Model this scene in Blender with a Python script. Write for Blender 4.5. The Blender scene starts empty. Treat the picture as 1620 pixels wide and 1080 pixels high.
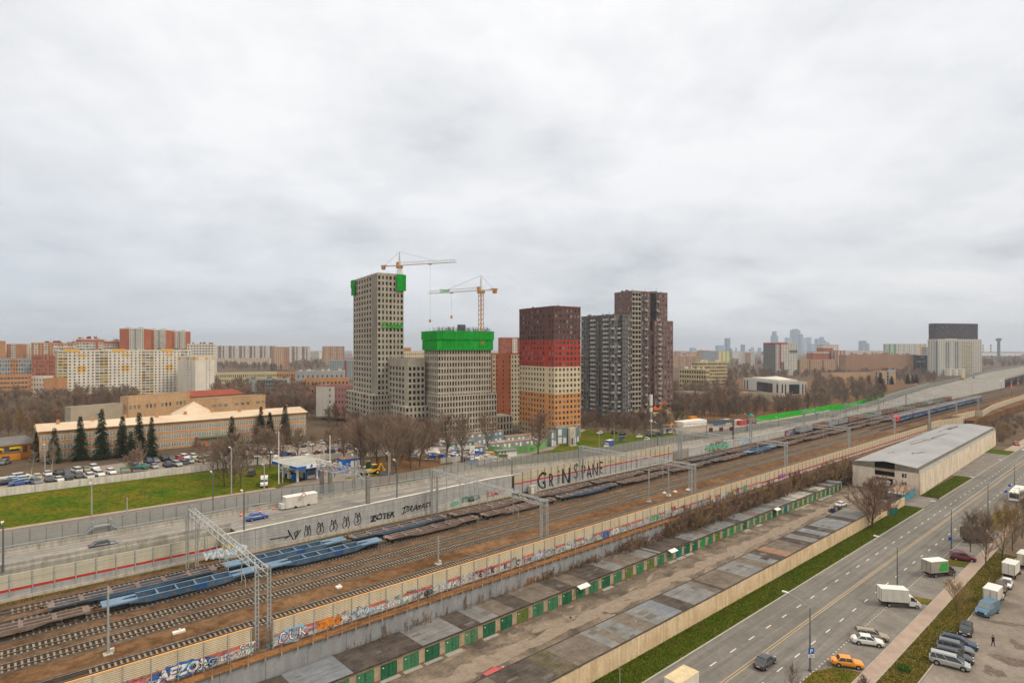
import bpy, bmesh, math, random
from mathutils import Vector, Matrix, noise as mnoise
SC = bpy.context.scene
COL = SC.collection
# ------------------------------------------------------------------ camera
F, HX, HY, H = 930.0, 810.0, 552.0, 46.0
YAW = math.atan2(1058, 930)
VW = (math.cos(YAW), math.sin(YAW)); RT = (VW[1], -VW[0])
cd = bpy.data.cameras.new('camera'); cam = bpy.data.objects.new('camera', cd); COL.objects.link(cam)
cd.sensor_width = 36; cd.lens = 36*F/1620; cd.shift_y = 12/1620
cd.clip_start = 0.5; cd.clip_end = 40000
cam.location = (0, 0, H); cam.rotation_euler = (math.pi/2, 0, YAW-math.pi/2)
SC.camera = cam
SC.view_settings.view_transform = 'Standard'; SC.view_settings.look = 'None'
SC.view_settings.gamma = 1; SC.view_settings.use_curve_mapping = False
SC.view_settings.exposure = 0.28
# ------------------------------------------------------------------ world: overcast sky over a Nishita base
SUN_EL, SUN_AZ = math.radians(48), math.radians(-60)      # azimuth measured from +X
w = bpy.data.worlds.new('World'); SC.world = w; w.use_nodes = True
nt = w.node_tree; nt.nodes.clear()
def N(nt, t, **k):
    n = nt.nodes.new(t)
    for a, b in k.items(): setattr(n, a, b)
    return n
sky = N(nt, 'ShaderNodeTexSky', sky_type='NISHITA'); sky.sun_disc = False
sky.sun_elevation = SUN_EL; sky.sun_rotation = math.pi/2-SUN_AZ
bg1 = N(nt, 'ShaderNodeBackground'); bg1.inputs[1].default_value = 0.08
nt.links.new(sky.outputs[0], bg1.inputs[0])
tc = N(nt, 'ShaderNodeTexCoord'); sep = N(nt, 'ShaderNodeSeparateXYZ'); nt.links.new(tc.outputs['Generated'], sep.inputs[0])
def math_(op, a, b=None, c=None, nt=nt):
    m = N(nt, 'ShaderNodeMath', operation=op)
    for i, v in enumerate((a, b, c)):
        if v is None: continue
        if isinstance(v, (int, float)): m.inputs[i].default_value = v
        else: nt.links.new(v, m.inputs[i])
    return m.outputs[0]
zc = math_('MAXIMUM', sep.outputs[2], 0.0)
dz = math_('ADD', zc, 0.24)
px_ = math_('DIVIDE', sep.outputs[0], dz); py_ = math_('DIVIDE', sep.outputs[1], dz)
cmb = N(nt, 'ShaderNodeCombineXYZ'); nt.links.new(px_, cmb.inputs[0]); nt.links.new(py_, cmb.inputs[1])
mp = N(nt, 'ShaderNodeMapping'); mp.inputs['Rotation'].default_value = (0, 0, YAW); mp.inputs['Location'].default_value = (3.1, 7.7, 0)
mp.vector_type = 'TEXTURE'; mp.inputs['Scale'].default_value = (0.85, 0.95, 1)
nt.links.new(cmb.outputs[0], mp.inputs[0])
def noise_(v, s, d, r, off=0.0, dist=0.0, nt=nt):
    n = N(nt, 'ShaderNodeTexNoise'); n.inputs['Scale'].default_value = s; n.inputs['Detail'].default_value = d
    n.inputs['Roughness'].default_value = r; n.inputs['Distortion'].default_value = dist
    nt.links.new(v, n.inputs['Vector']); return n.outputs[0]
n1 = noise_(mp.outputs[0], 1.05, 6, 0.52, dist=0.25)
n2 = noise_(mp.outputs[0], 3.2, 6, 0.6)
mixn = math_('ADD', math_('MULTIPLY', n1, 0.72), math_('MULTIPLY', n2, 0.28))
cr = N(nt, 'ShaderNodeValToRGB'); nt.links.new(mixn, cr.inputs[0])
E_ = cr.color_ramp.elements
E_[0].position = 0.34; E_[0].color = (0.545, 0.57, 0.605, 1)
E_[1].position = 0.58; E_[1].color = (0.85, 0.855, 0.87, 1)
e = E_.new(0.45); e.color = (0.71, 0.727, 0.75, 1)
# overcast sky: zenith about twice as bright as the horizon band
hr = N(nt, 'ShaderNodeValToRGB'); nt.links.new(sep.outputs[2], hr.inputs[0])
E_ = hr.color_ramp.elements
E_[0].position = 0.0; E_[0].color = (0.83, 0.83, 0.825, 1)
E_[1].position = 1.0; E_[1].color = (1.6, 1.56, 1.52, 1)
for p, c in ((0.06, (0.90, 0.898, 0.893)), (0.16, (0.93, 0.927, 0.922)), (0.32, (0.98, 0.977, 0.973)), (0.5, (1.04, 1.03, 1.02))):
    e = E_.new(p); e.color = (*c, 1)
mul = N(nt, 'ShaderNodeMix', data_type='RGBA', blend_type='MULTIPLY'); mul.inputs[0].default_value = 1
nt.links.new(cr.outputs[0], mul.inputs[6]); nt.links.new(hr.outputs[0], mul.inputs[7])
lf = math_('ADD', math_('MULTIPLY', sep.outputs[0], -RT[0]), math_('MULTIPLY', sep.outputs[1], -RT[1]))
az = math_('MULTIPLY', math_('MULTIPLY_ADD', lf, 0.75, 0.45), math_('MAXIMUM', math_('MULTIPLY_ADD', sep.outputs[2], -3.2, 1.0), 0.0))
azc = N(nt, 'ShaderNodeClamp'); nt.links.new(az, azc.inputs[0])
tint = N(nt, 'ShaderNodeMix', data_type='RGBA', blend_type='MULTIPLY'); nt.links.new(azc.outputs[0], tint.inputs[0])
nt.links.new(mul.outputs[2], tint.inputs[6]); tint.inputs[7].default_value = (0.76, 0.825, 0.90, 1); mul = tint
bg2 = N(nt, 'ShaderNodeBackground'); bg2.inputs[1].default_value = 1.0
nt.links.new(mul.outputs[2], bg2.inputs[0])
ms = N(nt, 'ShaderNodeMixShader'); ms.inputs[0].default_value = 0.95
nt.links.new(bg1.outputs[0], ms.inputs[1]); nt.links.new(bg2.outputs[0], ms.inputs[2])
wo = N(nt, 'ShaderNodeOutputWorld'); nt.links.new(ms.outputs[0], wo.inputs[0])
sd = bpy.data.lights.new('sun', 'SUN'); sd.energy = 1.5; sd.angle = math.radians(18); sd.color = (1, 0.89, 0.76)
sun = bpy.data.objects.new('sun', sd); COL.objects.link(sun)
sdir = Vector((math.cos(SUN_EL)*math.cos(SUN_AZ), math.cos(SUN_EL)*math.sin(SUN_AZ), math.sin(SUN_EL)))
sun.rotation_euler = sdir.to_track_quat('Z', 'Y').to_euler(); sun.location = sdir*500

# ------------------------------------------------------------------ placing helpers (ground points seen from the survey position)
def ray(x): a = (x-HX)/F; return (VW[0]+a*RT[0], VW[1]+a*RT[1])
def P(x, d): r = ray(x); return Vector((r[0]*d, r[1]*d))
def G(x, y, z=0.0): return P(x, (H-z)*F/(y-HY))
def onY(x, Y): r = ray(x); return r[0]*Y/r[1]
def lerp(a, b, t): return a+(b-a)*t
def prof(tab, x):
    if x <= tab[0][0]: return tab[0][1]
    for (a, b), (c, d) in zip(tab, tab[1:]):
        if x <= c: return lerp(b, d, (x-a)/(c-a))
    return tab[-1][1]
ZT = ((60, 9.0), (85, 7.8), (120, 5.3), (160, 3.2), (200, 2.5), (300, 2.5))
def zt(X): return prof(ZT, X)
def T(x, y):                       # ground point beyond the highway
    z = 5.0
    for _ in range(12): p = G(x, y, z); z = zt(p.x)
    return Vector((p.x, p.y, z))
def depth(p): return p[0]*VW[0]+p[1]*VW[1]
# ------------------------------------------------------------------ materials
MC = {}
def mat(name, c, r=0.85, var=0.12, s=1.0, c2=None, bump=0.0, bs=20.0, metal=0.0, streak=0.0, det=4, emit=None, spec=0.02, grime=0.0, lane=0.0):
    if name in MC: return MC[name]
    if not emit: c = (min(1, c[0]*1.07), c[1], c[2]*.87); c2 = c2 and (min(1, c2[0]*1.07), c2[1], c2[2]*.87)
    m = bpy.data.materials.new(name); MC[name] = m; m.use_nodes = True
    nt = m.node_tree; b = nt.nodes['Principled BSDF']
    b.inputs['Roughness'].default_value = r; b.inputs['Metallic'].default_value = metal
    b.inputs['Specular IOR Level'].default_value = spec
    m.diffuse_color = (*c, 1)
    if emit:
        b.inputs['Emission Color'].default_value = (*c, 1); b.inputs['Emission Strength'].default_value = emit
    g = N(nt, 'ShaderNodeNewGeometry')
    if c2 is None:
        lo = tuple(max(0, v*(1-var)) for v in c); hi = tuple(min(1, v*(1+var)) for v in c)
    else: lo, hi = c, c2
    nz = noise_(g.outputs['Position'], s, det, 0.6, nt=nt)
    cr = N(nt, 'ShaderNodeValToRGB'); nt.links.new(nz, cr.inputs[0])
    cr.color_ramp.elements[0].position = 0.34; cr.color_ramp.elements[0].color = (*lo, 1)
    cr.color_ramp.elements[1].position = 0.66; cr.color_ramp.elements[1].color = (*hi, 1)
    out = cr.outputs[0]
    if streak:
        mp = N(nt, 'ShaderNodeMapping'); mp.inputs['Scale'].default_value = (1.4, 1.4, 0.12)
        nt.links.new(g.outputs['Position'], mp.inputs[0])
        st = noise_(mp.outputs[0], 1.0, 4, 0.65, nt=nt)
        sr = N(nt, 'ShaderNodeValToRGB'); nt.links.new(st, sr.inputs[0])
        k = 1-streak
        sr.color_ramp.elements[0].position = 0.36; sr.color_ramp.elements[0].color = (k, k*0.98, k*0.95, 1)
        sr.color_ramp.elements[1].position = 0.58; sr.color_ramp.elements[1].color = (1, 1, 1, 1)
        mx = N(nt, 'ShaderNodeMix', data_type='RGBA', blend_type='MULTIPLY'); mx.inputs[0].default_value = 1
        nt.links.new(out, mx.inputs[6]); nt.links.new(sr.outputs[0], mx.inputs[7]); out = mx.outputs[2]
    if lane:
        mp = N(nt, 'ShaderNodeMapping'); mp.inputs['Scale'].default_value = (0.025, 1.3, 1)
        nt.links.new(g.outputs['Position'], mp.inputs[0]); st = noise_(mp.outputs[0], 1.0, 5, 0.6, nt=nt)
        sr = N(nt, 'ShaderNodeValToRGB'); nt.links.new(st, sr.inputs[0])
        sr.color_ramp.elements[0].position = 0.36; sr.color_ramp.elements[0].color = (1-lane,)*3+(1,)
        sr.color_ramp.elements[1].position = 0.62; sr.color_ramp.elements[1].color = (1.06, 1.05, 1.03, 1)
        mx = N(nt, 'ShaderNodeMix', data_type='RGBA', blend_type='MULTIPLY'); mx.inputs[0].default_value = 1
        nt.links.new(out, mx.inputs[6]); nt.links.new(sr.outputs[0], mx.inputs[7]); out = mx.outputs[2]
    if grime:
        fn = noise_(g.outputs['Position'], s*9, 5, 0.7, nt=nt)
        gr = N(nt, 'ShaderNodeValToRGB'); nt.links.new(fn, gr.inputs[0])
        k = 1-grime
        gr.color_ramp.elements[0].position = 0.38; gr.color_ramp.elements[0].color = (k, k, k, 1)
        gr.color_ramp.elements[1].position = 0.62; gr.color_ramp.elements[1].color = (1+grime*0.4,)*3+(1,)
        mx = N(nt, 'ShaderNodeMix', data_type='RGBA', blend_type='MULTIPLY'); mx.inputs[0].default_value = 1
        nt.links.new(out, mx.inputs[6]); nt.links.new(gr.outputs[0], mx.inputs[7]); out = mx.outputs[2]
    nt.links.new(out, b.inputs['Base Color'])
    if bump:
        bn = noise_(g.outputs['Position'], bs, 4, 0.7, nt=nt)
        bp = N(nt, 'ShaderNodeBump'); bp.inputs['Strength'].default_value = bump; bp.inputs['Distance'].default_value = 0.1
        nt.links.new(bn, bp.inputs['Height']); nt.links.new(bp.outputs[0], b.inputs['Normal'])
    return m
def paint(name, c, r=0.35, metal=0.0):
    return mat(name, c, r, 0.05, 3.0, metal=metal, spec=0.5)
GL = [mat('glass_dark', (0.035, 0.042, 0.05), 0.12, 0.4, 0.3, spec=0.6), mat('glass_mid', (0.09, 0.105, 0.12), 0.15, 0.3, 0.3, spec=0.6),
      mat('glass_pale', (0.24, 0.26, 0.27), 0.25, 0.2, 0.3, spec=0.5), mat('opening_dark', (0.022, 0.02, 0.019), 0.95, 0.3, 0.3, spec=0.0)]
# ------------------------------------------------------------------ mesh builder
class MB:
    def __init__(s): s.v = []; s.f = []; s.m = []
    def q(s, pts, m=0):
        n = len(s.v); s.v.extend([tuple(p) for p in pts]); s.f.append(tuple(range(n, n+len(pts)))); s.m.append(m)
    def box(s, x0, y0, z0, x1, y1, z1, m=0, M=None):
        n = len(s.v)
        vs = [(x0, y0, z0), (x1, y0, z0), (x1, y1, z0), (x0, y1, z0), (x0, y0, z1), (x1, y0, z1), (x1, y1, z1), (x0, y1, z1)]
        if M is not None: vs = [tuple(M @ Vector(p)) for p in vs]
        s.v.extend(vs)
        for f in ((3, 2, 1, 0), (4, 5, 6, 7), (0, 1, 5, 4), (1, 2, 6, 5), (2, 3, 7, 6), (3, 0, 4, 7)):
            s.f.append(tuple(n+i for i in f)); s.m.append(m)
    def cbox(s, cx, cy, z0, lx, ly, lz, m=0): s.box(cx-lx/2, cy-ly/2, z0, cx+lx/2, cy+ly/2, z0+lz, m)
    def tube(s, a, b, r0, r1=None, n=6, m=0, cap=True):
        r1 = r0 if r1 is None else r1
        a = Vector(a); b = Vector(b); d = (b-a)
        if d.length < 1e-6: return
        d.normalize(); u = d.orthogonal().normalized(); w_ = d.cross(u)
        k = len(s.v)
        for c, r in ((a, r0), (b, r1)):
            for i in range(n):
                t = 2*math.pi*i/n; s.v.append(tuple(c+(u*math.cos(t)+w_*math.sin(t))*r))
        for i in range(n):
            j = (i+1) % n; s.f.append((k+i, k+j, k+n+j, k+n+i)); s.m.append(m)
        if cap:
            s.f.append(tuple(k+n+i for i in range(n))); s.m.append(m); s.f.append(tuple(k+n-1-i for i in range(n))); s.m.append(m)
    def beam(s, a, b, w_, h, m=0):
        a = Vector(a); b = Vector(b); d = b-a; L = d.length
        if L < 1e-6: return
        M = Matrix.Translation(a) @ d.to_track_quat('X', 'Z').to_matrix().to_4x4()
        s.box(0, -w_/2, -h/2, L, w_/2, h/2, m, M)
    def prism(s, poly, z0, z1, m=0, mt=None):      # poly counter-clockwise in xy
        mt = m if mt is None else mt
        n = len(poly)
        s.q([(p[0], p[1], z1) for p in poly], mt)
        s.q([(p[0], p[1], z0) for p in reversed(poly)], m)
        for i in range(n):
            a = poly[i]; b = poly[(i+1) % n]
            s.q([(a[0], a[1], z0), (b[0], b[1], z0), (b[0], b[1], z1), (a[0], a[1], z1)], m)
    def mesh(s, name, mats):
        me = bpy.data.meshes.new(name); me.from_pydata(s.v, [], s.f)
        for x in (mats if isinstance(mats, (list, tuple)) else [mats]): me.materials.append(x)
        if any(s.m): me.polygons.foreach_set('material_index', s.m)
        me.update(); return me
    def build(s, name, mats, parent=None, **k):
        if not s.v: return None
        return obj(name, s.mesh(name, mats), parent, **k)
def obj(name, me, parent=None, loc=None, rz=0.0, label=None, cat=None, group=None, kind=None, smooth=None, scale=None):
    o = bpy.data.objects.new(name, me); COL.objects.link(o)
    if parent is not None: o.parent = parent
    if loc is not None: o.location = loc
    if rz: o.rotation_euler = (0, 0, rz)
    if scale is not None: o.scale = (scale,)*3 if isinstance(scale, (int, float)) else scale
    if label: o['label'] = label
    if cat: o['category'] = cat
    if group: o['group'] = group
    if kind: o['kind'] = kind
    if smooth and me:
        me.polygons.foreach_set('use_smooth', [True]*len(me.polygons))
    return o
def thing(name, label, cat, loc=(0, 0, 0), rz=0.0, group=None, scale=None):
    if len(loc) == 2: loc = (loc[0], loc[1], 0)
    return obj(name, None, None, loc, rz, label, cat, group, scale=scale)
def copy_tree(o, parent=None):
    c = o.copy(); COL.objects.link(c)
    if parent is not None: c.parent = parent
    for ch in KIDS(o): copy_tree(ch, c)
    return c
CH = {}
def KIDS(o):
    if o.name not in CH: CH[o.name] = [x for x in COL.objects if x.parent == o]
    return CH[o.name]
def place(proto, loc, rz=0.0, label=None, group=None, scale=None, cat=None):
    """first use moves the prototype itself, afterwards copies"""
    if not proto.get('used'):
        KIDS(proto)
        for k_ in KIDS(proto): KIDS(k_)
        proto['used'] = 1; o = proto
    else:
        o = copy_tree(proto)
    if len(loc) == 2: loc = (loc[0], loc[1], 0)
    o.location = loc; o.rotation_euler = (0, 0, rz)
    if scale is not None: o.scale = (scale,)*3 if isinstance(scale, (int, float)) else scale
    if label: o['label'] = label
    if group: o['group'] = group
    if cat: o['category'] = cat
    return o
def text_mesh(txt, size, ext=0.01, off=0.0, shear=0.0):
    cu = bpy.data.curves.new('t', 'FONT'); cu.body = txt; cu.size = size; cu.extrude = ext; cu.offset = off; cu.shear = shear
    cu.align_x = 'CENTER'; cu.resolution_u = 2
    o = bpy.data.objects.new('t', cu); COL.objects.link(o)
    dg = bpy.context.evaluated_depsgraph_get(); me = bpy.data.meshes.new_from_object(o.evaluated_get(dg))
    bpy.data.objects.remove(o); bpy.data.curves.remove(cu)
    return me
def lettering(name, txt, size, m, parent, loc, rot=(math.pi/2, 0, 0), ext=0.01, off=0.0, shear=0.0, wob=0.0, sx=1.0):
    off = min(off, .05*size); me = text_mesh(txt, size, ext, off, shear); W_ = size*len(txt)
    for v in me.vertices: v.co.x = max(-W_, min(W_, v.co.x)); v.co.y = max(-.4*size, min(1.2*size, v.co.y))
    me.materials.clear(); me.materials.append(m)
    if wob:
        for v in me.vertices:
            p = Vector((v.co.x*2.2/size, v.co.y*2.2/size, len(txt)))
            v.co.x += (mnoise.noise(p)-0.0)*wob; v.co.y += mnoise.noise(p+Vector((9, 5, 3)))*wob
    o = obj(name, me, parent, loc); o.rotation_euler = rot; o.scale = (sx, 1, 1)
    return o
# ================================================================== GROUND AND ROADS
def sheet(name, poly, dz, m, zf=zt, kind='structure', cuts=(60, 85, 120, 160, 200)):
    bm = bmesh.new(); vs = [bm.verts.new((p[0], p[1], 0)) for p in poly]; bm.faces.new(vs)
    for c in cuts:
        bmesh.ops.bisect_plane(bm, geom=bm.verts[:]+bm.edges[:]+bm.faces[:], plane_co=(c, 0, 0), plane_no=(1, 0, 0))
    for v in bm.verts: v.co.z = zf(v.co.x)+dz
    bmesh.ops.recalc_face_normals(bm, faces=bm.faces[:])
    if bm.faces[:] and sum(f.normal.z for f in bm.faces) < 0: bmesh.ops.reverse_faces(bm, faces=bm.faces[:])
    me = bpy.data.meshes.new(name); bm.to_mesh(me); bm.free(); me.materials.append(m)
    return obj(name, me, kind=kind)
def flat(name, x0, y0, x1, y1, z, m, kind='structure'):
    b = MB(); b.q([(x0, y0, z), (x1, y0, z), (x1, y1, z), (x0, y1, z)]); return b.build(name, m, kind=kind)
M_earth = mat('earth', (0.115, 0.082, 0.058), 0.95, s=0.05, c2=(0.17, 0.135, 0.10), grime=0.3, bump=0.3, bs=2)
M_earth_far = mat('earth_far', (0.10, 0.078, 0.062), 0.95, s=0.01, c2=(0.15, 0.11, 0.075), grime=0.25)
M_grass = mat('grass_field', (0.055, 0.115, 0.004), 0.95, s=0.13, c2=(0.15, 0.13, 0.012), grime=0.5, bump=0.5, bs=6)
M_grass2 = mat('grass_strip', (0.048, 0.10, 0.006), 0.95, s=0.3, c2=(0.11, 0.115, 0.014), grime=0.45, bump=0.6, bs=9)
M_grass3 = mat('grass_leafy', (0.09, 0.11, 0.012), 0.95, s=0.30, c2=(0.20, 0.125, 0.035), grime=0.4, bump=0.6, bs=9)
M_asph = mat('asphalt', (0.175, 0.167, 0.160), 0.85, s=0.10, c2=(0.215, 0.207, 0.20), grime=0.12, bump=0.15, bs=30, lane=.22)
M_asph2 = mat('asphalt_brown', (0.19, 0.165, 0.145), 0.9, s=0.16, c2=(0.28, 0.245, 0.215), grime=0.14, bump=0.2, bs=20)
M_asph3 = mat('asphalt_bay', (0.17, 0.16, 0.15), 0.9, s=0.3, c2=(0.25, 0.235, 0.22), grime=0.16, bump=0.2, bs=20)
M_yard = mat('yard_surface', (0.095, 0.08, 0.068), 0.92, s=0.22, c2=(0.27, 0.22, 0.175), grime=0.22, bump=0.3, bs=10)
M_lot = mat('car_park_surface', (0.24, 0.205, 0.175), 0.92, s=0.08, c2=(0.33, 0.285, 0.25), grime=0.12)
M_walk = mat('sidewalk_surface', (0.34, 0.265, 0.225), 0.9, s=0.5, c2=(0.41, 0.325, 0.275), grime=0.08)
M_conc = mat('concrete', (0.33, 0.32, 0.295), 0.9, s=0.4, c2=(0.42, 0.41, 0.385), grime=0.12, streak=0.25)
M_kerb = mat('kerb_stone', (0.36, 0.345, 0.32), 0.9, s=1.2, c2=(0.43, 0.415, 0.39), grime=0.12)
M_line = mat('marking_white', (0.62, 0.60, 0.56), 0.8, s=2, c2=(0.70, 0.68, 0.64), grime=0.2)
M_yel = mat('marking_yellow', (0.40, 0.31, 0.19), 0.8, s=2, c2=(0.48, 0.38, 0.25), grime=0.2)
M_steel = mat('galvanised_steel', (0.36, 0.385, 0.40), 0.55, 0.12, 1.0, metal=0.15)
M_steel_d = mat('dark_steel', (0.12, 0.135, 0.155), 0.55, 0.12, 1.0)
M_black = mat('black_rubber', (0.02, 0.02, 0.02), 0.8, 0.1, 5.0)
M_white = mat('white_paint', (0.74, 0.74, 0.73), 0.5, 0.04, 1.0)
flat('near_ground', -4500, -3900, 15500, 80.5, 0.0, M_earth)
xs = [-4000, 60, 85, 120, 160, 200, 300, 15500]
b = MB()
for a, c in zip(xs, xs[1:]):
    b.q([(a, 131, zt(a)), (c, 131, zt(c)), (c, 20000, zt(c)), (a, 20000, zt(a))])
b.build('far_ground', M_earth_far, kind='structure')
# ---- main road, bays, pavements (Y bands)
flat('road', -60, 34.7, 1500, 48.8, 0.02, M_asph)
flat('parking_bay', -60, 29.95, 230, 34.55, 0.012, M_asph3)
flat('sidewalk', -60, 27.85, 420, 29.85, 0.10, M_walk)
flat('grass_verge', -60, 23.85, 170, 27.8, 0.06, M_grass3)
flat('courtyard', -60, -40, 240, 23.8, 0.03, M_asph2)
flat('grass_strip', -60, 49.0, 201, 53.55, 0.12, M_grass2)
flat('driveway', 201, 49.0, 217.5, 60, 0.06, M_asph3)
flat('barn_grass', 218, 49.0, 262, 54.0, 0.12, M_grass2)
flat('barn_forecourt', 262, 49.0, 330, 59, 0.06, M_asph3)
flat('roadside_grass', 330, 49.0, 344, 57.5, 0.12, M_grass2)
flat('far_sidewalk', 344, 49.0, 640, 53.0, 0.10, M_walk)
flat('garage_alley', -60, 59.0, 216, 73.3, 0.035, M_yard)
b = MB()
b.box(-60, 48.8, 0, 201, 49.0, 0.15); b.box(217.5, 48.8, 0, 640, 49.0, 0.15)
b.box(-60, 29.85, 0, 230, 29.95, 0.13); b.box(-60, 27.75, 0, 420, 27.85, 0.12)
b.box(-60, 34.55, 0, 80, 34.7, 0.14); b.box(215, 34.55, 0, 640, 34.7, 0.14)
b.box(-60, 23.78, 0, 170, 23.9, 0.14)
b.build('kerb', M_kerb, kind='structure')
# brick-like dashed edge between road and bays
b = MB(); R = random.Random(3)
x = 80.0
while x < 215:
    b.box(x, 34.5, 0.0, x+0.62, 34.74, 0.05+R.uniform(0, .01)); x += 1.05
b.build('edge_stone', M_kerb, kind='structure')
# grass islands between the bays
for i, (a, c) in enumerate(((84.5, 93.2), (124.5, 127.8), (152.0, 156.5), (190, 214))):
    b = MB(); p = [(a, 34.5), (a+1.6, 30.05), (c+1.2, 30.05), (c-0.4, 34.5)] if i else [(60, 34.5), (60, 30.05), (92.4, 30.05), (91.0, 33.0), (87.5, 34.5)]
    b.prism(list(reversed(p)) if i else p, 0, 0.14); b.build('grass_island', M_grass3, kind='structure')
# markings
b = MB()
for Y in (45.15, 38.05):
    k = 0; x = 37.0
    while x < 700: b.box(x, Y-0.09, 0.0, x+1.75, Y+0.09, 0.026); x += 5.85
b.box(196, 42.9, 0, 700, 43.0, .026)
for k in range(9): b.box(352, 35.4+k*1.5, 0, 356, 36.1+k*1.5, 0.027)
b.build('lane_marking', M_line, kind='structure')
b = MB(); b.box(-60, 41.45, 0, 640, 41.6, 0.026); b.box(-60, 41.85, 0, 640, 42.0, 0.026)
b.build('centre_line', M_yel, kind='structure')
# long dark crack seam and worn patches
M_tar = mat('tar_seam', (0.11, 0.105, 0.10), 0.9, s=3, c2=(0.16, 0.155, 0.15))
b = MB(); x = 60.0; y0 = 46.9; R = random.Random(5)
while x < 330:
    y1 = 46.9+R.uniform(-.12, .12); b.q([(x, y0-.07, .0285), (x+4, y1-.07, .0285), (x+4, y1+.07, .0285), (x, y0+.07, .0285)]); y0 = y1; x += 4
for (X, Y, L, dy) in ((84, 36.4, 22, 1.1), (118, 39.6, 16, .5), (96, 44.0, 14, -1.2), (150, 37, 30, .6), (140, 43.6, 20, .9)):
    for k in range(8):
        a = k/8; c = (k+1)/8
        b.q([(X+L*a, Y+dy*a, .0285), (X+L*c, Y+dy*c, .0285), (X+L*c, Y+dy*c+.08, .0285), (X+L*a, Y+dy*a+.08, .0285)])
b.build('tar_seam', M_tar, kind='structure')
# dark repair patches and puddle stains in the courtyard
M_patch = mat('asphalt_patch', (0.12, 0.10, 0.088), 0.85, s=1.4, c2=(0.20, 0.165, 0.14), grime=.3)
M_patch2 = mat('asphalt_patch_pale', (0.24, 0.195, 0.16), 0.9, s=0.8, c2=(0.32, 0.265, 0.22), grime=.25)
def blob(b, cx, cy, rx, ry, z, rz=0, seed=0, n=22, m=0):
    R = random.Random(seed); pts = []
    ph = [R.uniform(0, 6.3) for _ in range(4)]
    for i in range(n):
        t = 2*math.pi*i/n; k = 1+.22*math.sin(2*t+ph[0])+.16*math.sin(3*t+ph[1])+.12*math.sin(5*t+ph[2])
        x, y = rx*k*math.cos(t), ry*k*math.sin(t)
        pts.append((cx+x*math.cos(rz)-y*math.sin(rz), cy+x*math.sin(rz)+y*math.cos(rz), z))
    b.q(pts, m)
b = MB()
for i, (x, y, rx, ry) in enumerate(((1586, 985, .9, 2.6), (1600, 1045, 1.3, 2.6), (1575, 1062, 1.5, 1.0), (1562, 1063, .7, .5), (1610, 1020, 1.5, .9))):
    p = G(x, y); blob(b, p.x, p.y, rx, ry, 0.036+i*.001, 0.5, i)
b.build('dark_patch', M_patch, kind='structure')
b = MB(); R = random.Random(11)
for i in range(150):
    x = R.uniform(24, 214); y = R.uniform(60.6, 73); blob(b, x, y, R.uniform(.5, 2.6), R.uniform(.3, 1.2), 0.040+(i % 24)*.0006, R.uniform(-.4, .4), i, m=R.randint(0, 1))
for i in range(26):
    x = 24+i*7.4; blob(b, x, 67.2, 5.2, 1.5, 0.056+(i % 4)*.001, 0, i+60, m=1)
b.build('alley_patch', [M_patch, M_patch2], kind='structure')
# ================================================================== BEYOND THE HIGHWAY
M_leafg0 = mat('leafy_soil', (.14, .075, .04), .95, s=.2, c2=(.20, .125, .07), grime=.3)
def pg(*pts): return [T(x, y) for x, y in pts]
sheet('lawn', [(-60, 160), (56, 160), (70, 168), (70, 189), (40, 195.5), (-60, 195.5)], 0.05, M_grass)
sheet('service_road', [(-60, 141.5), (330, 136), (330, 150), (150, 153), (56, 158), (-60, 158)], 0.06, M_asph)
sheet('verge_path', [(-60, 158.1), (56, 158.1), (56, 159.9), (-60, 159.9)], 0.10, M_walk)
sheet('car_park', [(-90, 196.6), (150, 196.6), (150, 226), (98, 238), (0, 222), (-90, 235)], 0.05, M_lot)
sheet('fuel_forecourt', [(57, 158.6), (88, 156.5), (126, 157), (126, 185), (100, 189), (72, 189.5), (72, 168)], 0.07, M_lot)
sheet('forecourt_grass', [(76, 160.5), (110, 159), (110, 161), (80, 163.5)], 0.12, M_grass)
sheet('tower_lawn', pg((790, 738), (830, 722), (866, 716), (905, 690), (930, 679), (1000, 688), (1075, 678), (1078, 694), (940, 713)), 0.05, M_grass)
sheet('leafy_ground', pg((600, 770), (560, 738), (560, 715), (700, 715), (720, 736), (660, 752)), 0.09, M_leafg0)
sheet('construction_yard', [(118, 176), (150, 170), (175, 178), (230, 178), (240, 215), (160, 235), (110, 235)], 0.03, M_lot)
sheet('park_ground', [G(*q, 2.5) for q in ((1062, 672), (1195, 660), (1300, 646), (1400, 622), (1460, 600), (1062, 600))], 0.04, M_leafg0)
sheet('sand_path', [(214, 153.5), (238, 152.5), (240, 159), (216, 158)], 0.10, mat('sand', (0.42, 0.33, 0.23), 0.95, s=.3, c2=(.5, .41, .3)))
sheet('far_carriageway', [(262, 137), (560, 150), (900, 190), (900, 215), (520, 172), (262, 158)], 0.06, M_asph)
sheet('side_street', [(262, 158.5), (330, 160.2), (330, 176), (262, 190)], 0.07, M_lot)
# ================================================================== RAIL BED
ZR = 5.35
M_ballast = mat('ballast', (0.14, 0.075, 0.038), 0.95, s=0.07, c2=(0.23, 0.135, 0.075), grime=0.42, bump=1.0, bs=5)
M_ballast2 = mat('ballast_grey', (0.105, 0.087, 0.072), 0.95, s=0.15, c2=(0.165, 0.14, 0.118), grime=0.42, bump=1.0, bs=5)
b = MB()
for a, c, e in ((-150, 340, 80.9), (340, 420, 82), (420, 1600, 78)):
    b.box(a, e, -0.5, c, 126.5 if a < 0 else 122.8, ZR-0.02)
b.build('rail_bed', M_ballast, kind='structure')
TRK = [90.5, 98.9, 103.55, 109.2, 114.5, 119.7]
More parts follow.
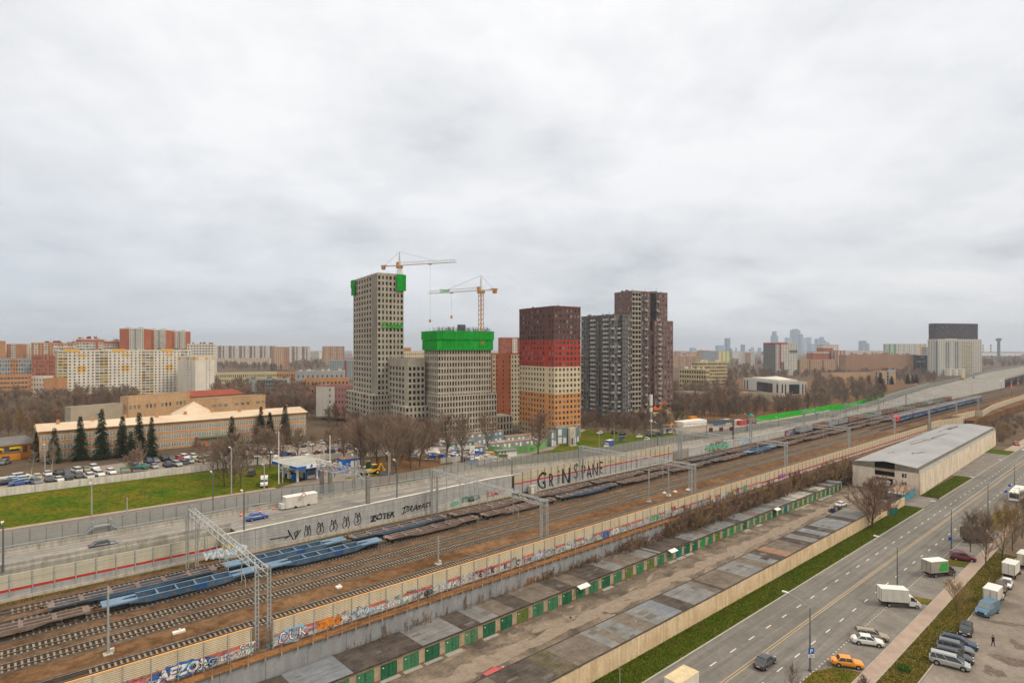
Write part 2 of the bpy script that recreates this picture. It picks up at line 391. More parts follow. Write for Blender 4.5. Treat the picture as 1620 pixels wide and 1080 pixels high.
# greyer shoulders under each track
for i, Y in enumerate(TRK):
    b = MB(); b.q([(-150, Y-1.9, ZR), (1600, Y-1.9, ZR), (1600, Y+1.9, ZR), (-150, Y+1.9, ZR)])
    b.build('track_ballast', M_ballast2, kind='structure')
M_rail = mat('rail_steel', (0.10, 0.07, 0.055), 0.5, 0.2, 2.0); M_railtop = mat('rail_head', (0.30, 0.28, 0.27), 0.3, .1, 2, metal=.6)
M_slp = mat('sleeper_concrete', (0.24, 0.20, 0.16), 0.9, s=0.9, c2=(0.36, 0.31, 0.25), grime=0.3)
M_gap = mat('oily_ballast', (0.05, 0.037, 0.03), 0.95, s=0.6, c2=(0.085, 0.065, 0.05), grime=.3, bump=.8, bs=6)
sb = MB(); sb.prism([(-.13, -1.35), (.13, -1.35), (.13, 1.35), (-.13, 1.35)], 0, .11)
SLP = sb.mesh('sleeper', M_slp)
names = ['nearest track, beside the graffiti noise barrier', 'second track from the graffiti noise barrier', 'third track, just in front of the standing flat wagons', 'track under the nearer train of flat wagons', 'track under the farther train of flat wagons', 'track at the foot of the highway wall']
for i, Y in enumerate(TRK):
    t = thing('railway_track', 'railway track on concrete sleepers, '+names[i], 'railway track', (0, Y, ZR), group='parallel railway tracks')
    for s in (-.79, .79):
        b = MB(); b.box(-150, s-.045, .10, 1600, s+.045, .27, 0); b.box(-150, s-.034, .272, 1600, s+.034, .285, 1)
        b.build('rail', [M_rail, M_railtop], t)
    if i < 3:
        b = MB(); b.q([(-150, -.73, .012), (1600, -.73, .012), (1600, .73, .012), (-150, .73, .012)]); b.build('oily_strip', M_gap, t)
    x = -8.0; n = 0; b = MB(); xn = (9, -4, -2, 200, 200, 200)[i]; lim = (150, 130, 90, 0, 0, 0)[i]
    x = xn if lim else 2.0
    while x < (330 if i < 3 else 120):
        if n < lim: obj('sleeper', SLP, t, (x, R.uniform(-.02, .02), 0.02))
        else: b.box(x-.13, -1.35, .02, x+.13, 1.35, .13)
        x += .66 if i < 3 else .7; n += 1
    b.build('sleeper', M_slp, t, kind='stuff')
# ================================================================== HIGHWAY
ZH = ((36, 9.7), (60, 10.2), (100, 10.9), (112, 10.6), (130, 9.5), (165, 8.4), (196, 8.5), (250, 7.9), (320, 7.8), (440, 8.0), (530, 10.2), (620, 12.2), (700, 12.9), (800, 15), (915, 17.2), (1200, 19), (1800, 17), (2600, 9))
def zh(x): return prof(ZH, x)
def yn(x): return 127.6 if x < 35.95 else 123.1
YF = ((40, 137), (78, 132), (170, 131), (320, 127), (380, 130), (440, 136), (620, 146), (900, 156), (2600, 185))
YE = ((40, 140.5), (81, 135.1), (194, 134.9), (237, 132), (354, 128), (380, 131), (440, 137), (620, 147), (900, 157), (2600, 187))
def yf(x): return prof(YF, x)
def ye(x): return prof(YE, x)
HXS = [-120, 0, 35.9, 36, 60, 78, 100, 112, 130, 165, 196, 237, 250, 320, 354, 380, 440, 530, 620, 700, 800, 915, 1050, 1200, 1500, 1800, 2200, 2600]
def sweep(b, xs, y0, y1, z0, z1, m=0, top=None):
    top = m if top is None else top
    for a, c in zip(xs, xs[1:]):
        p = [(a, y0(a)), (c, y0(c)), (c, y1(c)), (a, y1(a))]
        zz0 = [z0(a), z0(c), z0(c), z0(a)]; zz1 = [z1(a), z1(c), z1(c), z1(a)]
        b.q([(p[i][0], p[i][1], zz1[i]) for i in range(4)], top)
        b.q([(p[i][0], p[i][1], zz0[i]) for i in (3, 2, 1, 0)], m)
        for i, j in ((0, 1), (2, 3)):
            b.q([(p[i][0], p[i][1], zz0[i]), (p[j][0], p[j][1], zz0[j]), (p[j][0], p[j][1], zz1[j]), (p[i][0], p[i][1], zz1[i])], m)
M_hw = mat('highway_surface', (0.24, 0.23, 0.22), 0.85, s=0.10, c2=(0.32, 0.31, 0.30), grime=0.1, lane=.28)
def yn2(x): return yn(x) if x < 620 else 106+ (0 if x < 620 else 17)
b = MB()
solid = [x for x in HXS if x <= 800]
sweep(b, solid, yn, lambda x: ye(x)+.4, lambda x: 1.5, lambda x: zh(x)-.01)
b.build('highway_embankment', M_earth, kind='structure')
b = MB(); b.box(-120, 127.25, 5, 35.9, 127.55, 9.72); b.box(183.7, 122.6, 4.8, 196, 123.05, 8.42); b.build('highway_kerb_wall', M_conc, kind='structure')
b = MB(); via = [x for x in HXS if x >= 800]
sweep(b, via, yn, lambda x: ye(x)+.4, lambda x: zh(x)-1.6, lambda x: zh(x)-.01)
ob = b.build('highway_viaduct', M_conc, kind='structure')
for k in range(16):
    X = 830+k*42; b = MB(); z = zh(X)-1.6
    for Y in (128, 140, 150): b.tube((X, Y, 2), (X, Y, z-1), .9, .9, 8)
    b.box(X-.8, 125, z-1, X+.8, 153, z-.002); b.build('viaduct_pier', M_conc, ob)
b = MB()
for a, c in zip(HXS, HXS[1:]):
    b.q([(a, yn(a)+.1, zh(a)+.02), (c, yn(c)+.1, zh(c)+.02), (c, yf(c), zh(c)+.02), (a, yf(a), zh(a)+.02)])
b.build('highway', M_hw, kind='structure')
M_verge = mat('verge_litter', (0.12, 0.09, 0.05), .95, s=.4, c2=(.17, .15, .07), grime=.3)
b = MB()
for a, c in zip(HXS, HXS[1:]):
    b.q([(a, yf(a)+.5, zh(a)+.03), (c, yf(c)+.5, zh(c)+.03), (c, ye(c), zh(c)+.03), (a, ye(a), zh(a)+.03)])
b.build('highway_verge', M_verge, kind='structure')
b = MB()
X = -60.0
while X < 1100:
    for Y in ([132.2] if X < 36 else [127.3]):
        b.q([(X, Y-.08, zh(X)+.03), (X+2.4, Y-.08, zh(X+2.4)+.03), (X+2.4, Y+.08, zh(X+2.4)+.03), (X, Y+.08, zh(X)+.03)])
    X += 6.5
for off, w_ in ((0.9, .14), (-0.7, .14)):
    for a, c in zip(HXS, HXS[1:]):
        ya = (yn(a) if off > 0 else yf(a))+off; yc = (yn(c) if off > 0 else yf(c))+off
        if a == 35.9: continue
        b.q([(a, ya, zh(a)+.031), (c, yc, zh(c)+.031), (c, yc+w_, zh(c)+.031), (a, ya+w_, zh(a)+.031)])
b.build('highway_marking', M_line, kind='structure')
M_stain = mat('rusty_stain', (0.20, 0.15, 0.12), .9, s=.4, c2=(.27, .22, .18))
b = MB()
for a, c in zip(HXS[:12], HXS[1:12]):
    if a == 35.9: continue
    b.q([(a, yf(a)-1.5, zh(a)+.026), (c, yf(c)-1.5, zh(c)+.026), (c, yf(c)-1.25, zh(c)+.026), (a, yf(a)-1.25, zh(a)+.026)])
b.build('highway_stain', M_stain, kind='structure')
# concrete barriers on both sides of the ramp
for nm, lo, hi, fy, lab in (('concrete_barrier', -120, 36, lambda x: 127.5, 'long grey concrete barrier behind the beige noise wall, left ramp edge'),
                            ('concrete_barrier', -120, 900, lambda x: yf(x)+.05, 'long grey concrete barrier between ramp lanes and tall mesh fence'),
                            ):
    xs = [x for x in HXS if lo <= x <= hi and x != 36] if lo < 0 else HXS
    t = thing(nm, lab, 'barrier')
    X = lo if lo > -60 else -36; 
    while X < min(hi, 420):
        L = min(6.0, hi-X)
        b = MB(); M_ = Matrix.Translation((X, fy(X), zh(X)))
        z1 = zh(X+L)-zh(X); dy = fy(X+L)-fy(X)
        pr = ((-.26, 0), (-.22, .25), (-.1, .42), (-.09, 1.0), (.09, 1.0), (.1, .42), (.22, .25), (.26, 0))
        for (ya, za), (yb, zb) in zip(pr, pr[1:]):
            b.q([(X+.03, fy(X)+ya, zh(X)+za), (X+L-.03, fy(X)+dy+ya, zh(X)+z1+za), (X+L-.03, fy(X)+dy+yb, zh(X)+z1+zb), (X+.03, fy(X)+yb, zh(X)+zb)])
        b.q([(X+.03, fy(X)+y_, zh(X)+z_) for y_, z_ in reversed(pr)]); b.q([(X+L-.03, fy(X)+dy+y_, zh(X)+z1+z_) for y_, z_ in pr])
        b.build('barrier_block', M_conc, t); X += 6.0
# ================================================================== NOISE BARRIERS AND WALLS
R = random.Random(21)
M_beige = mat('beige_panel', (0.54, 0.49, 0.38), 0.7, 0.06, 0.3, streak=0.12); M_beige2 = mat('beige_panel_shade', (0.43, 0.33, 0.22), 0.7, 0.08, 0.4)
M_gpan = mat('grey_panel', (0.42, 0.435, 0.455), 0.7, 0.08, 0.6, streak=0.18, grime=.08)
M_gpan2 = mat('grey_panel_pale', (0.50, 0.51, 0.52), 0.7, 0.08, 0.6, streak=0.2, grime=.12)
M_red = mat('red_stripe', (0.50, 0.035, 0.03), 0.5, 0.1, 0.6); M_redf = mat('faded_red_stripe', (0.55, 0.17, 0.13), 0.7, 0.2, 0.8, grime=.25)
M_orange_trim = mat('orange_coping', (0.72, 0.38, 0.14), 0.6, 0.1, 1)
M_rust = mat('rusty_plank', (0.27, 0.125, 0.05), 0.9, s=1.2, c2=(0.42, 0.21, 0.09), grime=0.3)
M_wallgrey = mat('retaining_concrete', (0.255, 0.27, 0.30), 0.85, s=0.22, c2=(0.33, 0.345, 0.375), streak=0.14, grime=.06)
M_cbase = mat('pale_concrete', (0.47, 0.45, 0.41), 0.9, s=0.7, c2=(0.58, 0.56, 0.52), grime=0.14, streak=.25)
Z0N, Z1N, YN = 5.75, 9.25, 81.05
def ribbed(z0, z1, n, L, bands):          # corrugated panel seen from -y
    b = MB(); h = (z1-z0)/n
    for i in range(n):
        a = z0+i*h; mt = 0
        for zz, mm in bands:
            if a >= z0+zz-1e-6: mt = mm
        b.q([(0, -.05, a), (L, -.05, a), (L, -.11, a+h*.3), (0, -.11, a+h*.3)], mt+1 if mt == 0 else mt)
        b.q([(0, -.11, a+h*.3), (L, -.11, a+h*.3), (L, -.11, a+h*.78), (0, -.11, a+h*.78)], mt)
        b.q([(0, -.11, a+h*.78), (L, -.11, a+h*.78), (L, -.05, a+h), (0, -.05, a+h)], mt)
    b.box(0, -.05, z0, L, .05, z1, 1); b.box(0, -.12, z1, L, .12, z1+.06, 5)
    return b
mats6 = [M_beige, M_beige2, M_gpan2, M_redf, M_red, M_orange_trim]
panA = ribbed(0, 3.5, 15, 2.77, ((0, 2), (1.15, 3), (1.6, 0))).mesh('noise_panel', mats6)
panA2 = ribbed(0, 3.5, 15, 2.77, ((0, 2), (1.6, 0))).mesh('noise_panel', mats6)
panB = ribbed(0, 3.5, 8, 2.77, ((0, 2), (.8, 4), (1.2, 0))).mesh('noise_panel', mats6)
pb = MB(); pb.box(-.05, -.2, -.15, .05, .1, 3.55); POSTN = pb.mesh('post', M_steel)
nb = thing('noise_barrier', 'near noise barrier of corrugated beige panels with graffiti and orange coping along the rusty walkway', 'noise barrier', (0, YN, Z0N))
x = -28.8; k = 0
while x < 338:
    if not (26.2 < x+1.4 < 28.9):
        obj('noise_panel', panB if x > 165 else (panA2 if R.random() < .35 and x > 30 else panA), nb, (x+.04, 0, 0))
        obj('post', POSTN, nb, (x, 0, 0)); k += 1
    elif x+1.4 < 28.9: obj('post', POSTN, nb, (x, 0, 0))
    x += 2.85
# second run further right with offset steps
nb2 = thing('noise_barrier', 'farther beige noise barrier with red line, zigzagging beyond the long warehouse', 'noise barrier', (0, 0, 4.6))
p2 = ribbed(0, 4.2, 8, 1.0, ((0, 2), (.55, 4), (.95, 0))).mesh('noise_panel', mats6)
pts = [(358, 84), (373, 83.6), (388, 79.5), (402, 79.5), (402, 84.5), (447, 82.5), (447, 79), (500, 83), (560, 84), (640, 84)]
for a, c in zip(pts, pts[1:]):
    L = math.dist(a, c); n = max(1, round(L/4.2)); an = math.atan2(c[1]-a[1], c[0]-a[0])
    for i in range(n):
        o = obj('noise_panel', p2, nb2, (lerp(a[0], c[0], i/n), lerp(a[1], c[1], i/n), 0), an); o.scale = (L/n, 1, 1)
        obj('post', POSTN, nb2, (lerp(a[0], c[0], i/n), lerp(a[1], c[1], i/n), 0), an)
# walkway with brackets, thin handrail
wk = thing('walkway', 'rusty planked walkway with thin handrail bolted under the near graffiti noise barrier', 'walkway', (0, 80.0, 5.42))
b = MB(); x = -28
while x < 338:
    L = R.uniform(2.2, 3.4)
    b.box(x, -.25, 0, x+L-.03, .12, .05, R.randint(0, 1)); b.box(x, .15, 0, x+L-.03, .5, .05+R.uniform(0, .01), R.randint(0, 1)); b.box(x, .53, 0, x+L-.03, .85, .05, R.randint(0, 1)); x += L
b.build('plank', [M_rust, mat('rusty_plank_dark', (0.16, 0.085, 0.045), .9, s=1, c2=(.30, .16, .08), grime=.3)], wk, kind='stuff')
b = MB(); b.box(-28, -.27, -.16, 338, -.25, .04); b.build('edge_beam', M_rust, wk)
bb = MB(); bb.box(-.09, -.3, -.55, .09, .5, -.02); bb.box(-.03, -.3, 0, .03, -.25, 1.05); BR = bb.mesh('bracket', mat('tan_steel', (.36, .27, .19), .8, .2, 1))
x = -27
while x < 330:
    obj('bracket', BR, wk, (x, 0, 0)); x += 2.15 if x < 200 else 4.3
b = MB(); b.box(-28, -.29, 1.03, 338, -.26, 1.06); b.box(-28, -.29, .5, 338, -.27, .52); b.build('handrail', M_steel_d, wk)
# retaining wall in cast sections
rw = thing('retaining_wall', 'smooth grey concrete retaining wall behind the back row of garages', 'retaining wall', (0, 80.2, 0))
x = -30.0
while x < 338:
    L = 5.7; b = MB(); b.box(x, 0, 0, x+L-.05, .6, 5.36+R.uniform(-.02, .02)); b.build('wall_section', M_wallgrey, rw); x += L
# ---- far side: highway walls
def colorbar(b, x0, x1, y, bands):
    for z0, z1, m in bands: b.box(x0, y-.09, z0, x1, y+.05, z1, m)
hwA = thing('noise_barrier', 'beige noise wall with bright red stripe, left of the graffitied grey highway wall', 'noise barrier', (0, 125, 0))
pb = MB(); pb.box(-.09, -.2, .0, .09, .1, 4.35); POSTF = pb.mesh('post', M_steel)
pnl = MB(); colorbar(pnl, .1, 2.78, 0, ((0, 1.0, 2), (1.0, 1.42, 1), (1.42, 3.75, 0)))
for i in range(9): pnl.box(.1, -.1, .1+i*.42, 2.78, -.089, .115+i*.42, 3)
pnl = pnl.mesh('noise_panel', [mat('cream_panel', (0.52, 0.50, 0.42), .6, .05, .5, streak=.08), M_red, M_gpan, M_steel_d])
ft = MB(); ft.box(0, -.3, -.9, 2.86, .2, .55); FT = ft.mesh('footing', M_cbase)
x = -24.2
while x < 33:
    obj('noise_panel', pnl, hwA, (x, 0, 5.85)); obj('post', POSTF, hwA, (x, 0, 5.3)); obj('footing', FT, hwA, (x, 0, 5.3)); x += 2.88
o = obj('noise_panel', pnl, hwA, (x, 0, 5.85), -math.pi/2); o.scale = (.8, 1, 1)
obj('post', POSTF, hwA, (x, 0, 5.3)); obj('post', POSTF, hwA, (x, -2.3, 5.3)); o = obj('footing', FT, hwA, (x, 0, 5.3), -math.pi/2); o.scale = (.8, 1, 1)
XC = x
hwB = thing('highway_wall', 'grey panelled retaining wall with black tags below the highway ramp', 'retaining wall', (0, 122.4, 0))
x = XC+.05
M_cop = mat('white_coping', (0.72, 0.69, 0.62), .8, .06, 1)
while x < 107.5:
    L = 2.85; b = MB(); z = zh(x+L/2)+.25
    b.box(x+.02, 0, 5.2, x+L-.02, .35, z, 0); b.build('wall_panel', M_gpan, hwB)
    b = MB(); b.box(x, -.12, 4.6, x+L-.04, .3, 6.2+R.uniform(-.12, .12), 0); b.build('footing', M_cbase, hwB)
    x += L
b = MB()
for a, c in zip([XC, 60, 78, 100], [60, 78, 100, 108.5]):
    b.beam((a, .15, zh(a)+.33), (c, .15, zh(c)+.33), .5, .16)
b.build('coping', M_cop, hwB)
b = MB()
for i in range(9):
    for a, c in zip([XC, 60, 78, 100], [60, 78, 100, 108]):
        b.beam((a, -.004, 6.4+i*.48), (c, -.004, 6.4+i*.48+(zh(c)-zh(a))*i/9), .01, .02)
b.build('panel_groove', M_steel_d, hwB, kind='stuff')
hwC = thing('noise_barrier', 'tall beige and grey noise wall with red line and big black scrawl', 'noise barrier', (0, 122.2, 0))
def c_panel(L, top):
    b = MB(); b.box(.03, -.05, 0, L-.03, .05, (top)*.46, 2); b.box(.03, -.05, top*.46+.003, L-.03, .05, top*.53, 1); b.box(.03, -.05, top*.53+.003, L-.03, .05, top, 0); return b
cm = [M_beige, M_red, M_gpan]
def runC(pts, zb, zt_, thing_, pit=2.7):
    for (a, c, za, zc_) in pts:
        L = math.dist(a, c); n = max(1, round(L/pit)); an = math.atan2(c[1]-a[1], c[0]-a[0])
        for i in range(n):
            X = lerp(a[0], c[0], i/n); Y = lerp(a[1], c[1], i/n); h = lerp(za, zc_, (i+.5)/n)-zb
            c_panel(L/n, h).build('noise_panel', cm, thing_, loc=(X, Y, zb), rz=an)
            b = MB(); b.box(-.06, -.14, 0, .06, .1, h+.05); b.build('post', M_steel_d, thing_, loc=(X, Y, zb), rz=an)
runC([((108.3, .2), (113.4, -1.2), 10.9, 11.9), ((113.4, -1.2), (183.5, -1.2), 11.9, 11.2)], 6.0, 0, hwC)
b = MB(); b.box(113, -1.5, 4.9, 183.5, -1.0, 6.0); b.build('footing', M_cbase, hwC)
wb = thing('white_cabinet', 'small white concrete box at the left foot of the scrawled noise wall', 'box', (112.2, 119.6, ZR))
b = MB(); b.box(0, 0, 0, 2.2, 1.2, 2.3); b.box(-.05, -.05, 2.3, 2.25, 1.25, 2.42); b.build('body', M_cbase, wb); b = MB(); b.box(.3, -.03, .1, 1.1, 0, 2.0); b.build('door', M_white, wb)
hwD = thing('highway_wall', 'long grey highway wall with colourful graffiti pieces, behind the standing wagons', 'retaining wall', (0, 122.4, 0))
x = 196.0
while x < 520:
    L = 2.85 if x < 330 else 8.55; b = MB(); z = zh(x+L/2)+.35
    b.box(x+.02, 0, 4.8, x+L-.02, .35, z, 0); b.build('wall_panel', M_gpan2, hwD); x += L
b = MB()
for a, c in zip(range(520, 800, 20), range(540, 820, 20)): b.q([(a, .2, 2), (c, .2, 2), (c, .2, zh(c)+.9), (a, .2, zh(a)+.9)])
b.build('side_wall', M_gpan2, hwD)
# viaduct noise screens with posts (near and far edges)
sc = thing('glass_screen', 'grey translucent noise screen with slim posts along the rising viaduct edge', 'noise screen', (0, 0, 0))
M_mesh = mat('mesh_wire', (0.33, 0.345, 0.355), 0.6, .1, 1, metal=.1)
X = 330.0
while X < 1500:
    st = 7 if X < 900 else 20
    for side, yfun in ((0, ye),):
        b = MB(); n = st*4
        z0 = zh(X); 
        for i in range(n):
            x_ = X+i*st/n; b.box(x_, yfun(x_)-.02, zh(x_), x_+.07, yfun(x_)+.02, zh(x_)+3.0)
        for hh in (1.0, 2, 3.0): b.beam((X, yfun(X), zh(X)+hh), (X+st, yfun(X+st), zh(X+st)+hh), .06, .08)
        b.build('screen_bars', M_mesh, sc)
        b = MB(); b.box(X-.12, yfun(X)-.12, zh(X), X+.12, yfun(X)+.12, zh(X)+3.3); b.build('post', M_steel_d, sc)
    X += st
rl = thing('guard_railing', 'low steel railing on the near edge of the rising highway', 'railing', (0, 0, 0))
b = MB()
for a, c in zip(range(330, 1500, 30), range(360, 1530, 30)):
    b.beam((a, 123.3, zh(a)+1.1), (c, 123.3, zh(c)+1.1), .08, .12); b.beam((a, 123.3, zh(a)+.6), (c, 123.3, zh(c)+.6), .06, .1)
b.build('rail', M_steel, rl)
b = MB()
for a in range(330, 1500, 6): b.box(a, 123.2, zh(a), a+.12, 123.36, zh(a)+1.15)
b.build('post', M_steel, rl, kind='stuff')
# tall mesh fence on the far side of the ramp
mf = thing('mesh_fence', 'tall grey wire mesh fence on posts between highway ramp and service road', 'fence', (0, 0, 0))
b = MB(); L = 2.4
for i in range(22): b.box(i*L/22+.02, -.014, .1, i*L/22+.075, .014, 2.9)
for i in range(8): b.box(0, -.02, .15+i*.39, L, .02, .185+i*.39)
MP = b.mesh('mesh_panel', M_mesh)
b = MB(); b.box(-.07, -.08, 0, .07, .08, 3.1); PP = b.mesh('post', mat('post_grey', (.2, .215, .225), .6, .1, 1))
X = -24.0
while X < 330:
    Y = ye(X); an = math.atan2(ye(X+2.4)-Y, 2.4)
    o = obj('mesh_panel', MP, mf, (X, Y, zh(X)), an); obj('post', PP, mf, (X, Y, zh(X)), an); X += 2.4
b = MB()
for a, c in zip([-24, 0, 40, 60, 90], [0, 40, 60, 90, 108]):
    b.beam((a, ye(a)-.9, zh(a)+.75), (c, ye(c)-.9, zh(c)+.75), .28, .14); b.beam((a, ye(a)-.9, zh(a)+.3), (c, ye(c)-.9, zh(c)+.3), .16, .12)
X = -24
while X < 108: b.box(X, ye(X)-1.0, zh(X), X+.12, ye(X)-.8, zh(X)+.8); X += 3
gr = b.build('guardrail', M_steel, None); gr['label'] = 'double corrugated steel guardrail at the foot of the tall mesh fence'; gr['category'] = 'guardrail'
b = MB()
pts = [(44, 139.4), (52, 137.3), (60, 135.2), (66, 133.9), (76, 133)]
for p, q in zip(pts, pts[1:]):
    for hh in (.45, .8): b.beam((*p, zh(p[0])+hh), (*q, zh(q[0])+hh), .08, .28)
    b.box(p[0]-.06, p[1]-.06, zh(p[0]), p[0]+.06, p[1]+.06, zh(p[0])+.9)
o = b.build('guardrail', M_steel, None); o['label'] = 'curving guardrail that splits off beside the red traffic cones'; o['category'] = 'guardrail'
# ================================================================== GRAFFITI (flat print on the walls)
def gm(n, c): return mat('spray_'+n, c, 0.7, .12, 2.0)
K_, Wh, Bl, Pk, Or, Mr, Gr, Tq, Ye, Gy = gm('black', (.03, .03, .035)), gm('white', (.72, .73, .76)), gm('blue', (.05, .13, .42)), gm('pink', (.60, .16, .19)), gm('orange', (.72, .25, .02)), gm('maroon', (.24, .02, .06)), gm('green', (.10, .38, .12)), gm('turquoise', (.10, .50, .40)), gm('yellow', (.72, .50, .06)), gm('grey', (.16, .17, .18))
Pw, Br, Lb = gm('purple', (.30, .08, .33)), gm('brown', (.26, .12, .06)), gm('light_blue', (.28, .48, .66))
def stroke(b, pts, w_, y, m=0):
    """broken spray line in the xz plane"""
    for (a, c) in zip(pts, pts[1:]):
        dx, dz_ = c[0]-a[0], c[1]-a[1]; L = math.hypot(dx, dz_) or 1; nx, nz = -dz_/L*w_/2, dx/L*w_/2
        ex, ez = dx/L*w_*.4, dz_/L*w_*.4
        b.q([(a[0]-nx-ex, y, a[1]-nz-ez), (c[0]-nx+ex, y, c[1]-nz+ez), (c[0]+nx+ex, y, c[1]+nz+ez), (a[0]+nx-ex, y, a[1]+nz-ez)], m); y -= .0006
def graf(parent, X, z, size, txt, fill, edge=None, back=None, wob=.12, y=-.13, sx=1.0, shear=.1, off=.03, halo=.06):
    """a tag: back cloud, outline, fill - each flat"""
    if back:
        b = MB(); W_ = len(txt)*size*.36*sx; Rr = random.Random(len(txt)+int(X))
        pts = []
        for i in range(30):
            t = 2*math.pi*i/30; k = Rr.uniform(.82, 1.18); pts.append((X+W_*k*math.cos(t)*1.05, y, z+size*.36+size*.55*k*math.sin(t)))
        b.q(pts); b.build('graffiti', back, parent)
    if edge: lettering('graffiti', txt, size, edge, parent, (X, y-.012, z), ext=.002, off=off+halo, wob=wob, sx=sx, shear=shear)
    lettering('graffiti', txt, size, fill, parent, (X, y-.02, z), ext=.002, off=off, wob=wob, sx=sx, shear=shear)
def zl(v): return v-Z0N
def nX(x): return onY(x, 80.95)
Rg = random.Random(8)
# near barrier pieces (photo x -> metres along the wall)
def ng(xp, zc_, size, txt, *a, **k): graf(nb, nX(xp), zc_, size, txt, *a, **k)
ng(215, .25, 1.5, 'JPG', Pk, K_, None, wob=.25, off=.07)
ng(290, .35, 1.7, 'AEZOR', Wh, K_, Bl, wob=.22, off=.08)
ng(326, .45, 1.15, 'SoG', Lb, K_, Bl, wob=.15)
ng(388, .35, .75, 'KRY\u0416', Wh, K_, None, wob=.1)
ng(391, 1.2, .7, 'CCTY', Wh, K_, None, wob=.1)
ng(358, .5, .8, 'ETC', Wh, Pk, None, wob=.15)
ng(463, .3, 1.9, 'DUK', Wh, Mr, Lb, wob=.25, off=.0, halo=.10)
ng(492, .7, .8, 'mess', Pk, None, None)
ng(521, .4, 1.35, 'HAPO', Or, K_, Or, wob=.3, off=.10)
ng(548, .6, .7, 'CIRCA', Wh, Gy, None); ng(575, .5, 1.05, 'VIVA', Wh, Pk, Lb, wob=.2)
ng(612, .4, .9, 'HELCOBO', Wh, K_, None, wob=.12, sx=1.1); ng(642, .5, .8, 'TEBE', Wh, K_, None)
ng(650, 1.6, .45, 'BALKAN', Gy, None, None); ng(677, .3, 1.0, 'QO', K_, Gy, Gy, wob=.2, off=.1); ng(711, .4, 1.0, 'CREW', Wh, K_, None, wob=.1, off=.06)
for i, (t, c, w_) in enumerate((('E', K_, 1), ('K', K_, 1), ('B', K_, 1), ('C', K_, 1), ('o', K_, 1))):
    ng(760+i*19.5, .45, 1.35, t, c, None, None, wob=.1, off=.03)
ng(850, .4, 1.1, 'KPEP', Wh, Gy, Lb, wob=.2); ng(898, .3, 1.15, 'DOBRO', Wh, K_, None, wob=.1); ng(925, .4, .9, 'MEKLA', Wh, K_, None)
ng(958, .3, 1.3, 'REX', Bl, Gy, Bl, wob=.3, off=.08); ng(974, .4, 1.5, 'SOI', Wh, Mr, None, wob=.1, off=.06)
ng(1036, .5, 1.5, 'DYM', Gr, Tq, None, wob=.2); ng(1065, 1.5, 1.2, 'WiK', Mr, None, None, wob=.2); ng(1085, .5, 1.0, 'art', Pk, None, None)
ng(1110, .3, 1.5, 'OKS', Lb, Bl, Gy, wob=.3, off=.1); ng(1127, .4, 1.7, 'ME', Wh, Ye, Ye, wob=.1, off=.05)
ng(1158, .4, 1.5, 'ZUR', Ye, Mr, None, wob=.3, off=.12); ng(1167, .8, 1.4, 'A', Mr, Mr, Mr, wob=.3); ng(1178, .4, 2.0, 'I', Gr, K_, Gr, off=.2); ng(1188, .6, 1.7, 'O', Or, Pk, None, off=.12)
ng(1215, .6, 1.2, 'AS', Gy, None, None); ng(1236, .7, 1.8, 'MOLE', Pw, Mr, None, wob=.35, off=.12)
# fine scribbles and blue/orange dots
b = MB(); mm = [K_, Bl, Or, Pk, Gy, Tq]
for i in range(1150):
    X = Rg.uniform(-6, 160); z = Rg.uniform(.1, 1.7); 
    pts = [(X, z)]
    for _ in range(Rg.randint(2, 5)): pts.append((pts[-1][0]+Rg.uniform(-.3, .4), max(.05, min(1.9, pts[-1][1]+Rg.uniform(-.45, .45)))))
    stroke(b, pts, Rg.uniform(.025, .06), -.131-.0001*i, Rg.choice((0, 0, 4, 4, 1, 3, 5)))
for i in range(40):
    X = nX(745)+Rg.uniform(0, 19); z = Rg.uniform(.6, 1.6); r = Rg.uniform(.07, .17)
    b.q([(X+r*math.cos(t*.785), -.19-.0005*i, z+r*math.sin(t*.785)) for t in range(8)], Rg.choice((1, 2, 3)))
b.build('spray_scribble', mm, nb, kind='stuff')
# pieces low on the grey retaining wall
graf(rw, onY(843, 80.2), 1.9, 2.0, 'RKA', Br, Mr, None, wob=.5, y=-.03, off=.12); graf(rw, onY(867, 80.2), 2.2, 2.2, 'OM', Gy, Wh, None, wob=.5, y=-.03, off=.08)
# black tags on the grey highway wall: arrow W, crowned rings, two signatures
b = MB(); h0 = 6.4
def circ(cx, cz, rx, rz_, n=18, a0=0): return [(cx+rx*math.cos(a0+2*math.pi*i/n), cz+rz_*math.sin(a0+2*math.pi*i/n)) for i in range(n+1)]
hx = lambda x: onY(x, 122.3)
def zz(x, y): return H-(y-HY)/F*depth((hx(x), 122.3))
def SW(pts, w_=.22): stroke(b, [(hx(x), zz(x, y)) for x, y in pts], w_, -.02)
SW([(428, 853), (440, 851), (456, 848)]); SW([(456, 838), (459, 847), (451, 852)]); SW([(456, 838), (466, 856), (472, 839), (466, 843), (468, 850), (476, 838)])
for cx, cy, rx, ry in ((487, 843, 5, 7), (507, 838, 5.5, 7), (528, 834, 6, 7), (548, 829, 5.5, 7), (566, 823, 5.5, 7)):
    SW([(cx+rx*math.cos(i*.35), cy+ry*math.sin(i*.35)-.25*rx*math.cos(i*.35)) for i in range(19)], .16); SW([(cx-4, cy-6), (cx-3, cy-12), (cx, cy-8), (cx+3, cy-12), (cx+4, cy-6)], .2); SW([(cx, cy-5), (cx+1, cy+1), (cx-1, cy+3)], .3)
SW([(566, 836), (573, 850)], .2)
b.build('graffiti', K_, hwB)
graf(hwB, hx(606), 6.55, 1.9, 'ZOTEK', K_, None, None, y=-.03, wob=.6, off=.05); graf(hwB, hx(660), 7.05, 1.8, 'TERABAST', K_, None, None, y=-.03, wob=.6, off=.04)
SWb = MB()
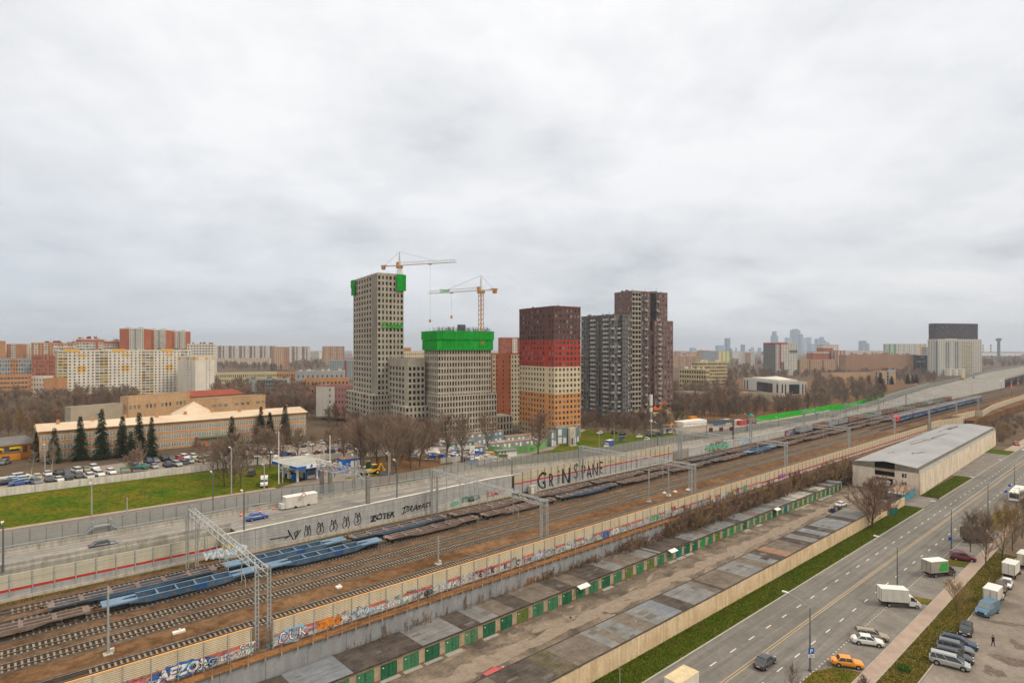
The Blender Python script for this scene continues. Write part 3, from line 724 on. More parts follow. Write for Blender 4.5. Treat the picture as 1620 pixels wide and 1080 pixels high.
b = MB(); SW([(586, 820), (592, 817), (600, 820)], .2); SW([(636, 813), (645, 808), (652, 803)], .2); b.build('graffiti', K_, hwB)
graf(hwB, hx(745), 6.6, 1.7, 'ETNICA', Gy, Tq, None, y=-.14, wob=.15, halo=.04); graf(hwB, hx(719), 6.3, 1.2, 'AZER', Tq, None, None, y=-.14); graf(hwB, hx(782), 6.5, 2.0, 'RAMA', Pk, None, None, y=-.14, wob=.3)
graf(hwB, hx(357), 6.0, 2.1, 'WSAGO', Wh, Lb, Lb, y=-.14, wob=.3, off=.09); graf(hwB, hx(362), 7.3, 1.2, 'VIKA', Ye, Gy, None, y=-.14, wob=.3)
# GRiNS PANE scrawl
cx = lambda x: onY(x, 121.0)
for xp, ch, s in ((857, 'G', 6.6), (872, 'R', 5.2), (884, 'i', 5.6), (895, 'N', 6.4)): lettering('graffiti', ch, s, K_, hwC, (cx(xp), -1.27, 6.1 if ch != 'i' else 6.6), ext=.002, off=.05, wob=.9, sx=.85)
lettering('graffiti', 'S', 6.2, gm('thin_black', (.11, .11, .11)), hwC, (cx(911), -1.27, 6.9), ext=.002, wob=.4)
for i, ch in enumerate('PANE'): lettering('graffiti', ch, (5.8, 4.8, 5.2, 5.2)[i], K_, hwC, (cx(922.5+i*9.3), -1.27, 6.4+i*.15), ext=.002, off=.02, wob=.8, sx=.8)
lettering('graffiti', 'doda', 1.3, Gy, hwC, (cx(967), -1.27, 9.6), ext=.002)
# colourful pieces farther along
graf(hwD, hx(1135), 5.9, 3.4, 'WANDA', Tq, Gr, Br, y=-.05, wob=.5, off=.16, sx=1.3)
graf(hwD, hx(1180), 6.0, 2.8, 'DUDE', Wh, Bl, Lb, y=-.05, wob=.15, off=.1, sx=1.35)
graf(hwD, hx(1254), 5.6, 2.7, 'LIMBOS', Lb, Mr, Mr, y=-.05, wob=.2, off=.12, sx=1.45)
graf(hwD, hx(1282), 5.7, 2.6, 'KAO', Lb, K_, None, y=-.05, wob=.5, off=.2, sx=1.8); graf(hwD, hx(1291), 5.9, 2.3, 'SR', Gy, K_, None, y=-.05, wob=.5, off=.2, sx=1.5)
# white over-painted patches
b = MB(); b.box(hx(1013), -1.32, 6.3, hx(1026), -1.26, 8.0); b.box(hx(1027), -1.32, 6.5, hx(1035), -1.26, 7.8); b.build('painted_patch', M_gpan2, hwC)
b = MB()
for i in range(11): b.box(83+i*2.3, -.01, 5.6+(i*.03), 85.1+i*2.3, -.006-.001*i, 7.2+.25*(i % 3)); 
b.build('painted_patch', M_gpan2, hwB)
# ================================================================== RAIL PORTALS, MASTS, WIRES
def lattice_col(b, h, w_=.45, m=0):
    for sx in (-1, 1):
        b.box(sx*w_/2-.07, -.14, 0, sx*w_/2+.07, .14, h, m)
    z = .3
    while z < h-.4: b.box(-w_/2, -.15, z, w_/2, -.12, z+.08, m); b.box(-w_/2, .12, z+.3, w_/2, .15, z+.38, m); z += .6
def portal(X, lab):
    t = thing('catenary_portal', lab, 'catenary portal', (X, 0, ZR), group='steel portals spanning the tracks')
    for Y in (82.6, 121.0):
        for s in (-.8, .8):
            b = MB(); lattice_col(b, 11.1, .4); b.build('column', M_steel, t, loc=(s, Y, 0))
    b = MB(); n = 26; y0, y1 = 82.0, 121.6; zt_, zb_ = 11.0, 10.0; wx = .45
    for sx in (-wx, wx):
        for z in (zb_, zt_): b.beam((sx, y0, z), (sx, y1, z), .12, .12)
    for i in range(n):
        a = lerp(y0, y1, i/n); c = lerp(y0, y1, (i+1)/n)
        for sx in (-wx, wx): b.beam((sx, a, zb_ if i % 2 else zt_), (sx, c, zt_ if i % 2 else zb_), .06, .06)
        b.beam((-wx, a, zt_), (wx, c, zt_), .05, .05); b.beam((-wx, a, zt_), (wx, a, zt_), .05, .05); b.beam((-wx, a, zb_), (wx, a, zb_), .05, .05)
    b.build('truss_beam', mat('pale_steel', (.44, .465, .485), .5, .08, 1, metal=.1), t)
    for Y in TRK:
        b = MB(); b.box(-.05, -.05, 6.3, .05, .05, 10.0); b.tube((0, 0, 6.6), (0, -1.6, 6.9), .035, n=4); b.tube((0, 0, 8.2), (0, -1.7, 7.2), .035, n=4); b.tube((0, -.1, 9.0), (0, -.1, 9.5), .11, n=6); b.box(-.05, -1.75, 6.0, .05, -1.68, 7.25)
        b.build('hanger', M_steel, t, loc=(0, Y+1.3, 0))
labs = ['nearest', 'second nearest', 'third', 'fourth', 'fifth', 'sixth', 'seventh', 'eighth', 'ninth', 'tenth']
for i in range(9): portal(27.4+53.6*i, '%s steel truss portal over the tracks, counted from the left edge' % labs[i])
b = MB()
for Y in TRK:
    for k in range(9):
        xa, xb = 27.4+53.6*(k-1), 27.4+53.6*k
        for j in range(8):
            a, c = j/8, (j+1)/8; s1 = 4*a*(1-a)*1.1; s2 = 4*c*(1-c)*1.1
            b.beam((lerp(xa, xb, a), Y-.35, ZR+7.5-s1), (lerp(xa, xb, c), Y-.35, ZR+7.5-s2), .03, .03)
        b.beam((xa, Y-.35, ZR+6.2), (xb, Y-.35, ZR+6.2), .018, .018)
o = b.build('overhead_wires', M_steel_d); o['label'] = 'thin sagging overhead contact wires hung from the steel portals'; o['category'] = 'wires'
def mast(X, Y, h, lab, z=ZR):
    t = thing('signal_mast', lab, 'mast', (X, Y, z), group='slim steel masts standing in the railway corridor')
    b = MB(); b.tube((0, 0, 0), (0, 0, h), .17, .12, 8); b.box(-.08, -.25, h-.9, .08, .3, h-.6); b.build('pole', M_steel, t)
    b = MB(); b.cbox(0, 0, 0, 1.1, 1.1, .12); b.cbox(.5, .3, 0, .5, .5, .5); b.build('base', M_cbase, t)
    return t
mast(11.3, 94.5, 9.0, 'tall grey mast on a pale foot among the tracks, leftmost')
mast(63, 92.8, 5.2, 'short thin grey mast between the middle tracks'); mast(131, 93.7, 8.5, 'left one of three lattice masts between middle tracks')
mast(140.2, 93.7, 8.2, 'middle one of three lattice masts between middle tracks'); mast(150.4, 93.7, 8, 'right one of three lattice masts between middle tracks')
for i, (x, y) in enumerate(((283, 1000), (536, 929), (1051, 780), (1058, 783), (1088, 775), (1068, 778))):
    p = G(x, y, ZR); b = MB(); b.cbox(0, 0, 0, .9 if i else 1.6, .9 if i else .7, .28); b.cbox(.1, 0, .28, .25, .25, .25)
    o = b.build('concrete_slab', M_white, None, loc=(p.x, p.y, ZR)); o['label'] = 'small white concrete slab lying on the brown ballast'; o['category'] = 'slab'; o['group'] = 'white slabs on the ballast'
# ================================================================== FLAT WAGONS
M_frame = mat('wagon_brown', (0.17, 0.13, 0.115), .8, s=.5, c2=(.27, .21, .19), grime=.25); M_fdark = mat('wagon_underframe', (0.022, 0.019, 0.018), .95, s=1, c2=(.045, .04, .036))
M_wblue = mat('wagon_blue', (0.05, 0.105, 0.19), .7, s=.5, c2=(.085, .155, .26), grime=.15); M_wpale = mat('wagon_pale_blue', (0.15, 0.24, 0.36), .7, s=.4, c2=(.21, .31, .43), grime=.2)
M_wdk = mat('wagon_well', (0.025, 0.035, 0.06), .8, s=1, c2=(.05, .06, .09))
def bogie(parent, x):
    b = MB(); b.box(-1.3, -1.05, .35, 1.3, -.85, .75); b.box(-1.3, .85, .35, 1.3, 1.05, .75); b.box(-.25, -1, .4, .25, 1, .8)
    o = b.build('bogie', M_fdark, parent, loc=(x, 0, 0))
    for wx in (-.92, .92):
        b = MB()
        for s in (-.79, .79): b.tube((wx, s-.07, .47), (wx, s+.07, .47), .47, n=12)
        b.tube((wx, -.8, .47), (wx, .8, .47), .08, n=6); b.build('wheelset', M_fdark, o)
def frame_wagon(L, side=M_frame):
    t = thing('flat_wagon', '', 'flat wagon', group='empty container wagons standing on the middle tracks'); h = L/2
    b = MB()
    for s in (-1, 1):
        y0, y1 = (s*1.25-.13, s*1.25+.13)
        b.q([(x, y, z) for x, y, z in ()] or [(-h+.6, y0, 1.22), (h-.6, y0, 1.22), (h-.6, y1, 1.22), (-h+.6, y1, 1.22)])
        for yy, fl in ((y0, 1), (y1, -1)):
            pp = [(-h+.6, yy, .95), (-h*.55, yy, .95), (-h*.4, yy, .55), (h*.4, yy, .55), (h*.55, yy, .95), (h-.6, yy, .95), (h-.6, yy, 1.22), (-h+.6, yy, 1.22)]
            b.q(pp if fl > 0 else pp[::-1], 1)
        pp = [(-h+.6, .95), (-h*.55, .95), (-h*.4, .55), (h*.4, .55), (h*.55, .95), (h-.6, .95)]
        for p, q in zip(pp, pp[1:]): b.q([(p[0], y0, p[1]), (p[0], y1, p[1]), (q[0], y1, q[1]), (q[0], y0, q[1])], 1)
    b.box(-h, -.2, .9, h, .2, 1.215); b.build('frame', [M_frame, side], t)
    n = 7; cm_ = MB(); cm_.box(-.3, -1.109, 1.02, .3, 1.109, 1.212); cm_ = cm_.mesh('cross_member', M_frame)
    for i in range(n): obj('cross_member', cm_, t, (lerp(-h+.9, h-.9, i/(n-1)), 0, .004)).scale = (1.5 if i in (0, n-1) else 1, 1, 1)
    for x in (-h+2.4, h-2.4): bogie(t, x)
    b = MB()
    for s in (-1, 1): b.box(s*h, -.12, .95, s*(h+.42), .12, 1.15); b.box(s*(h-.02), -1.35, .95, s*h, 1.35, 1.2)
    b.box(-2, -.9, .35, -.8, -.3, .85); b.tube((1, .4, .6), (2.6, .4, .6), .22, n=8)
    b.box(-h+4, -1.0, .45, h-4, 1.0, .52); b.build('coupler', M_fdark, t, kind='stuff'); return t  # coupler mesh also holds a dark plate, painted shade below the open frame
def well_wagon(L):
    t = thing('well_wagon', '', 'flat wagon', group='blue well wagons among the brown flat wagons'); h = L/2; e = 4.6
    b = MB()
    for s in (-1, 1):                       # end platforms
        xs = sorted((s*(h-e), s*h)); b.box(xs[0], -1.35, 1.12, xs[1], 1.35, 1.3)
        b.prism([(xs[0]-.0, -1.35), (xs[0], -1.35+.001), (xs[0], 1.35)], 1.1, 1.2) if 0 else None
    b.build('end_deck', M_wpale, t)
    for s in (-1, 1):
        b = MB(); y0, y1 = s*1.3-.08, s*1.3+.08
        pp = [(-h+.3, 1.0), (-h+e-1.2, .95), (-h+e+1.3, .42), (h-e-1.3, .42), (h-e+1.2, .95), (h-.3, 1.0), (h-.3, 1.11), (h-e, 1.11), (h-e, 1.34), (-h+e, 1.34), (-h+e, 1.11), (-h+.3, 1.11)]
        b.q([(x, y0, z) for x, z in pp]); b.q([(x, y1, z) for x, z in pp[::-1]])
        for i in range(len(pp)):
            p, q = pp[i], pp[(i+1) % len(pp)]; b.q([(p[0], y0, p[1]), (p[0], y1, p[1]), (q[0], y1, q[1]), (q[0], y0, q[1])][::-1])
        g = b.build('side_girder', M_wblue, t)
        b = MB(); b.box(-h+e, s*1.3-.12, 1.345, h-e, s*1.3+.12, 1.40); b.build('top_flange', M_wpale, g)
        b = MB()
        for i in range(7):
            x = lerp(-h+e+1.2, h-e-1.2, i/6)
            for yy in (y0-.012, y1+.012):
                b.q([(x+.26*math.cos(k*math.pi/5), yy, .88+.2*math.sin(k*math.pi/5)) for k in range(10)])
        b.build('rust_mark', mat('rust_disc', (.17, .12, .10), .9), g)
        b = MB(); b.box(1.2, (y0 if s < 0 else y1)-.014 , .62, 2.9, (y0 if s < 0 else y1)+.014, 1.22); b.build('painted_panel', M_wpale if s > 0 else mat('panel_blue', (.03, .09, .30), .6), g)
    b = MB(); b.box(-h+e, -1.2, .5, h-e, 1.2, .58); b.build('well_floor', M_wdk, t)
    cm_ = MB(); cm_.box(-.1, -1.21, 1.1, .1, 1.21, 1.34); cm_ = cm_.mesh('cross_member', M_wpale)
    for i in range(1, 5): obj('cross_member', cm_, t, (lerp(-h+e, h-e, i/5), 0, 0))
    for s in (-1, 1): b = MB(); b.box(s*(h-e)-.15, -1.21, .6, s*(h-e)+.15, 1.21, 1.099); b.build('bulkhead', M_wpale, t)
    b = MB()
    for s in (-1, 1):
        pts = [(s*(h-e), -.5), (s*(h-e), .5), (s*(h-e+1.5), .28), (s*(h-e+2.1), 0), (s*(h-e+1.5), -.28)]
        b.q([(x, y, 1.304) for x, y in (pts if s < 0 else pts)])
    b.build('deck_slot', M_wdk, t)
    for x in (-h+2.2, h-2.2): bogie(t, x)
    b = MB()
    for s in (-1, 1): b.box(s*h, -.12, .9, s*(h+.42), .12, 1.1)
    b.build('coupler', M_fdark, t); return t
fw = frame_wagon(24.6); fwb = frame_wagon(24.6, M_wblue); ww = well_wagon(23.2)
def ordinal(n): return {1: 'first', 2: 'second', 3: 'third', 4: 'fourth', 5: 'fifth', 6: 'sixth', 7: 'seventh', 8: 'eighth', 9: 'ninth', 10: 'tenth', 11: 'eleventh', 12: 'twelfth', 13: 'thirteenth', 14: 'fourteenth', 15: 'fifteenth', 16: 'sixteenth', 17: 'seventeenth', 18: 'eighteenth', 19: 'nineteenth', 20: 'twentieth'}.get(n, '%dth' % n)
zz0 = ZR+.285
for rowi, (Y, seq, x0) in enumerate(((109.2, 'FWWFFBFFFWFFFFFFWFFF', -12.3), (114.5, 'BWBFFFFBFFFFFFFFFFFF', 5.0))):
    x = x0; row = 'nearer' if rowi == 0 else 'farther'; cnt = {'F': 0, 'B': 0, 'W': 0}
    if rowi == 1: x = 31.3-24.6-1-.2
    for k, c in enumerate(seq):
        L = 23.2 if c == 'W' else 24.6
        if rowi == 0 and k == 0: x = 12.2-24.6-1.0
        cnt[c] += 1
        lab = {'F': 'bare brown frame wagon, %s such from left in the %s train', 'B': 'brown frame wagon with blue sill, %s such from left in the %s train', 'W': 'blue well wagon with pale blue end decks, %s from the left in the %s train'}[c] % (ordinal(cnt[c]), row)
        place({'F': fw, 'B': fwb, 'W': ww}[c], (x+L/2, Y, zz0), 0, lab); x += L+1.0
    x += 60
# gondolas on the back track
def gondola(m, lab):
    t = thing('gondola_wagon', lab, 'freight wagon', group='high sided gondola wagons on the far track'); b = MB()
    for y0, y1 in ((-1.5, -1.4), (1.4, 1.5)): b.box(-6.2, y0, 1.1, 6.2, y1, 3.3)
    b.box(-6.2, -1.4, 1.1, -6.1, 1.4, 3.3); b.box(6.1, -1.4, 1.1, 6.2, 1.4, 3.3); b.build('side', m, t)
    b = MB(); b.box(-6.1, -1.4, 1.1, 6.1, 1.4, 1.25); b.build('floor', M_fdark, t)
    b = MB()
    for i in range(9): b.box(-6.2+i*1.52, -1.58, 1.1, -6.06+i*1.52, -1.502, 3.3)
    b.box(-6.3, -1.6, 3.302, 6.3, -1.4, 3.42); b.build('rib', m, t)
    for x in (-4.3, 4.3): bogie(t, x)
    return t
gc = [mat('gond_grey', (.27, .29, .31), .7, s=.4, c2=(.36, .38, .40), grime=.15), mat('gond_brown', (.23, .14, .11), .8, s=.4, c2=(.30, .2, .16), grime=.2), mat('gond_green', (.15, .21, .15), .8, s=.4, c2=(.22, .28, .2), grime=.2)]
cn = ['grey', 'rusty brown', 'olive green']
prs = [gondola(gc[i], '') for i in range(3)]
x = 292.0; seqc = [0, 1, 0, 0, 1, 1, 2, 0, 1, 1, 2, 1, 2, 1, 2, 0, 1, 2, 1, 1]; cnt = [0, 0, 0]
for k, c in enumerate(seqc):
    cnt[c] += 1
    place(prs[c], (x, 119.7, zz0), 0, '%s high sided gondola wagon on the far track, %s such from left' % (cn[c], ordinal(cnt[c]))); x += 13.6 if k else 19
# ---- passenger train (blue and red electric unit)
M_tb = mat('train_blue', (0.045, 0.075, 0.24), .35, .2, .5, spec=.5); M_tr = mat('train_red', (0.55, 0.035, 0.03), .35, .1, 1, spec=.5); M_tl = mat('train_light_blue', (.14, .32, .58), .4, .1, 1)
M_roofg = mat('train_roof', (.22, .22, .24), .7, .15, .5); M_lamp_r = mat('lamp_red', (1, .05, .04), .4, emit=2.0); M_lamp_w = mat('lamp_white', (1, .95, .85), .4, emit=2.5); M_lamp_g = mat('lamp_green', (.05, .9, .5), .4, emit=2.0)
tr = thing('passenger_train', 'blue and red electric commuter train on the third track', 'train', (371, 103.55, zz0))
for i in range(8):
    X = 13.0+i*25.5; n0 = -12.4 if i else -11.0
    b = MB(); pr = [(-1.6, .9), (-1.68, 1.6), (-1.66, 3.3), (-1.2, 4.1), (1.2, 4.1), (1.66, 3.3), (1.68, 1.6), (1.6, .9)]
    for (ya, za), (yb, zb) in zip(pr, pr[1:]+pr[:1]):
        roof = za > 3.2 and zb > 3.2
        b.q([(n0, ya, za), (n0, yb, zb), (12.4, yb, zb), (12.4, ya, za)], 1 if roof else 0)
    b.q([(12.4, y, z) for y, z in pr]); b.q([(n0, y, z) for y, z in pr[::-1]])
    car_ = b.build('coach', [M_tb, M_roofg], tr, loc=(X, 0, 0))
    b = MB()
    for k in range(11): x = -10.6+k*2.05; b.box(x, -1.71, 2.2, x+1.35, -1.69, 3.0)
    b.build('window', GL[0], car_)
    b = MB(); b.box(-9, -1.715, 1.1, -3, -1.70, 1.8); b.box(0, -1.715, 1.2, 5, -1.70, 2.0); b.build('light_blue_band', M_tl, car_)
    b = MB()
    for k in range(3): b.box(-8+k*6.5, -.9, 4.1, -4.5+k*6.5, .9, 4.45)
    b.build('roof_box', M_roofg, car_)
    b = MB(); b.box(-10, -1.3, .3, -7, 1.3, .9); b.box(7, -1.3, .3, 10, 1.3, .9); b.build('bogie', M_fdark, car_)
b = MB(); pr0 = [(-1.6, .7), (-1.68, 1.6), (-1.66, 3.3), (-1.2, 4.05), (1.2, 4.05), (1.66, 3.3), (1.68, 1.6), (1.6, .7)]; pr1 = [(-1.3, .5), (-1.4, 1.5), (-1.35, 2.0), (-1.0, 3.2), (1.0, 3.2), (1.35, 2.0), (1.4, 1.5), (1.3, .5)]
for i in range(8):
    j = (i+1) % 8; b.q([(0, *pr1[i]), (0, *pr1[j]), (2.0, *pr0[j]), (2.0, *pr0[i])])
b.q([(0, *p) for p in pr1[::-1]]); cab = b.build('cab', M_tr, tr)
b = MB(); b.box(-.03, -1.0, 2.05, .0, 1.0, 3.05); b.build('windscreen', GL[1], cab)
for s in (-1, 1):
    b = MB(); b.box(-.06, s*1.1-.2, 1.3, -.01, s*1.1+.2, 1.55); b.build('headlight', M_lamp_r, cab)
b = MB(); b.box(-.05, -1.2, .55, -.005, 1.2, 1.0); b.build('bumper', M_tr, cab)
# signals with lit lamps
for i, (x, y, c) in enumerate(((1538, 613, 0), (1600, 610, 0), (1601, 613, 0), (1606, 622, 0), (1527, 636, 0), (1584, 602, 1), (1611, 606, 0))):
    d = 430+40*(i % 4) if i < 5 else 520; p = P(x, d); z = H-(y-HY)/F*d
    t = thing('railway_signal', ('red' if c == 0 else 'green')+' lit railway signal on slim post, '+['below the viaduct edge', 'topmost of the pair near right edge', 'lower of the pair near right edge', 'standing alone near the right edge', 'just above the passenger train roof', 'under the viaduct deck', 'rightmost beneath the viaduct'][i], 'signal', (p.x, p.y, ZR))
    b = MB(); b.tube((0, 0, 0), (0, 0, z-ZR), .1, n=6); b.build('post', M_steel_d, t)
    b = MB(); b.box(-.2, -.3, z-ZR-.6, .2, .3, z-ZR+.8); b.build('head', M_steel_d, t)
    b = MB(); b.tube((-.2, 0, z-ZR), (-.3, 0, z-ZR), .32, n=10); b.build('lamp', M_lamp_r if c == 0 else M_lamp_g, t)
# ================================================================== GARAGES
R = random.Random(40)
felt = [mat('felt_grey', (.165, .168, .172), .9, s=.4, c2=(.24, .243, .248), grime=.12), mat('felt_bluegrey', (.16, .18, .21), .85, s=.4, c2=(.225, .245, .275), grime=.10),
        mat('felt_brown', (.13, .108, .092), .95, s=.5, c2=(.21, .18, .155), grime=.22), mat('felt_dark', (.065, .055, .052), .95, s=.5, c2=(.125, .105, .095), grime=.3),
        mat('felt_moss', (.085, .085, .045), .95, s=.7, c2=(.16, .13, .10), grime=.3), mat('felt_rust', (.26, .15, .10), .9, s=.5, c2=(.33, .2, .14), grime=.15), mat('roof_tin', (.38, .375, .35), .6, s=.15, c2=(.47, .46, .43), grime=.1, metal=.1)]
M_brickw = mat('garage_brick', (.38, .30, .215), .9, s=1.0, c2=(.50, .42, .31), grime=.22, streak=.2)
M_wbeige = mat('beige_render', (.62, .47, .31), .9, s=.35, c2=(.74, .60, .43), grime=.12, streak=.22)
M_dk = mat('dark_edge', (.07, .062, .058), .9, .2, 1)
M_plinth = mat('brick_red_plinth', (.24, .10, .07), .9, s=2, c2=(.30, .14, .1))
dcol = {'dark green': (.035, .155, .09), 'green': (.07, .23, .13), 'pale green': (.14, .30, .19), 'olive green': (.15, .21, .065), 'teal green': (.03, .20, .20), 'bright green': (.05, .33, .11), 'faded green': (.13, .26, .15)}
dmat = {k: mat('door_'+k.replace(' ', '_'), v, .6, .15, 1.5, grime=.18, streak=.15) for k, v in dcol.items()}
def garage(X, W, Y0, Y1, zf, zb, feltm, doorc, lab, grp, nstrip=4, cut=0.0, alley=True, flip=False):
    t = thing('garage', lab, 'garage', (X, Y0, 0), group=grp); D = Y1-Y0; b = MB()
    dw, dh = W*.72, 2.15
    if alley:
        xa, xb = (W-dw)/2, (W+dw)/2
        b.box(0, 0, 0, xa, .25, zf-.12); b.box(xb, 0, 0, W, .25, zf-.12); b.box(xa, 0, dh, xb, .25, zf-.12)
        b.box(0, .25, 0, .12, D, zb-.12); b.box(W-.12, .25, 0, W, D, zb-.12); b.box(.12, D-.2, 0, W-.12, D, zb-.12)
        b.build('wall', M_brickw, t)
        b = MB(); b.box(0, -.04, 0, xa-.06, -.003, .3); b.box(xb+.06, -.04, 0, W, -.003, .3); b.build('plinth', M_plinth, t)
        for k in (0, 1):
            b = MB(); x0 = xa+.02+k*dw/2; x1 = x0+dw/2-.03
            b.box(x0, .02, .06, x1, .08, dh-.04)
            for z in (.12, dh*.5, dh-.2): b.box(x0+.02, -.015, z, x1-.02, .018, z+.08)
            for xx in (x0+.02, (x0+x1)/2-.03, x1-.08): b.box(xx, -.022, .08, xx+.06, -.016, dh-.06)
            if k: b.box(x0+.05, -.06, 1.0, x0+.2, -.024, 1.15, 1)
            lf = b.build('door_leaf', [dmat[doorc], M_dk], t)
        b = MB(); b.q([(xa+.3, -.035, 1.62), (xa+.52, -.035, 1.62), (xa+.52, -.035, 1.78), (xa+.3, -.035, 1.78)]); b.build('number_mark', M_white, t)
        b = MB(); b.box(xa-.2, -.9+R.uniform(-.2, .2), 0, xb+.2, -.05, .07+R.uniform(0, .05)); b.build('threshold', M_kerb if R.random() < .35 else M_yard, t)
    else:
        b.box(0, -.25, 0, W, 0, zf+.05+R.uniform(-.04, .12)); b.build('wall', M_wbeige, t)
        b = MB(); b.box(0, 0, 0, W, D, zb-.15); b.build('body', M_brickw, t)
    # roof of felt strips
    b = MB()
    for i in range(nstrip):
        x0 = W*i/nstrip; x1 = W*(i+1)/nstrip; dzz = R.uniform(.0, .02)
        y0 = -.28 if alley else .02; y1 = D+.15+(R.uniform(-.1, .1))
        v = [(x0, y0, zf-.1+dzz), (x1, y0, zf-.1+dzz), (x1, y1, zb-.1+dzz), (x0, y1, zb-.1+dzz)]
        n = len(b.v); b.v += v+[(p[0], p[1], p[2]+.1) for p in v]
        mi = feltm if R.random() < .93 else R.choice((2, 3, 0))
        for f in ((3, 2, 1, 0), (4, 5, 6, 7), (0, 1, 5, 4), (1, 2, 6, 5), (2, 3, 7, 6), (3, 0, 4, 7)): b.f.append(tuple(n+k for k in f)); b.m.append(mi)
        if i: b.box(x0-.05, y0+.02, 0, x0+.05, y0+.03, 0) if 0 else None
    # overlapped seams running across and lap joints
    for k in range(1, 4):
        yy = lerp(0, D, k/4+R.uniform(-.05, .05)); zz_ = lerp(zf, zb, (yy+.2)/(D+.35))+.034
        b.q([(0.02, yy, zz_), (W-.02, yy, zz_), (W-.02, yy+.06, zz_+.002), (.02, yy+.06, zz_+.002)], 7)
    for k in range(R.randint(0, 2)):
        x0 = R.uniform(.1, W-1.2); y0 = R.uniform(.2, D-1.5); x1 = min(W-.05, x0+R.uniform(.4, 2.2)); y1 = min(D, y0+R.uniform(.3, 1.6)); f = lambda y: lerp(zf, zb, (y+.2)/(D+.35))+.038+.004*k
        b.q([(x0, y0, f(y0)), (x1, y0+R.uniform(-.1, .1), f(y0)), (x1-R.uniform(0, .2), y1, f(y1)), (x0+R.uniform(0, .2), y1, f(y1))], R.choice((feltm, 2, 7)))
    b.build('roof', felt+[M_tar], t)
    b = MB(); y0 = -.30 if alley else -.27
    if alley: b.box(0, y0-.03, zf-.2, W, y0+.02, zf+.03)
    else: b.box(0, -.27, zf+.19, W, .03, zf+.24); b.build('roof_edge', M_dk, t); b = MB(); b.box(0, D+.02, zb-.25, W, D+.16, zb+.07)
    b.build('roof_edge', M_dk, t)
    return t
seqd = ['green', 'dark green', 'dark green', 'green', 'green', 'dark green', 'green', 'dark green', 'green', 'faded green', 'dark green', 'dark green', 'olive green', 'green', 'green', 'dark green', 'green', 'green', 'dark green', 'green', 'olive green', 'green', 'olive green', 'green', 'faded green', 'teal green', 'dark green', 'dark green', 'bright green', 'green', 'olive green', 'green', 'bright green', 'faded green', 'dark green', 'faded green', 'green', 'faded green', 'green', 'dark green', 'green', 'teal green', 'faded green', 'green', 'olive green', 'green', 'faded green', 'green', 'faded green', 'green', 'dark green']
X = 41.3-1.82-3.6*5; k = 0
seqf = [0, 3, 1, 1, 3, 3, 3, 0, 0, 3, 0, 2, 3, 2, 2, 3, 2, 3, 3, 0, 2, 2, 0, 3, 3, 3, 3, 1, 0, 2, 1, 0, 1, 3, 1, 0, 2, 0, 1, 3, 0, 2, 1, 6, 6, 6, 6, 3, 6, 6, 3]
while X < 207:
    W = 3.62 if X < 105 else 3.32
    c = seqd[k % len(seqd)]; st = .12 if 109 < X < 150 else (.0 if X < 109 else .05)
    garage(X, W, 73.2, 79.4, 2.8-st, 2.5-st, seqf[k % len(seqf)], c, 'back row garage with %s doors, %s from the lower left' % (c, ordinal(k+1)), 'back row of brick garages with green doors', nstrip=R.choice((3, 4, 5)))
    if k in (24, 39, 16):
        b = MB(); b.beam((.3, -1.2, 2.25), (W-.3, -1.2, 2.25), .0, .0) if 0 else None
        b.q([(.4, -.3, 2.75), (W-.4, -.3, 2.75), (W-.4, -1.3, 2.4), (.4, -1.3, 2.4)]); b.q([(.4, -1.3, 2.37), (W-.4, -1.3, 2.37), (W-.4, -.3, 2.72), (.4, -.3, 2.72)])
        g_ = [o for o in COL.objects if o.get('label', '').endswith('%s from the lower left' % ordinal(k+1)) and o['label'].startswith('back')][0]
        b.build('awning', M_white, g_)
    X += W; k += 1
X = 27.0; k = 0
seqf2 = [2, 1, 2, 3, 0, 2, 3, 3, 4, 2, 2, 0, 0, 2, 0, 1, 3, 0, 0, 2, 2, 2, 0, 0, 2, 3, 3, 5, 2, 2, 3, 0, 3, 1, 3, 0, 1, 0, 3, 0, 0, 0, 2]
while X < 172:
    W = 3.62 if X < 105 else 3.35
    dn = {0: 'grey', 1: 'blue grey', 2: 'brown', 3: 'dark', 4: 'mossy', 5: 'rusty'}[seqf2[k % len(seqf2)]]
    garage(X, W, 53.8, 60.5, 2.95, 2.75, seqf2[k % len(seqf2)], 'green', 'front row garage under %s felt roof, %s from the lower left' % (dn, ordinal(k+1)), 'front row of garages backed by a beige wall', nstrip=R.choice((1, 2, 3, 4)), alley=False)
    X += W; k += 1
XE = X
fw_ = thing('boundary_wall', 'short peeling beige boundary wall right of the bare tree, beside the blue gatehouse', 'wall', (XE, 53.6, 0))
b = MB()
for i in range(7): b.box(i*3.9+ (14 if i > 2 else 0)*0, 0, 0, i*3.9+3.85, .2, 2.4+R.uniform(-.08, .08)) if i != 3 else None
b.build('wall', M_wbeige, fw_)
b = MB(); b.box(0, 0, 0, 3.2, .06, 2.0); gt = b.build('gate', dmat['teal green'], fw_, loc=(11.9, -.4, .1)); gt.rotation_euler = (.18, 0, -.3)
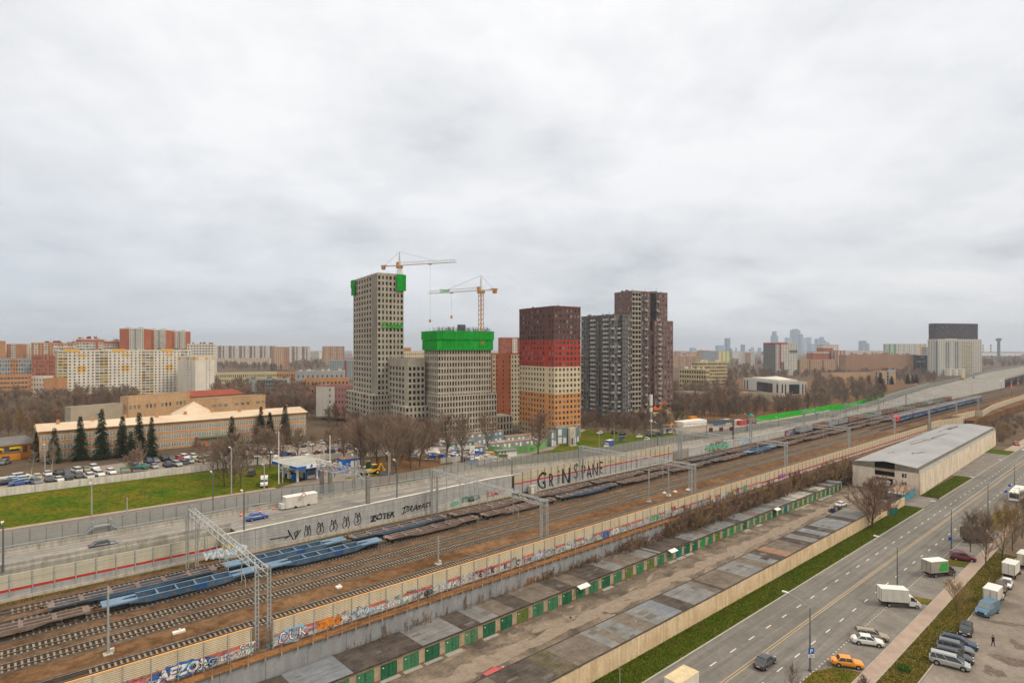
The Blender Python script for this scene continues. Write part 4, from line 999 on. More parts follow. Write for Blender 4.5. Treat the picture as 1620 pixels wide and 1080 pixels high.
# ================================================================== WAREHOUSE
M_pink = mat('warehouse_brick', (.66, .58, .52), .9, s=.3, c2=(.76, .69, .63), grime=.1, streak=.15)
M_ochre = mat('warehouse_side', (.66, .57, .46), .9, s=.25, c2=(.80, .72, .62), grime=.12, streak=.3)
M_wroof = mat('warehouse_roof', (.29, .305, .33), .7, s=.06, c2=(.36, .37, .40), grime=.05); M_fascia = mat('corrugated_fascia', (.20, .185, .15), .8, s=.6, c2=(.28, .26, .22), grime=.15)
WA = math.atan2(4.2, 137)
wh = thing('warehouse', 'long derelict warehouse with torn grey green roof and open broken bays', 'warehouse', (218, 54, 0), WA)
LW, DW = 141.0, 19.3
b = MB(); n = 22                                     # long side wall of panels
for i in range(n):
    o = MB(); x0 = LW*i/n; o.box(x0+.015, 0, 0, LW*(i+1)/n-.015, .3, 6.9+R.uniform(-.05, .05)); o.build('wall_panel', M_ochre, wh)
b = MB(); b.box(0, 0, 6.95, LW, 1.25, 7.15); b.build('lower_roof_strip', mat('tin_strip', (.34, .36, .36), .5, s=.5, c2=(.46, .48, .48), grime=.25), wh)
b = MB(); b.box(0, 1.2, 7.15, LW, 1.3, 8.35); b.box(0, .9, 8.35, LW, 1.25, 8.5)
b.build('upper_fascia', M_fascia, wh)
# front wall with openings: columns of wall butted around the bays   (y from 0 to DW, at x=0)
def fy(px_): return (218*ray(px_)[1]/ray(px_)[0]-54)
y1, y2 = 6.9, 12.6
b = MB(); b.box(-.01, .3, 0, .3, y1, 7.0); b.box(0, y2, 0, .3, DW, 7.0); b.box(.02, y1, 4.15, .25, y2, 4.75); b.box(.02, y1, 2.4, .25, y1+.5, 4.15)
b.build('front_wall', M_pink, wh)
b = MB(); b.box(-.1, y1, 6.3, .3, y2, 7.0); b.box(-.25, y1-.2, 6.9, .2, y2+.2, 7.1); b.box(-.2, y1, 4.0, .3, y2, 4.2); b.build('lintel', mat('broken_lintel', (.34, .27, .2), .9, s=1, c2=(.45, .38, .3), grime=.3), wh)
b = MB()
for i in range(24):
    ya = lerp(.3, y1, i/24); yb = lerp(.3, y1, (i+1)/24)-.06; zt_ = 8.45+ya/9.6*.9; b.box(-.12 if i % 2 else -.08, ya, 7.02, .1, yb, zt_)
b.build('fascia_sheet', M_fascia, wh); b = MB()
for i in range(26):
    ya = lerp(y2, DW, i/26); yb = lerp(y2, DW, (i+1)/26)-.06; b.box(-.12 if i % 2 else -.08, ya, 7.02, .1, yb, 8.45+(DW-yb)/9.6*.9)
b.build('fascia_sheet', M_fascia, wh)
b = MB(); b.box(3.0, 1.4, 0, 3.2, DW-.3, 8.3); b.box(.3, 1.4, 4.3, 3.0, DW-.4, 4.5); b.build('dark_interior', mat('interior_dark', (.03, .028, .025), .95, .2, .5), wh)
for z in (5.0, 2.2):
    for j in (0,):
        b = MB(); b.box(-.04, 3.6, z, -.015, 4.9, z+1.3, 0); w_ = b.build('window', GL[0], wh); b = MB(); b.box(-.07, 4.2, z, -.041, 4.3, z+1.3); b.box(-.07, 3.6, z+.6, -.0415, 4.19, z+.68); b.build('frame', M_white, w_)
b = MB(); b.q([(0, DW, 8.2), (0, DW/2, 9.55), (LW, DW/2, 9.55), (LW, DW, 8.2)][::-1]); b.q([(0, .8, 8.52), (LW, .8, 8.52), (LW, DW/2, 9.55), (0, DW/2, 9.55)])
b.q([(0, .8, 8.49), (0, DW/2, 9.4), (0, DW, 8.1), (0, DW, 8.2), (0, DW/2, 9.55), (0, .8, 8.52)][::-1])
rf = b.build('roof', M_wroof, wh)
b = MB(); b.box(0, DW-.3, 0, LW, DW, 8.15); b.box(LW-.3, .3, 0, LW, DW-.3, 8.2); b.build('back_wall', M_ochre, wh)
b = MB(); R2 = random.Random(4)
def rz_(y): return (8.52+(y-.8)/(DW/2-.8)*1.03 if y < DW/2 else 9.55-(y-DW/2)/(DW/2)*1.35)
for (x0, x1, y, w_, m_) in ((22, 25.5, 14, .9, 0), (23, 33, 7.6, .7, 0), (48, 70, 13.5, 1.2, 1), (62, 74, 11.5, .7, 0), (70, 92, 11, .8, 0), (98, 138, 14.5, .8, 1), (110, 126, 12.5, 2.0, 0), (52, 74, 15.5, .5, 1)):
    nseg = 9; ya = y
    for i in range(nseg):
        a = lerp(x0, x1, i/nseg); c = lerp(x0, x1, (i+1)/nseg); yb = ya-R2.uniform(-.2, .55); ww_ = w_*R2.uniform(.5, 1.1)*(.5 if i in (0, nseg-1) else 1)
        b.q([(a, ya, rz_(ya)+.02), (c, yb, rz_(yb)+.02), (c, yb+ww_, rz_(yb+ww_)+.02), (a, ya+ww_, rz_(ya+ww_)+.02)], m_); ya = yb
b.build('roof_tear', [M_dk, mat('roof_rust', (.22, .13, .09), .9, s=1)], wh)
b = MB()
for i in range(60): x = i*LW/60; b.q([(x, .82, 8.53), (x+.05, .82, 8.53), (x+.05, DW/2, 9.56), (x, DW/2, 9.56)])
b.build('roof_seam', mat('roof_seam', (.23, .245, .24), .7, .1, 1), wh, kind='stuff')
# crushed lean-to, tarp and blue gatehouse before the warehouse
rb = thing('collapsed_shed', 'collapsed shed with crumpled pale tarp under the warehouse openings', 'shed', (211, 60, 0))
b = MB(); M_wood = mat('weathered_wood', (.17, .13, .10), .9, s=1, c2=(.27, .21, .16), grime=.3)
for i in range(12): b.beam((R.uniform(0, 6), R.uniform(0, 9), R.uniform(.5, 1.5)), (R.uniform(2, 7), R.uniform(0, 9), R.uniform(1.5, 3.6)), .2, .15)
b.box(3, 0, 0, 6.8, 9, 2.2); b.build('timber', M_wood, rb)
bm = bmesh.new(); bmesh.ops.create_grid(bm, x_segments=14, y_segments=14, size=.5)
for v in bm.verts: v.co.x *= 3.6; v.co.y *= 6.2; v.co.z = 2.6+.9*mnoise.noise(v.co*1.1)+v.co.x*.35
me = bpy.data.meshes.new('tarp'); bm.to_mesh(me); bm.free(); me.materials.append(mat('tarp_grey', (.42, .42, .41), .7, .2, 1)); obj('tarp', me, rb, (5, 5, 0))
gh = thing('gatehouse', 'small blue gatehouse with brown plank roof beside the driveway', 'gatehouse', (206.5, 55.2, 0))
M_bl = mat('gate_blue', (.07, .30, .42), .7, .15, 1, grime=.2)
b = MB(); b.box(0, 0, 0, 10, .15, 2.7); b.box(0, .15, 0, .15, 4.5, 2.7); b.box(0, 4.5, 0, 10, 4.65, 2.7); b.build('wall', M_bl, gh)
b = MB(); 
for i in range(10): b.box(-.4+i*1.1, -.4, 2.75+.01*(i % 2), .6+i*1.1, 5, 2.85+.01*(i % 2))
b.build('roof', mat('rusty_roof', (.30, .20, .14), .9, s=.8, c2=(.38, .28, .2), grime=.2), gh)
b = MB(); b.box(-3.6, -.6, 2.6, -.5, 3.5, 2.7); b.box(-3.5, -.5, 0, -3.35, -.35, 2.6); b.box(-3.5, 3.2, 0, -3.35, 3.35, 2.6); b.build('canopy', M_steel, gh)
b = MB(); b.box(-.03, 1, .9, 0, 2.4, 2.1); b.build('window', GL[0], gh)
# ================================================================== STREET FURNITURE
def street_lamp(h=10.2, arm=3.2, m=None):
    t = thing('street_lamp', '', 'street lamp'); m = m or M_steel_d
    b = MB(); b.tube((0, 0, 0), (0, 0, 5.2), .13, .11, 8); b.tube((0, 0, 5.2), (0, 0, h-1.2), .09, .07, 8); b.cbox(0, 0, 0, .4, .4, .3); b.build('pole', m, t)
    b = MB(); pts = []
    for i in range(8):
        a = math.pi/2*i/7; pts.append((0, arm*(1-math.cos(a))*.9 if 0 else arm*math.sin(a*1.0)**1.6 if i else 0, h-1.2+1.2*math.sin(a)))
    for p, q in zip(pts, pts[1:]): b.tube(p, q, .05, n=5)
    b.build('arm', M_steel, t)
    b = MB(); b.box(-.16, arm-.15, h-.06, .16, arm+.75, h+.1); b.build('lamp_head', M_white, t); return t
lp = street_lamp()
for i in range(9):
    X = 87.5+39.2*i; 
    place(lp, (X, 35.0, .02), 0, ['curved grey street lamp with the blue parking sign', 'curved street lamp right behind the white box truck', 'curved street lamp beside the dark red car'][i] if i < 3 else 'curved street lamp along the road edge, %s from the bottom of the photo' % ordinal(i+1), 'curved street lamps along the road')
ps = thing('parking_sign', 'blue square sign with white P and white plate on the lamp post', 'sign', (87.5, 34.85, 0))
FACE = math.radians(-35)
sg = MB(); sg.box(-.42, -.06, 2.55, .42, -.02, 3.4); s_ = sg.build('sign_plate', mat('sign_blue', (.02, .12, .5), .5, .05, 1), ps); s_.rotation_euler = (0, 0, FACE)
l_ = lettering('letter', 'P', .8, M_white, s_, (0, -.075, 2.68), ext=.004, off=.02)
sg = MB(); sg.box(-.45, -.06, 2.05, .45, -.02, 2.48); s2 = sg.build('small_plate', M_white, ps); s2.rotation_euler = (0, 0, FACE)
b = MB()
for i in range(3): b.q([(-.3+i*.22, -.065, 2.14), (-.2+i*.22, -.065, 2.14), (-.14+i*.22, -.065, 2.4), (-.24+i*.22, -.065, 2.4)])
b.build('bay_symbol', M_dk, s2)
for (x, y, lab) in ((1503, 855, 'blue square road sign on tall post among the bare trees'), (1591, 775, 'upper blue sign beside the white bus'), (1597, 765, 'lower blue sign beside the white bus')):
    p = G(x, y+18); t = thing('road_sign', lab, 'sign', (p.x, p.y, 0)); b = MB(); b.tube((0, 0, 0), (0, 0, 3.6), .05, n=6); b.build('post', M_steel, t)
    b = MB(); b.box(-.4, -.07, 2.7, .4, -.04, 3.5); o = b.build('sign_plate', MC['sign_blue'], t); o.rotation_euler = (0, 0, -.8)
# triangular sign seen from behind at the grass strip
p = G(993, 1085); t = thing('road_sign', 'grey back of a triangular road sign on the grass by the kerb', 'sign', (63.2, 49.9, .1))
b = MB(); b.tube((0, 0, 0), (0, 0, 3.3), .05, n=6); b.build('post', M_steel, t)
b = MB(); b.prism([(-.45, -.02), (.45, -.02), (.45, .02), (-.45, .02)], 0, .0) if 0 else None
b.q([(-.5, -.03, 2.5), (.5, -.03, 2.5), (0, -.03, 3.35)]); b.q([(0, .03, 3.35), (.5, .03, 2.5), (-.5, .03, 2.5)]); b.build('triangle_plate', M_steel, t).rotation_euler = (0, 0, .9)
p = MB(); p.tube((0, 0, 0), (0, 0, 1.6), .05, n=6); p.box(-.2, -.03, 1.3, .2, .03, 1.7); o = p.build('marker_post', M_steel, None, loc=(73.5, 55, 2.9)); o['label'] = 'small rusty marker post on the front garage roof edge'; o['category'] = 'post'
# ramp lamps along highway
def hlamp(h, lab, X, Y, z, m=None, head=1):
    t = thing('street_lamp', lab, 'street lamp', (X, Y, z), group='straight posts along the ramp and service road')
    b = MB(); b.tube((0, 0, 0), (0, 0, h), .16, .11, 8); b.build('pole', m or M_steel_d, t)
    if head: b = MB(); b.tube((0, 0, h-.4), (-.2, 1.0, h), .04, n=5); b.box(-.3, .9, h-.02, .1, 1.5, h+.12); b.build('lamp_head', M_white, t)
def onHW(x, Y): return onY(x, Y)
names_ = ['dark', 'dark', 'dark', 'dark', 'dark', 'dark', 'dark', 'dark']
for i, (x, Y, yt) in enumerate(((5, 127, 828), (386, 122.6, 777), (628, 122.6, 728), (810, 122.6, 725), (337, 141.5, 747), (561, 137, 720), (706, 136, 698), (852, 137, 695), (915, 134, 704), (955, 138, 682), (1040, 134, 668), (1118, 132, 672), (1182, 131, 655), (1232, 130, 660), (1290, 129, 648), (1357, 131, 640), (1398, 133, 633))):
    X = onY(x, Y); d = depth((X, Y)); z0 = zh(X); h = H-(yt-HY)/F*d-z0
    hlamp(max(h, 4), 'straight dark lamp post on the ramp, %s from left' % ordinal(i+1), X, Y, z0)
for i, (x, yb, yt, c) in enumerate(((441, 765, 682, 'white'), (522, 752, 688, 'white'), (145, 817, 765, 'grey'), (418, 776, 735, 'grey'), (71, 744, 703, 'grey'), (201, 812, 786, 'grey'), (366, 782, 708, 'grey'), (447, 764, 733, 'grey'), (615, 757, 718, 'grey'), (617, 752, 716, 'grey'), (508, 741, 712, 'grey'), (566, 742, 710, 'grey'), (948, 708, 685, 'grey'), (1094, 662, 640, 'grey'))):
    p = T(x, yb); d = depth(p); h = (yb-yt)/F*d
    hlamp(h, 'slim %s post standing %s' % (c, ['left of the fuel station', 'right of the fuel station', 'on the lawn', 'on the forecourt entry', 'by the car park corner', 'short, on the lawn right part', 'between bare trees left of the forecourt', 'under the fuel canopy corner', 'at the forecourt exit', 'just right of the forecourt exit post', 'behind the fuel station', 'beside the digger', 'on the tower lawn', 'on the side street'][i]), p.x, p.y, p.z, M_white if c == 'white' else M_steel, head=i not in (0, 1, 5))
# mobile antenna mast
p = T(1030, 690); t = thing('antenna_mast', 'tall pale antenna mast in front of the brown tower', 'mast', (p.x, p.y, p.z)); d = depth(p); h = (690-624)/F*d
b = MB(); b.tube((0, 0, 0), (0, 0, h), .35, .25, 8, 0); b.build('pole', M_steel, t)
b = MB(); b.tube((0, 0, h-5.5), (0, 0, h), .75, .75, 10); b.tube((0, 0, h-8.5), (0, 0, h-6.5), .7, .7, 10); b.cbox(0, 0, h*.35, 1.2, 1.0, .9); b.build('antenna_panel', M_white, t)
# toll / sign gantry across the ramp
t = thing('sign_gantry', 'truss gantry crowded with cameras across the ramp right of the white trailer', 'gantry', (0, 0, 0))
xa, xb = onY(509, 141), onY(582, 122.9)
za = 46-(757-552)/930*depth((xa, 141)); zb = 46-(787-552)/930*depth((xb, 122.9))
for (X, Y, z) in ((xa, 141, zh(xa)), (xa+1.5, 139.5, zh(xa)), (xb, 122.9, zh(xb))):
    b = MB(); b.box(-.4, -.4, 0, .4, .4, 6.6); b.build('column', mat('weathered_steel', (.22, .215, .205), .8, .2, 1), t, loc=(X, Y, z))
b = MB(); n = 18
for s in (-1.0, 1.0):
    for z in (6.0, 7.6): b.beam((xa+s, 141.5, zh(xa)+z), (xb+s, 122.5, zh(xb)+z), .14, .14)
    for i in range(n):
        f0, f1 = i/n, (i+1)/n; z0, z1 = (6.0, 7.6) if i % 2 else (7.6, 6.0)
        b.beam((lerp(xa, xb, f0)+s, lerp(141.5, 122.5, f0), lerp(zh(xa), zh(xb), f0)+z0), (lerp(xa, xb, f1)+s, lerp(141.5, 122.5, f1), lerp(zh(xa), zh(xb), f1)+z1), .09, .09)
for i in range(n+1):
    f = i/n
    for z in (6.0, 7.6): b.beam((lerp(xa, xb, f)-1, lerp(141.5, 122.5, f), lerp(zh(xa), zh(xb), f)+z), (lerp(xa, xb, f)+1, lerp(141.5, 122.5, f), lerp(zh(xa), zh(xb), f)+z), .07, .07)
b.build('truss_beam', M_steel, t)
cb = MB(); cb.box(-.3, -.2, 0, .3, .2, .4); cb.box(-.05, -.05, -.4, .05, .05, 0); CBm = cb.mesh('camera_box', mat('box_grey', (.42, .42, .42), .6, .2, 3))
for i in range(26):
    f = R.uniform(0, 1); s = R.choice((-1, 1)); obj('camera_box', CBm, t, (lerp(xa, xb, f)+s*R.uniform(.8, 1.5), lerp(141.5, 122.5, f), lerp(zh(xa), zh(xb), f)+R.choice((7.9, 8.1, 5.8))), R.uniform(0, 3), scale=R.uniform(.4, .9))
# second lattice gantry on the ramp near the dark displays
t = thing('display_gantry', 'grey gantry carrying a dark display and three maroon lane signs', 'gantry', (0, 0, 0))
xa = onY(1152, 131); X0 = onY(1080, 134.5); z0 = zh(xa)
pA = Vector((onY(1048, 138), 138)); pB = Vector((onY(1160, 124), 124))
b = MB()
for z in (6, 7.4):
    for s in (-.8, .8): b.beam((pA.x+s, pA.y, z0+z), (pB.x+s, pB.y, z0+z), .13, .13)
for i in range(22):
    f0, f1 = i/22, (i+1)/22
    b.beam((lerp(pA.x, pB.x, f0), lerp(pA.y, pB.y, f0), z0+(6 if i % 2 else 7.4)), (lerp(pA.x, pB.x, f1), lerp(pA.y, pB.y, f1), z0+(7.4 if i % 2 else 6)), .09, .09)
b.build('truss_beam', M_steel, t)
for p_ in (pA, pB): b = MB(); b.box(p_.x-.3, p_.y-.3, z0, p_.x+.3, p_.y+.3, z0+7.4); b.build('column', M_steel_d, t)
b = MB(); q0 = lerp(pA, pB, .62); q1 = lerp(pA, pB, .99)
an = math.atan2(q1.y-q0.y, q1.x-q0.x); L = (q1-q0).length
b.box(0, -1.2, 7.3, L, -.9, 8.7); b.build('display', M_steel_d, t, loc=(q0.x, q0.y, z0), rz=an)
for i in range(3):
    b = MB(); b.box(i*L*.4+.2, -1.25, 4.0, i*L*.4+1.9, -1.0, 5.6); b.build('lane_sign', mat('sign_maroon', (.12, .035, .04), .6, .1, 1), t, loc=(q0.x, q0.y, z0), rz=an)
# traffic cones, white trailer
for i, (x, y) in enumerate(((381, 817), (411, 812), (433, 807))):
    z = 9.72; p = G(x, y, z); t = thing('traffic_cone', '%s of the three tall red traffic cones beside the blue car' % ('left', 'middle', 'right')[i], 'traffic cone', (p.x, p.y, z)); b = MB(); b.cbox(0, 0, 0, .75, .75, .06); b.tube((0, 0, .06), (0, 0, 1.25), .3, .06, 10); b.build('cone', mat('cone_red', (.62, .07, .04), .6, .1, 1), t)
    b = MB(); b.tube((0, 0, .5), (0, 0, .7), .215, .185, 10); b.build('band', M_white, t)
p = G(475, 802, 9.75); t = thing('site_trailer', 'white boxy trailer parked at the ramp edge under a round no entry sign', 'trailer', (p.x, p.y, 9.75), .0)
b = MB(); b.box(-3.6, -1.1, .5, 3.6, 1.1, 2.9); b.box(-4.6, -.9, .5, -3.6, .9, 1.6); b.build('body', mat('trailer_white', (.58, .58, .56), .5, .06, 1, streak=.1), t)
b = MB(); b.box(-3.7, -1.15, 2.9, 3.7, 1.15, 3.0); b.build('roof', M_white, t)
b = MB(); b.tube((-1.5, -1.12, .4), (-1.5, -.9, .4), .4, n=12); b.tube((1.5, -1.12, .4), (1.5, -.9, .4), .4, n=12); b.build('wheel', M_black, t)
b = MB(); b.tube((0, -1.9, 0), (0, -1.9, 3.4), .04, n=5); o = b.build('sign_post', M_steel, None, loc=(p.x, p.y, 9.75)); o['label'] = 'round no entry sign with red rim before the white trailer'; o['category'] = 'sign'
b = MB(); b.tube((0, -1.97, 3.2), (0, -1.94, 3.2), .5, n=18); b.build('red_rim', M_red, o); b = MB(); b.tube((0, -1.99, 3.2), (0, -1.972, 3.2), .36, n=18); b.build('sign_face', M_white, o)
# railway noise-side steel stair in the verge at left
t = thing('steel_stair', 'grey steel stair crossing over the guardrail in front of the mesh fence', 'stair', (15.5, 139.4, 9.75))
b = MB()
for i in range(6): b.box(-.25+i*.3-3, -.6, i*.3, i*.3-2.7, .6, i*.3+.06); b.box(3.2-i*.3, -.6, i*.3, 3.5-i*.3, .6, i*.3+.06)
b.box(-1.2, -.6, 1.75, 1.7, .6, 1.82)
for s in (-.6, .6):
    for a, c in (((-3.2, 0), (-1.2, 1.8)), ((-1.2, 1.8), (1.7, 1.8)), ((1.7, 1.8), (3.4, 0))):
        for dz_ in (0, .5, 1.0): b.beam((a[0], s, a[1]+dz_), (c[0], s, c[1]+dz_), .06, .06)
for x_ in (-1.2, 1.7): b.box(x_-.05, -.6, 0, x_+.05, .6, 2.8)
b.build('frame', M_steel, t)
# ================================================================== VEHICLES
M_glass = mat('car_glass', (.035, .04, .045), .08, .2, 1, spec=.8); M_tyre = M_black; M_rim = mat('wheel_rim', (.34, .34, .35), .4, .1, 3, metal=.4)
M_hl = mat('headlight_glass', (.62, .64, .66), .2, .05, 3, spec=.8); M_tl_ = mat('tail_lamp', (.42, .02, .02), .3, .1, 3, spec=.6); M_trim = mat('black_trim', (.025, .025, .027), .6, .1, 3)
CC = {'white': (.70, .71, .71), 'silver': (.42, .44, .46), 'grey': (.17, .185, .205), 'dark grey': (.07, .075, .085), 'black': (.018, .018, .022), 'orange': (.80, .30, .02), 'beige': (.36, .30, .23), 'dark red': (.17, .015, .025), 'red': (.46, .06, .06), 'blue': (.04, .11, .42), 'dark blue': (.03, .045, .10), 'steel blue': (.09, .19, .30), 'cream': (.62, .58, .45), 'yellow': (.75, .50, .05), 'light blue': (.20, .38, .55), 'brown': (.13, .08, .06), 'green': (.03, .16, .10)}
CM = {k: mat('paint_'+k.replace(' ', '_'), v, .28, .03, 2, metal=.25 if k in ('silver', 'grey', 'beige', 'steel blue', 'dark grey') else 0, spec=.6) for k, v in CC.items()}
def loft(b, rings, m=0, cap=True):
    k = len(b.v); n = len(rings[0])
    for r in rings: b.v += r
    for i in range(len(rings)-1):
        for j in range(n):
            jj = (j+1) % n; b.f.append((k+i*n+j, k+(i+1)*n+j, k+(i+1)*n+jj, k+i*n+jj)); b.m.append(m)
    if cap:
        b.f.append(tuple(k+j for j in range(n))); b.m.append(m); b.f.append(tuple(k+(len(rings)-1)*n+j for j in reversed(range(n)))); b.m.append(m)
def interp(tab, x): return prof(tab, x)
KIND = {  # L, W, clearance, profile of hood/belt height, greenhouse (base x0,x1, roof x0,x1, zbelt, zroof), wheel r
 'sedan': (4.45, 1.74, .24, ((-2.22, .70), (-2.1, .92), (-1.2, .98), (.9, .96), (1.9, .80), (2.22, .60)), (-1.55, 1.10, -.95, .35, .93, 1.44), .31),
 'box_sedan': (4.1, 1.62, .26, ((-2.05, .80), (-2.0, .90), (-1.1, .93), (.8, .93), (1.95, .86), (2.05, .72)), (-1.35, .85, -.95, .40, .90, 1.42), .30),
 'hatch': (4.0, 1.72, .24, ((-2.0, .85), (-1.95, 1.0), (.9, 1.0), (1.75, .84), (2.0, .62)), (-1.93, 1.10, -1.55, .35, .97, 1.50), .31),
 'wagon': (4.7, 1.80, .26, ((-2.35, .85), (-2.3, 1.02), (1.0, 1.0), (2.1, .82), (2.35, .62)), (-2.25, 1.15, -1.95, .35, .97, 1.50), .33),
 'suv': (4.6, 1.88, .32, ((-2.3, .95), (-2.25, 1.12), (1.0, 1.10), (2.0, 1.0), (2.3, .75)), (-2.2, 1.15, -1.9, .45, 1.07, 1.70), .37),
 'minivan': (4.85, 1.9, .24, ((-2.4, .90), (-2.35, 1.08), (1.2, 1.05), (2.1, .86), (2.42, .62)), (-2.33, 1.75, -2.1, .75, 1.03, 1.72), .34),
}
def car_wheel(parent, x, y, r):
    b = MB(); b.tube((0, -.11, 0), (0, .11, 0), r, n=14); w_ = b.build('wheel', M_tyre, parent, loc=(x, y, r))
    s = 1 if y > 0 else -1; b = MB(); b.tube((0, s*.112, 0), (0, s*.125, 0), r*.62, n=10); b.build('rim', M_rim, w_)
def make_car(kind, detail=True):
    L, W, cl, pf, gh_, r = KIND[kind]; hw = W/2
    t = thing('parked_car', '', 'car'); b = MB(); rings = []
    n = 15
    for i in range(n):
        x = lerp(-L/2, L/2, i/(n-1)); e = abs(x)/(L/2); w_ = hw*(1-.13*e**5-.03*e**2); zt_ = interp(pf, x); zb = cl+(.16 if e > .97 else .04 if e > .9 else 0)
        rings.append([(x, y, z) for y, z in ((-w_*.9, zb), (-w_*.99, zb+.14), (-w_, zb+.34), (-w_*.985, zt_-.14), (-w_*.90, zt_-.02), (-w_*.55, zt_+.02), (w_*.55, zt_+.02), (w_*.90, zt_-.02), (w_*.985, zt_-.14), (w_, zb+.34), (w_*.99, zb+.14), (w_*.9, zb))])
    loft(b, rings)
    x0, x1, x2, x3, zb, zr = gh_; wb_, wt = hw*.90, hw*.74
    # roof panel, crowned
    rr = []
    for i in range(5):
        x = lerp(x2-.06, x3+.06, i/4); c = .05*(1-(2*i/4-1)**2)
        rr.append([(x, y, z) for y, z in ((-wt-.02, zr-.045), (-wt*.8, zr+c*.6), (0, zr+.02+c), (wt*.8, zr+c*.6), (wt+.02, zr-.045))])
    loft(b, rr)
    # pillars
    for s in (-1, 1):
        for xa, xt in ((x0, x2), (x1, x3)): b.beam((xa, s*wb_, zb-.02), (xt, s*wt, zr-.03), .08, .07)
        xm = lerp(x0, x1, .52); xmt = lerp(x2, x3, .45); b.beam((xm, s*(wb_+.008), zb), (xmt, s*(wt+.008), zr-.03), .03, .08)
        if kind in ('wagon', 'suv', 'minivan'):
            b.beam((lerp(x0, x1, .22), s*(wb_+.008), zb), (lerp(x2, x3, .12), s*(wt+.008), zr-.03), .03, .10)
            b.beam((x2+.1, s*(wt-.06), zr+.07), (x3-.1, s*(wt-.06), zr+.07), .035, .03, 1)
        b.box(x1-.35, s*(hw+.0)-.09, zb-.02, x1-.2, s*hw+.09, zb+.12)
    body = b.build('body', [CM['white'], M_trim], t)
    for p in body.data.polygons: p.use_smooth = False
    b = MB()
    B = [(x0, -wb_, zb), (x1, -wb_, zb), (x1, wb_, zb), (x0, wb_, zb)]; Tp = [(x2, -wt, zr-.04), (x3, -wt, zr-.04), (x3, wt, zr-.04), (x2, wt, zr-.04)]
    for i in range(4): j = (i+1) % 4; b.q([B[i], B[j], Tp[j], Tp[i]])
    b.build('window', M_glass, t)
    wx = L*.30 if kind != 'minivan' else L*.31
    for x in (-wx, wx+.05):
        for s in (-1, 1):
            car_wheel(t, x, s*(hw-.1), r)
    b = MB()
    for x in (-wx, wx+.05):
        for s in (-1, 1): b.tube((x, s*(hw-.02), r+.02), (x, s*(hw+.004), r+.02), r*1.17, n=16)
    b.box(-L/2+.1, -hw*.8, .15, L/2-.1, hw*.8, cl+.05)
    for s in (-1, 1): b.box(-L*.16, s*(hw+.002)-.004, cl+.08, L*.2, s*(hw+.002)+.004, cl+.14)
    b.box(L/2-.05, -hw*.5, cl+.14, L/2+.012, hw*.5, cl+.32)
    b.build('trim', M_trim, t)
    for s in (-1, 1):
        b = MB(); b.box(L/2-.16, s*hw*.62-.16, .60, L/2-.02, s*hw*.62+.16, .74); b.build('headlight', M_hl, t)
        b = MB(); b.box(-L/2+.0, s*hw*.68-.13, .70, -L/2+.1, s*hw*.68+.13, .88); b.build('tail_light', M_tl_, t)
    b = MB(); b.box(-L/2-.015, -.26, .52, -L/2+.01, .26, .64); b.box(L/2-.03, -.26, .36, L/2+.02, .26, .47); b.build('number_plate', M_white, t)
    return t
def make_far_car(kind):
    L, W, cl, pf, gh_, r = KIND[kind]; hw = W/2; t = thing('parked_car', '', 'car'); b = MB(); rings = []
    for x in (-L/2, -L*.44, -L*.2, L*.2, L*.4, L/2):
        e = abs(x)/(L/2); w_ = hw*(1-.12*e**5); z = interp(pf, x)
        rings.append([(x, -w_*.95, cl), (x, -w_, z-.15), (x, -w_*.85, z), (x, w_*.85, z), (x, w_, z-.15), (x, w_*.95, cl)])
    loft(b, rings); x0, x1, x2, x3, zb, zr = gh_; wb_, wt = hw*.88, hw*.74
    b.box(x2, -wt, zr-.03, x3, wt, zr+.03); b.build('body', [CM['white']], t); b = MB()
    B = [(x0, -wb_, zb), (x1, -wb_, zb), (x1, wb_, zb), (x0, wb_, zb)]; Tp = [(x2-.03, -wt, zr-.031), (x3+.03, -wt, zr-.031), (x3+.03, wt, zr-.031), (x2-.03, wt, zr-.031)]
    for i in range(4): j = (i+1) % 4; b.q([B[i], B[j], Tp[j], Tp[i]])
    b.build('window', M_glass, t); b = MB()
    for x in (-L*.3, L*.31): b.tube((x, -hw-.01, r), (x, hw+.01, r), r, n=8)
    b.build('wheel', M_tyre, t); return t
PR = {}
def car(kind, color, loc, rz, label, group=None, far=False, z=None):
    key = (kind, far)
    if key not in PR: PR[key] = make_far_car(kind) if far else make_car(kind)
    o = place(PR[key], loc, rz, label, group)
    for ch in (KIDS(o) if o is PR[key] else [x for x in o_children(o)]):
        if ch.name.split('.')[0] == 'body':
            ch.material_slots[0].link = 'OBJECT'; ch.material_slots[0].material = CM[color]
    return o
def o_children(o): return [x for x in COL.objects[-60:] if x.parent == o] if len(COL.objects) > 60 else list(COL.objects)
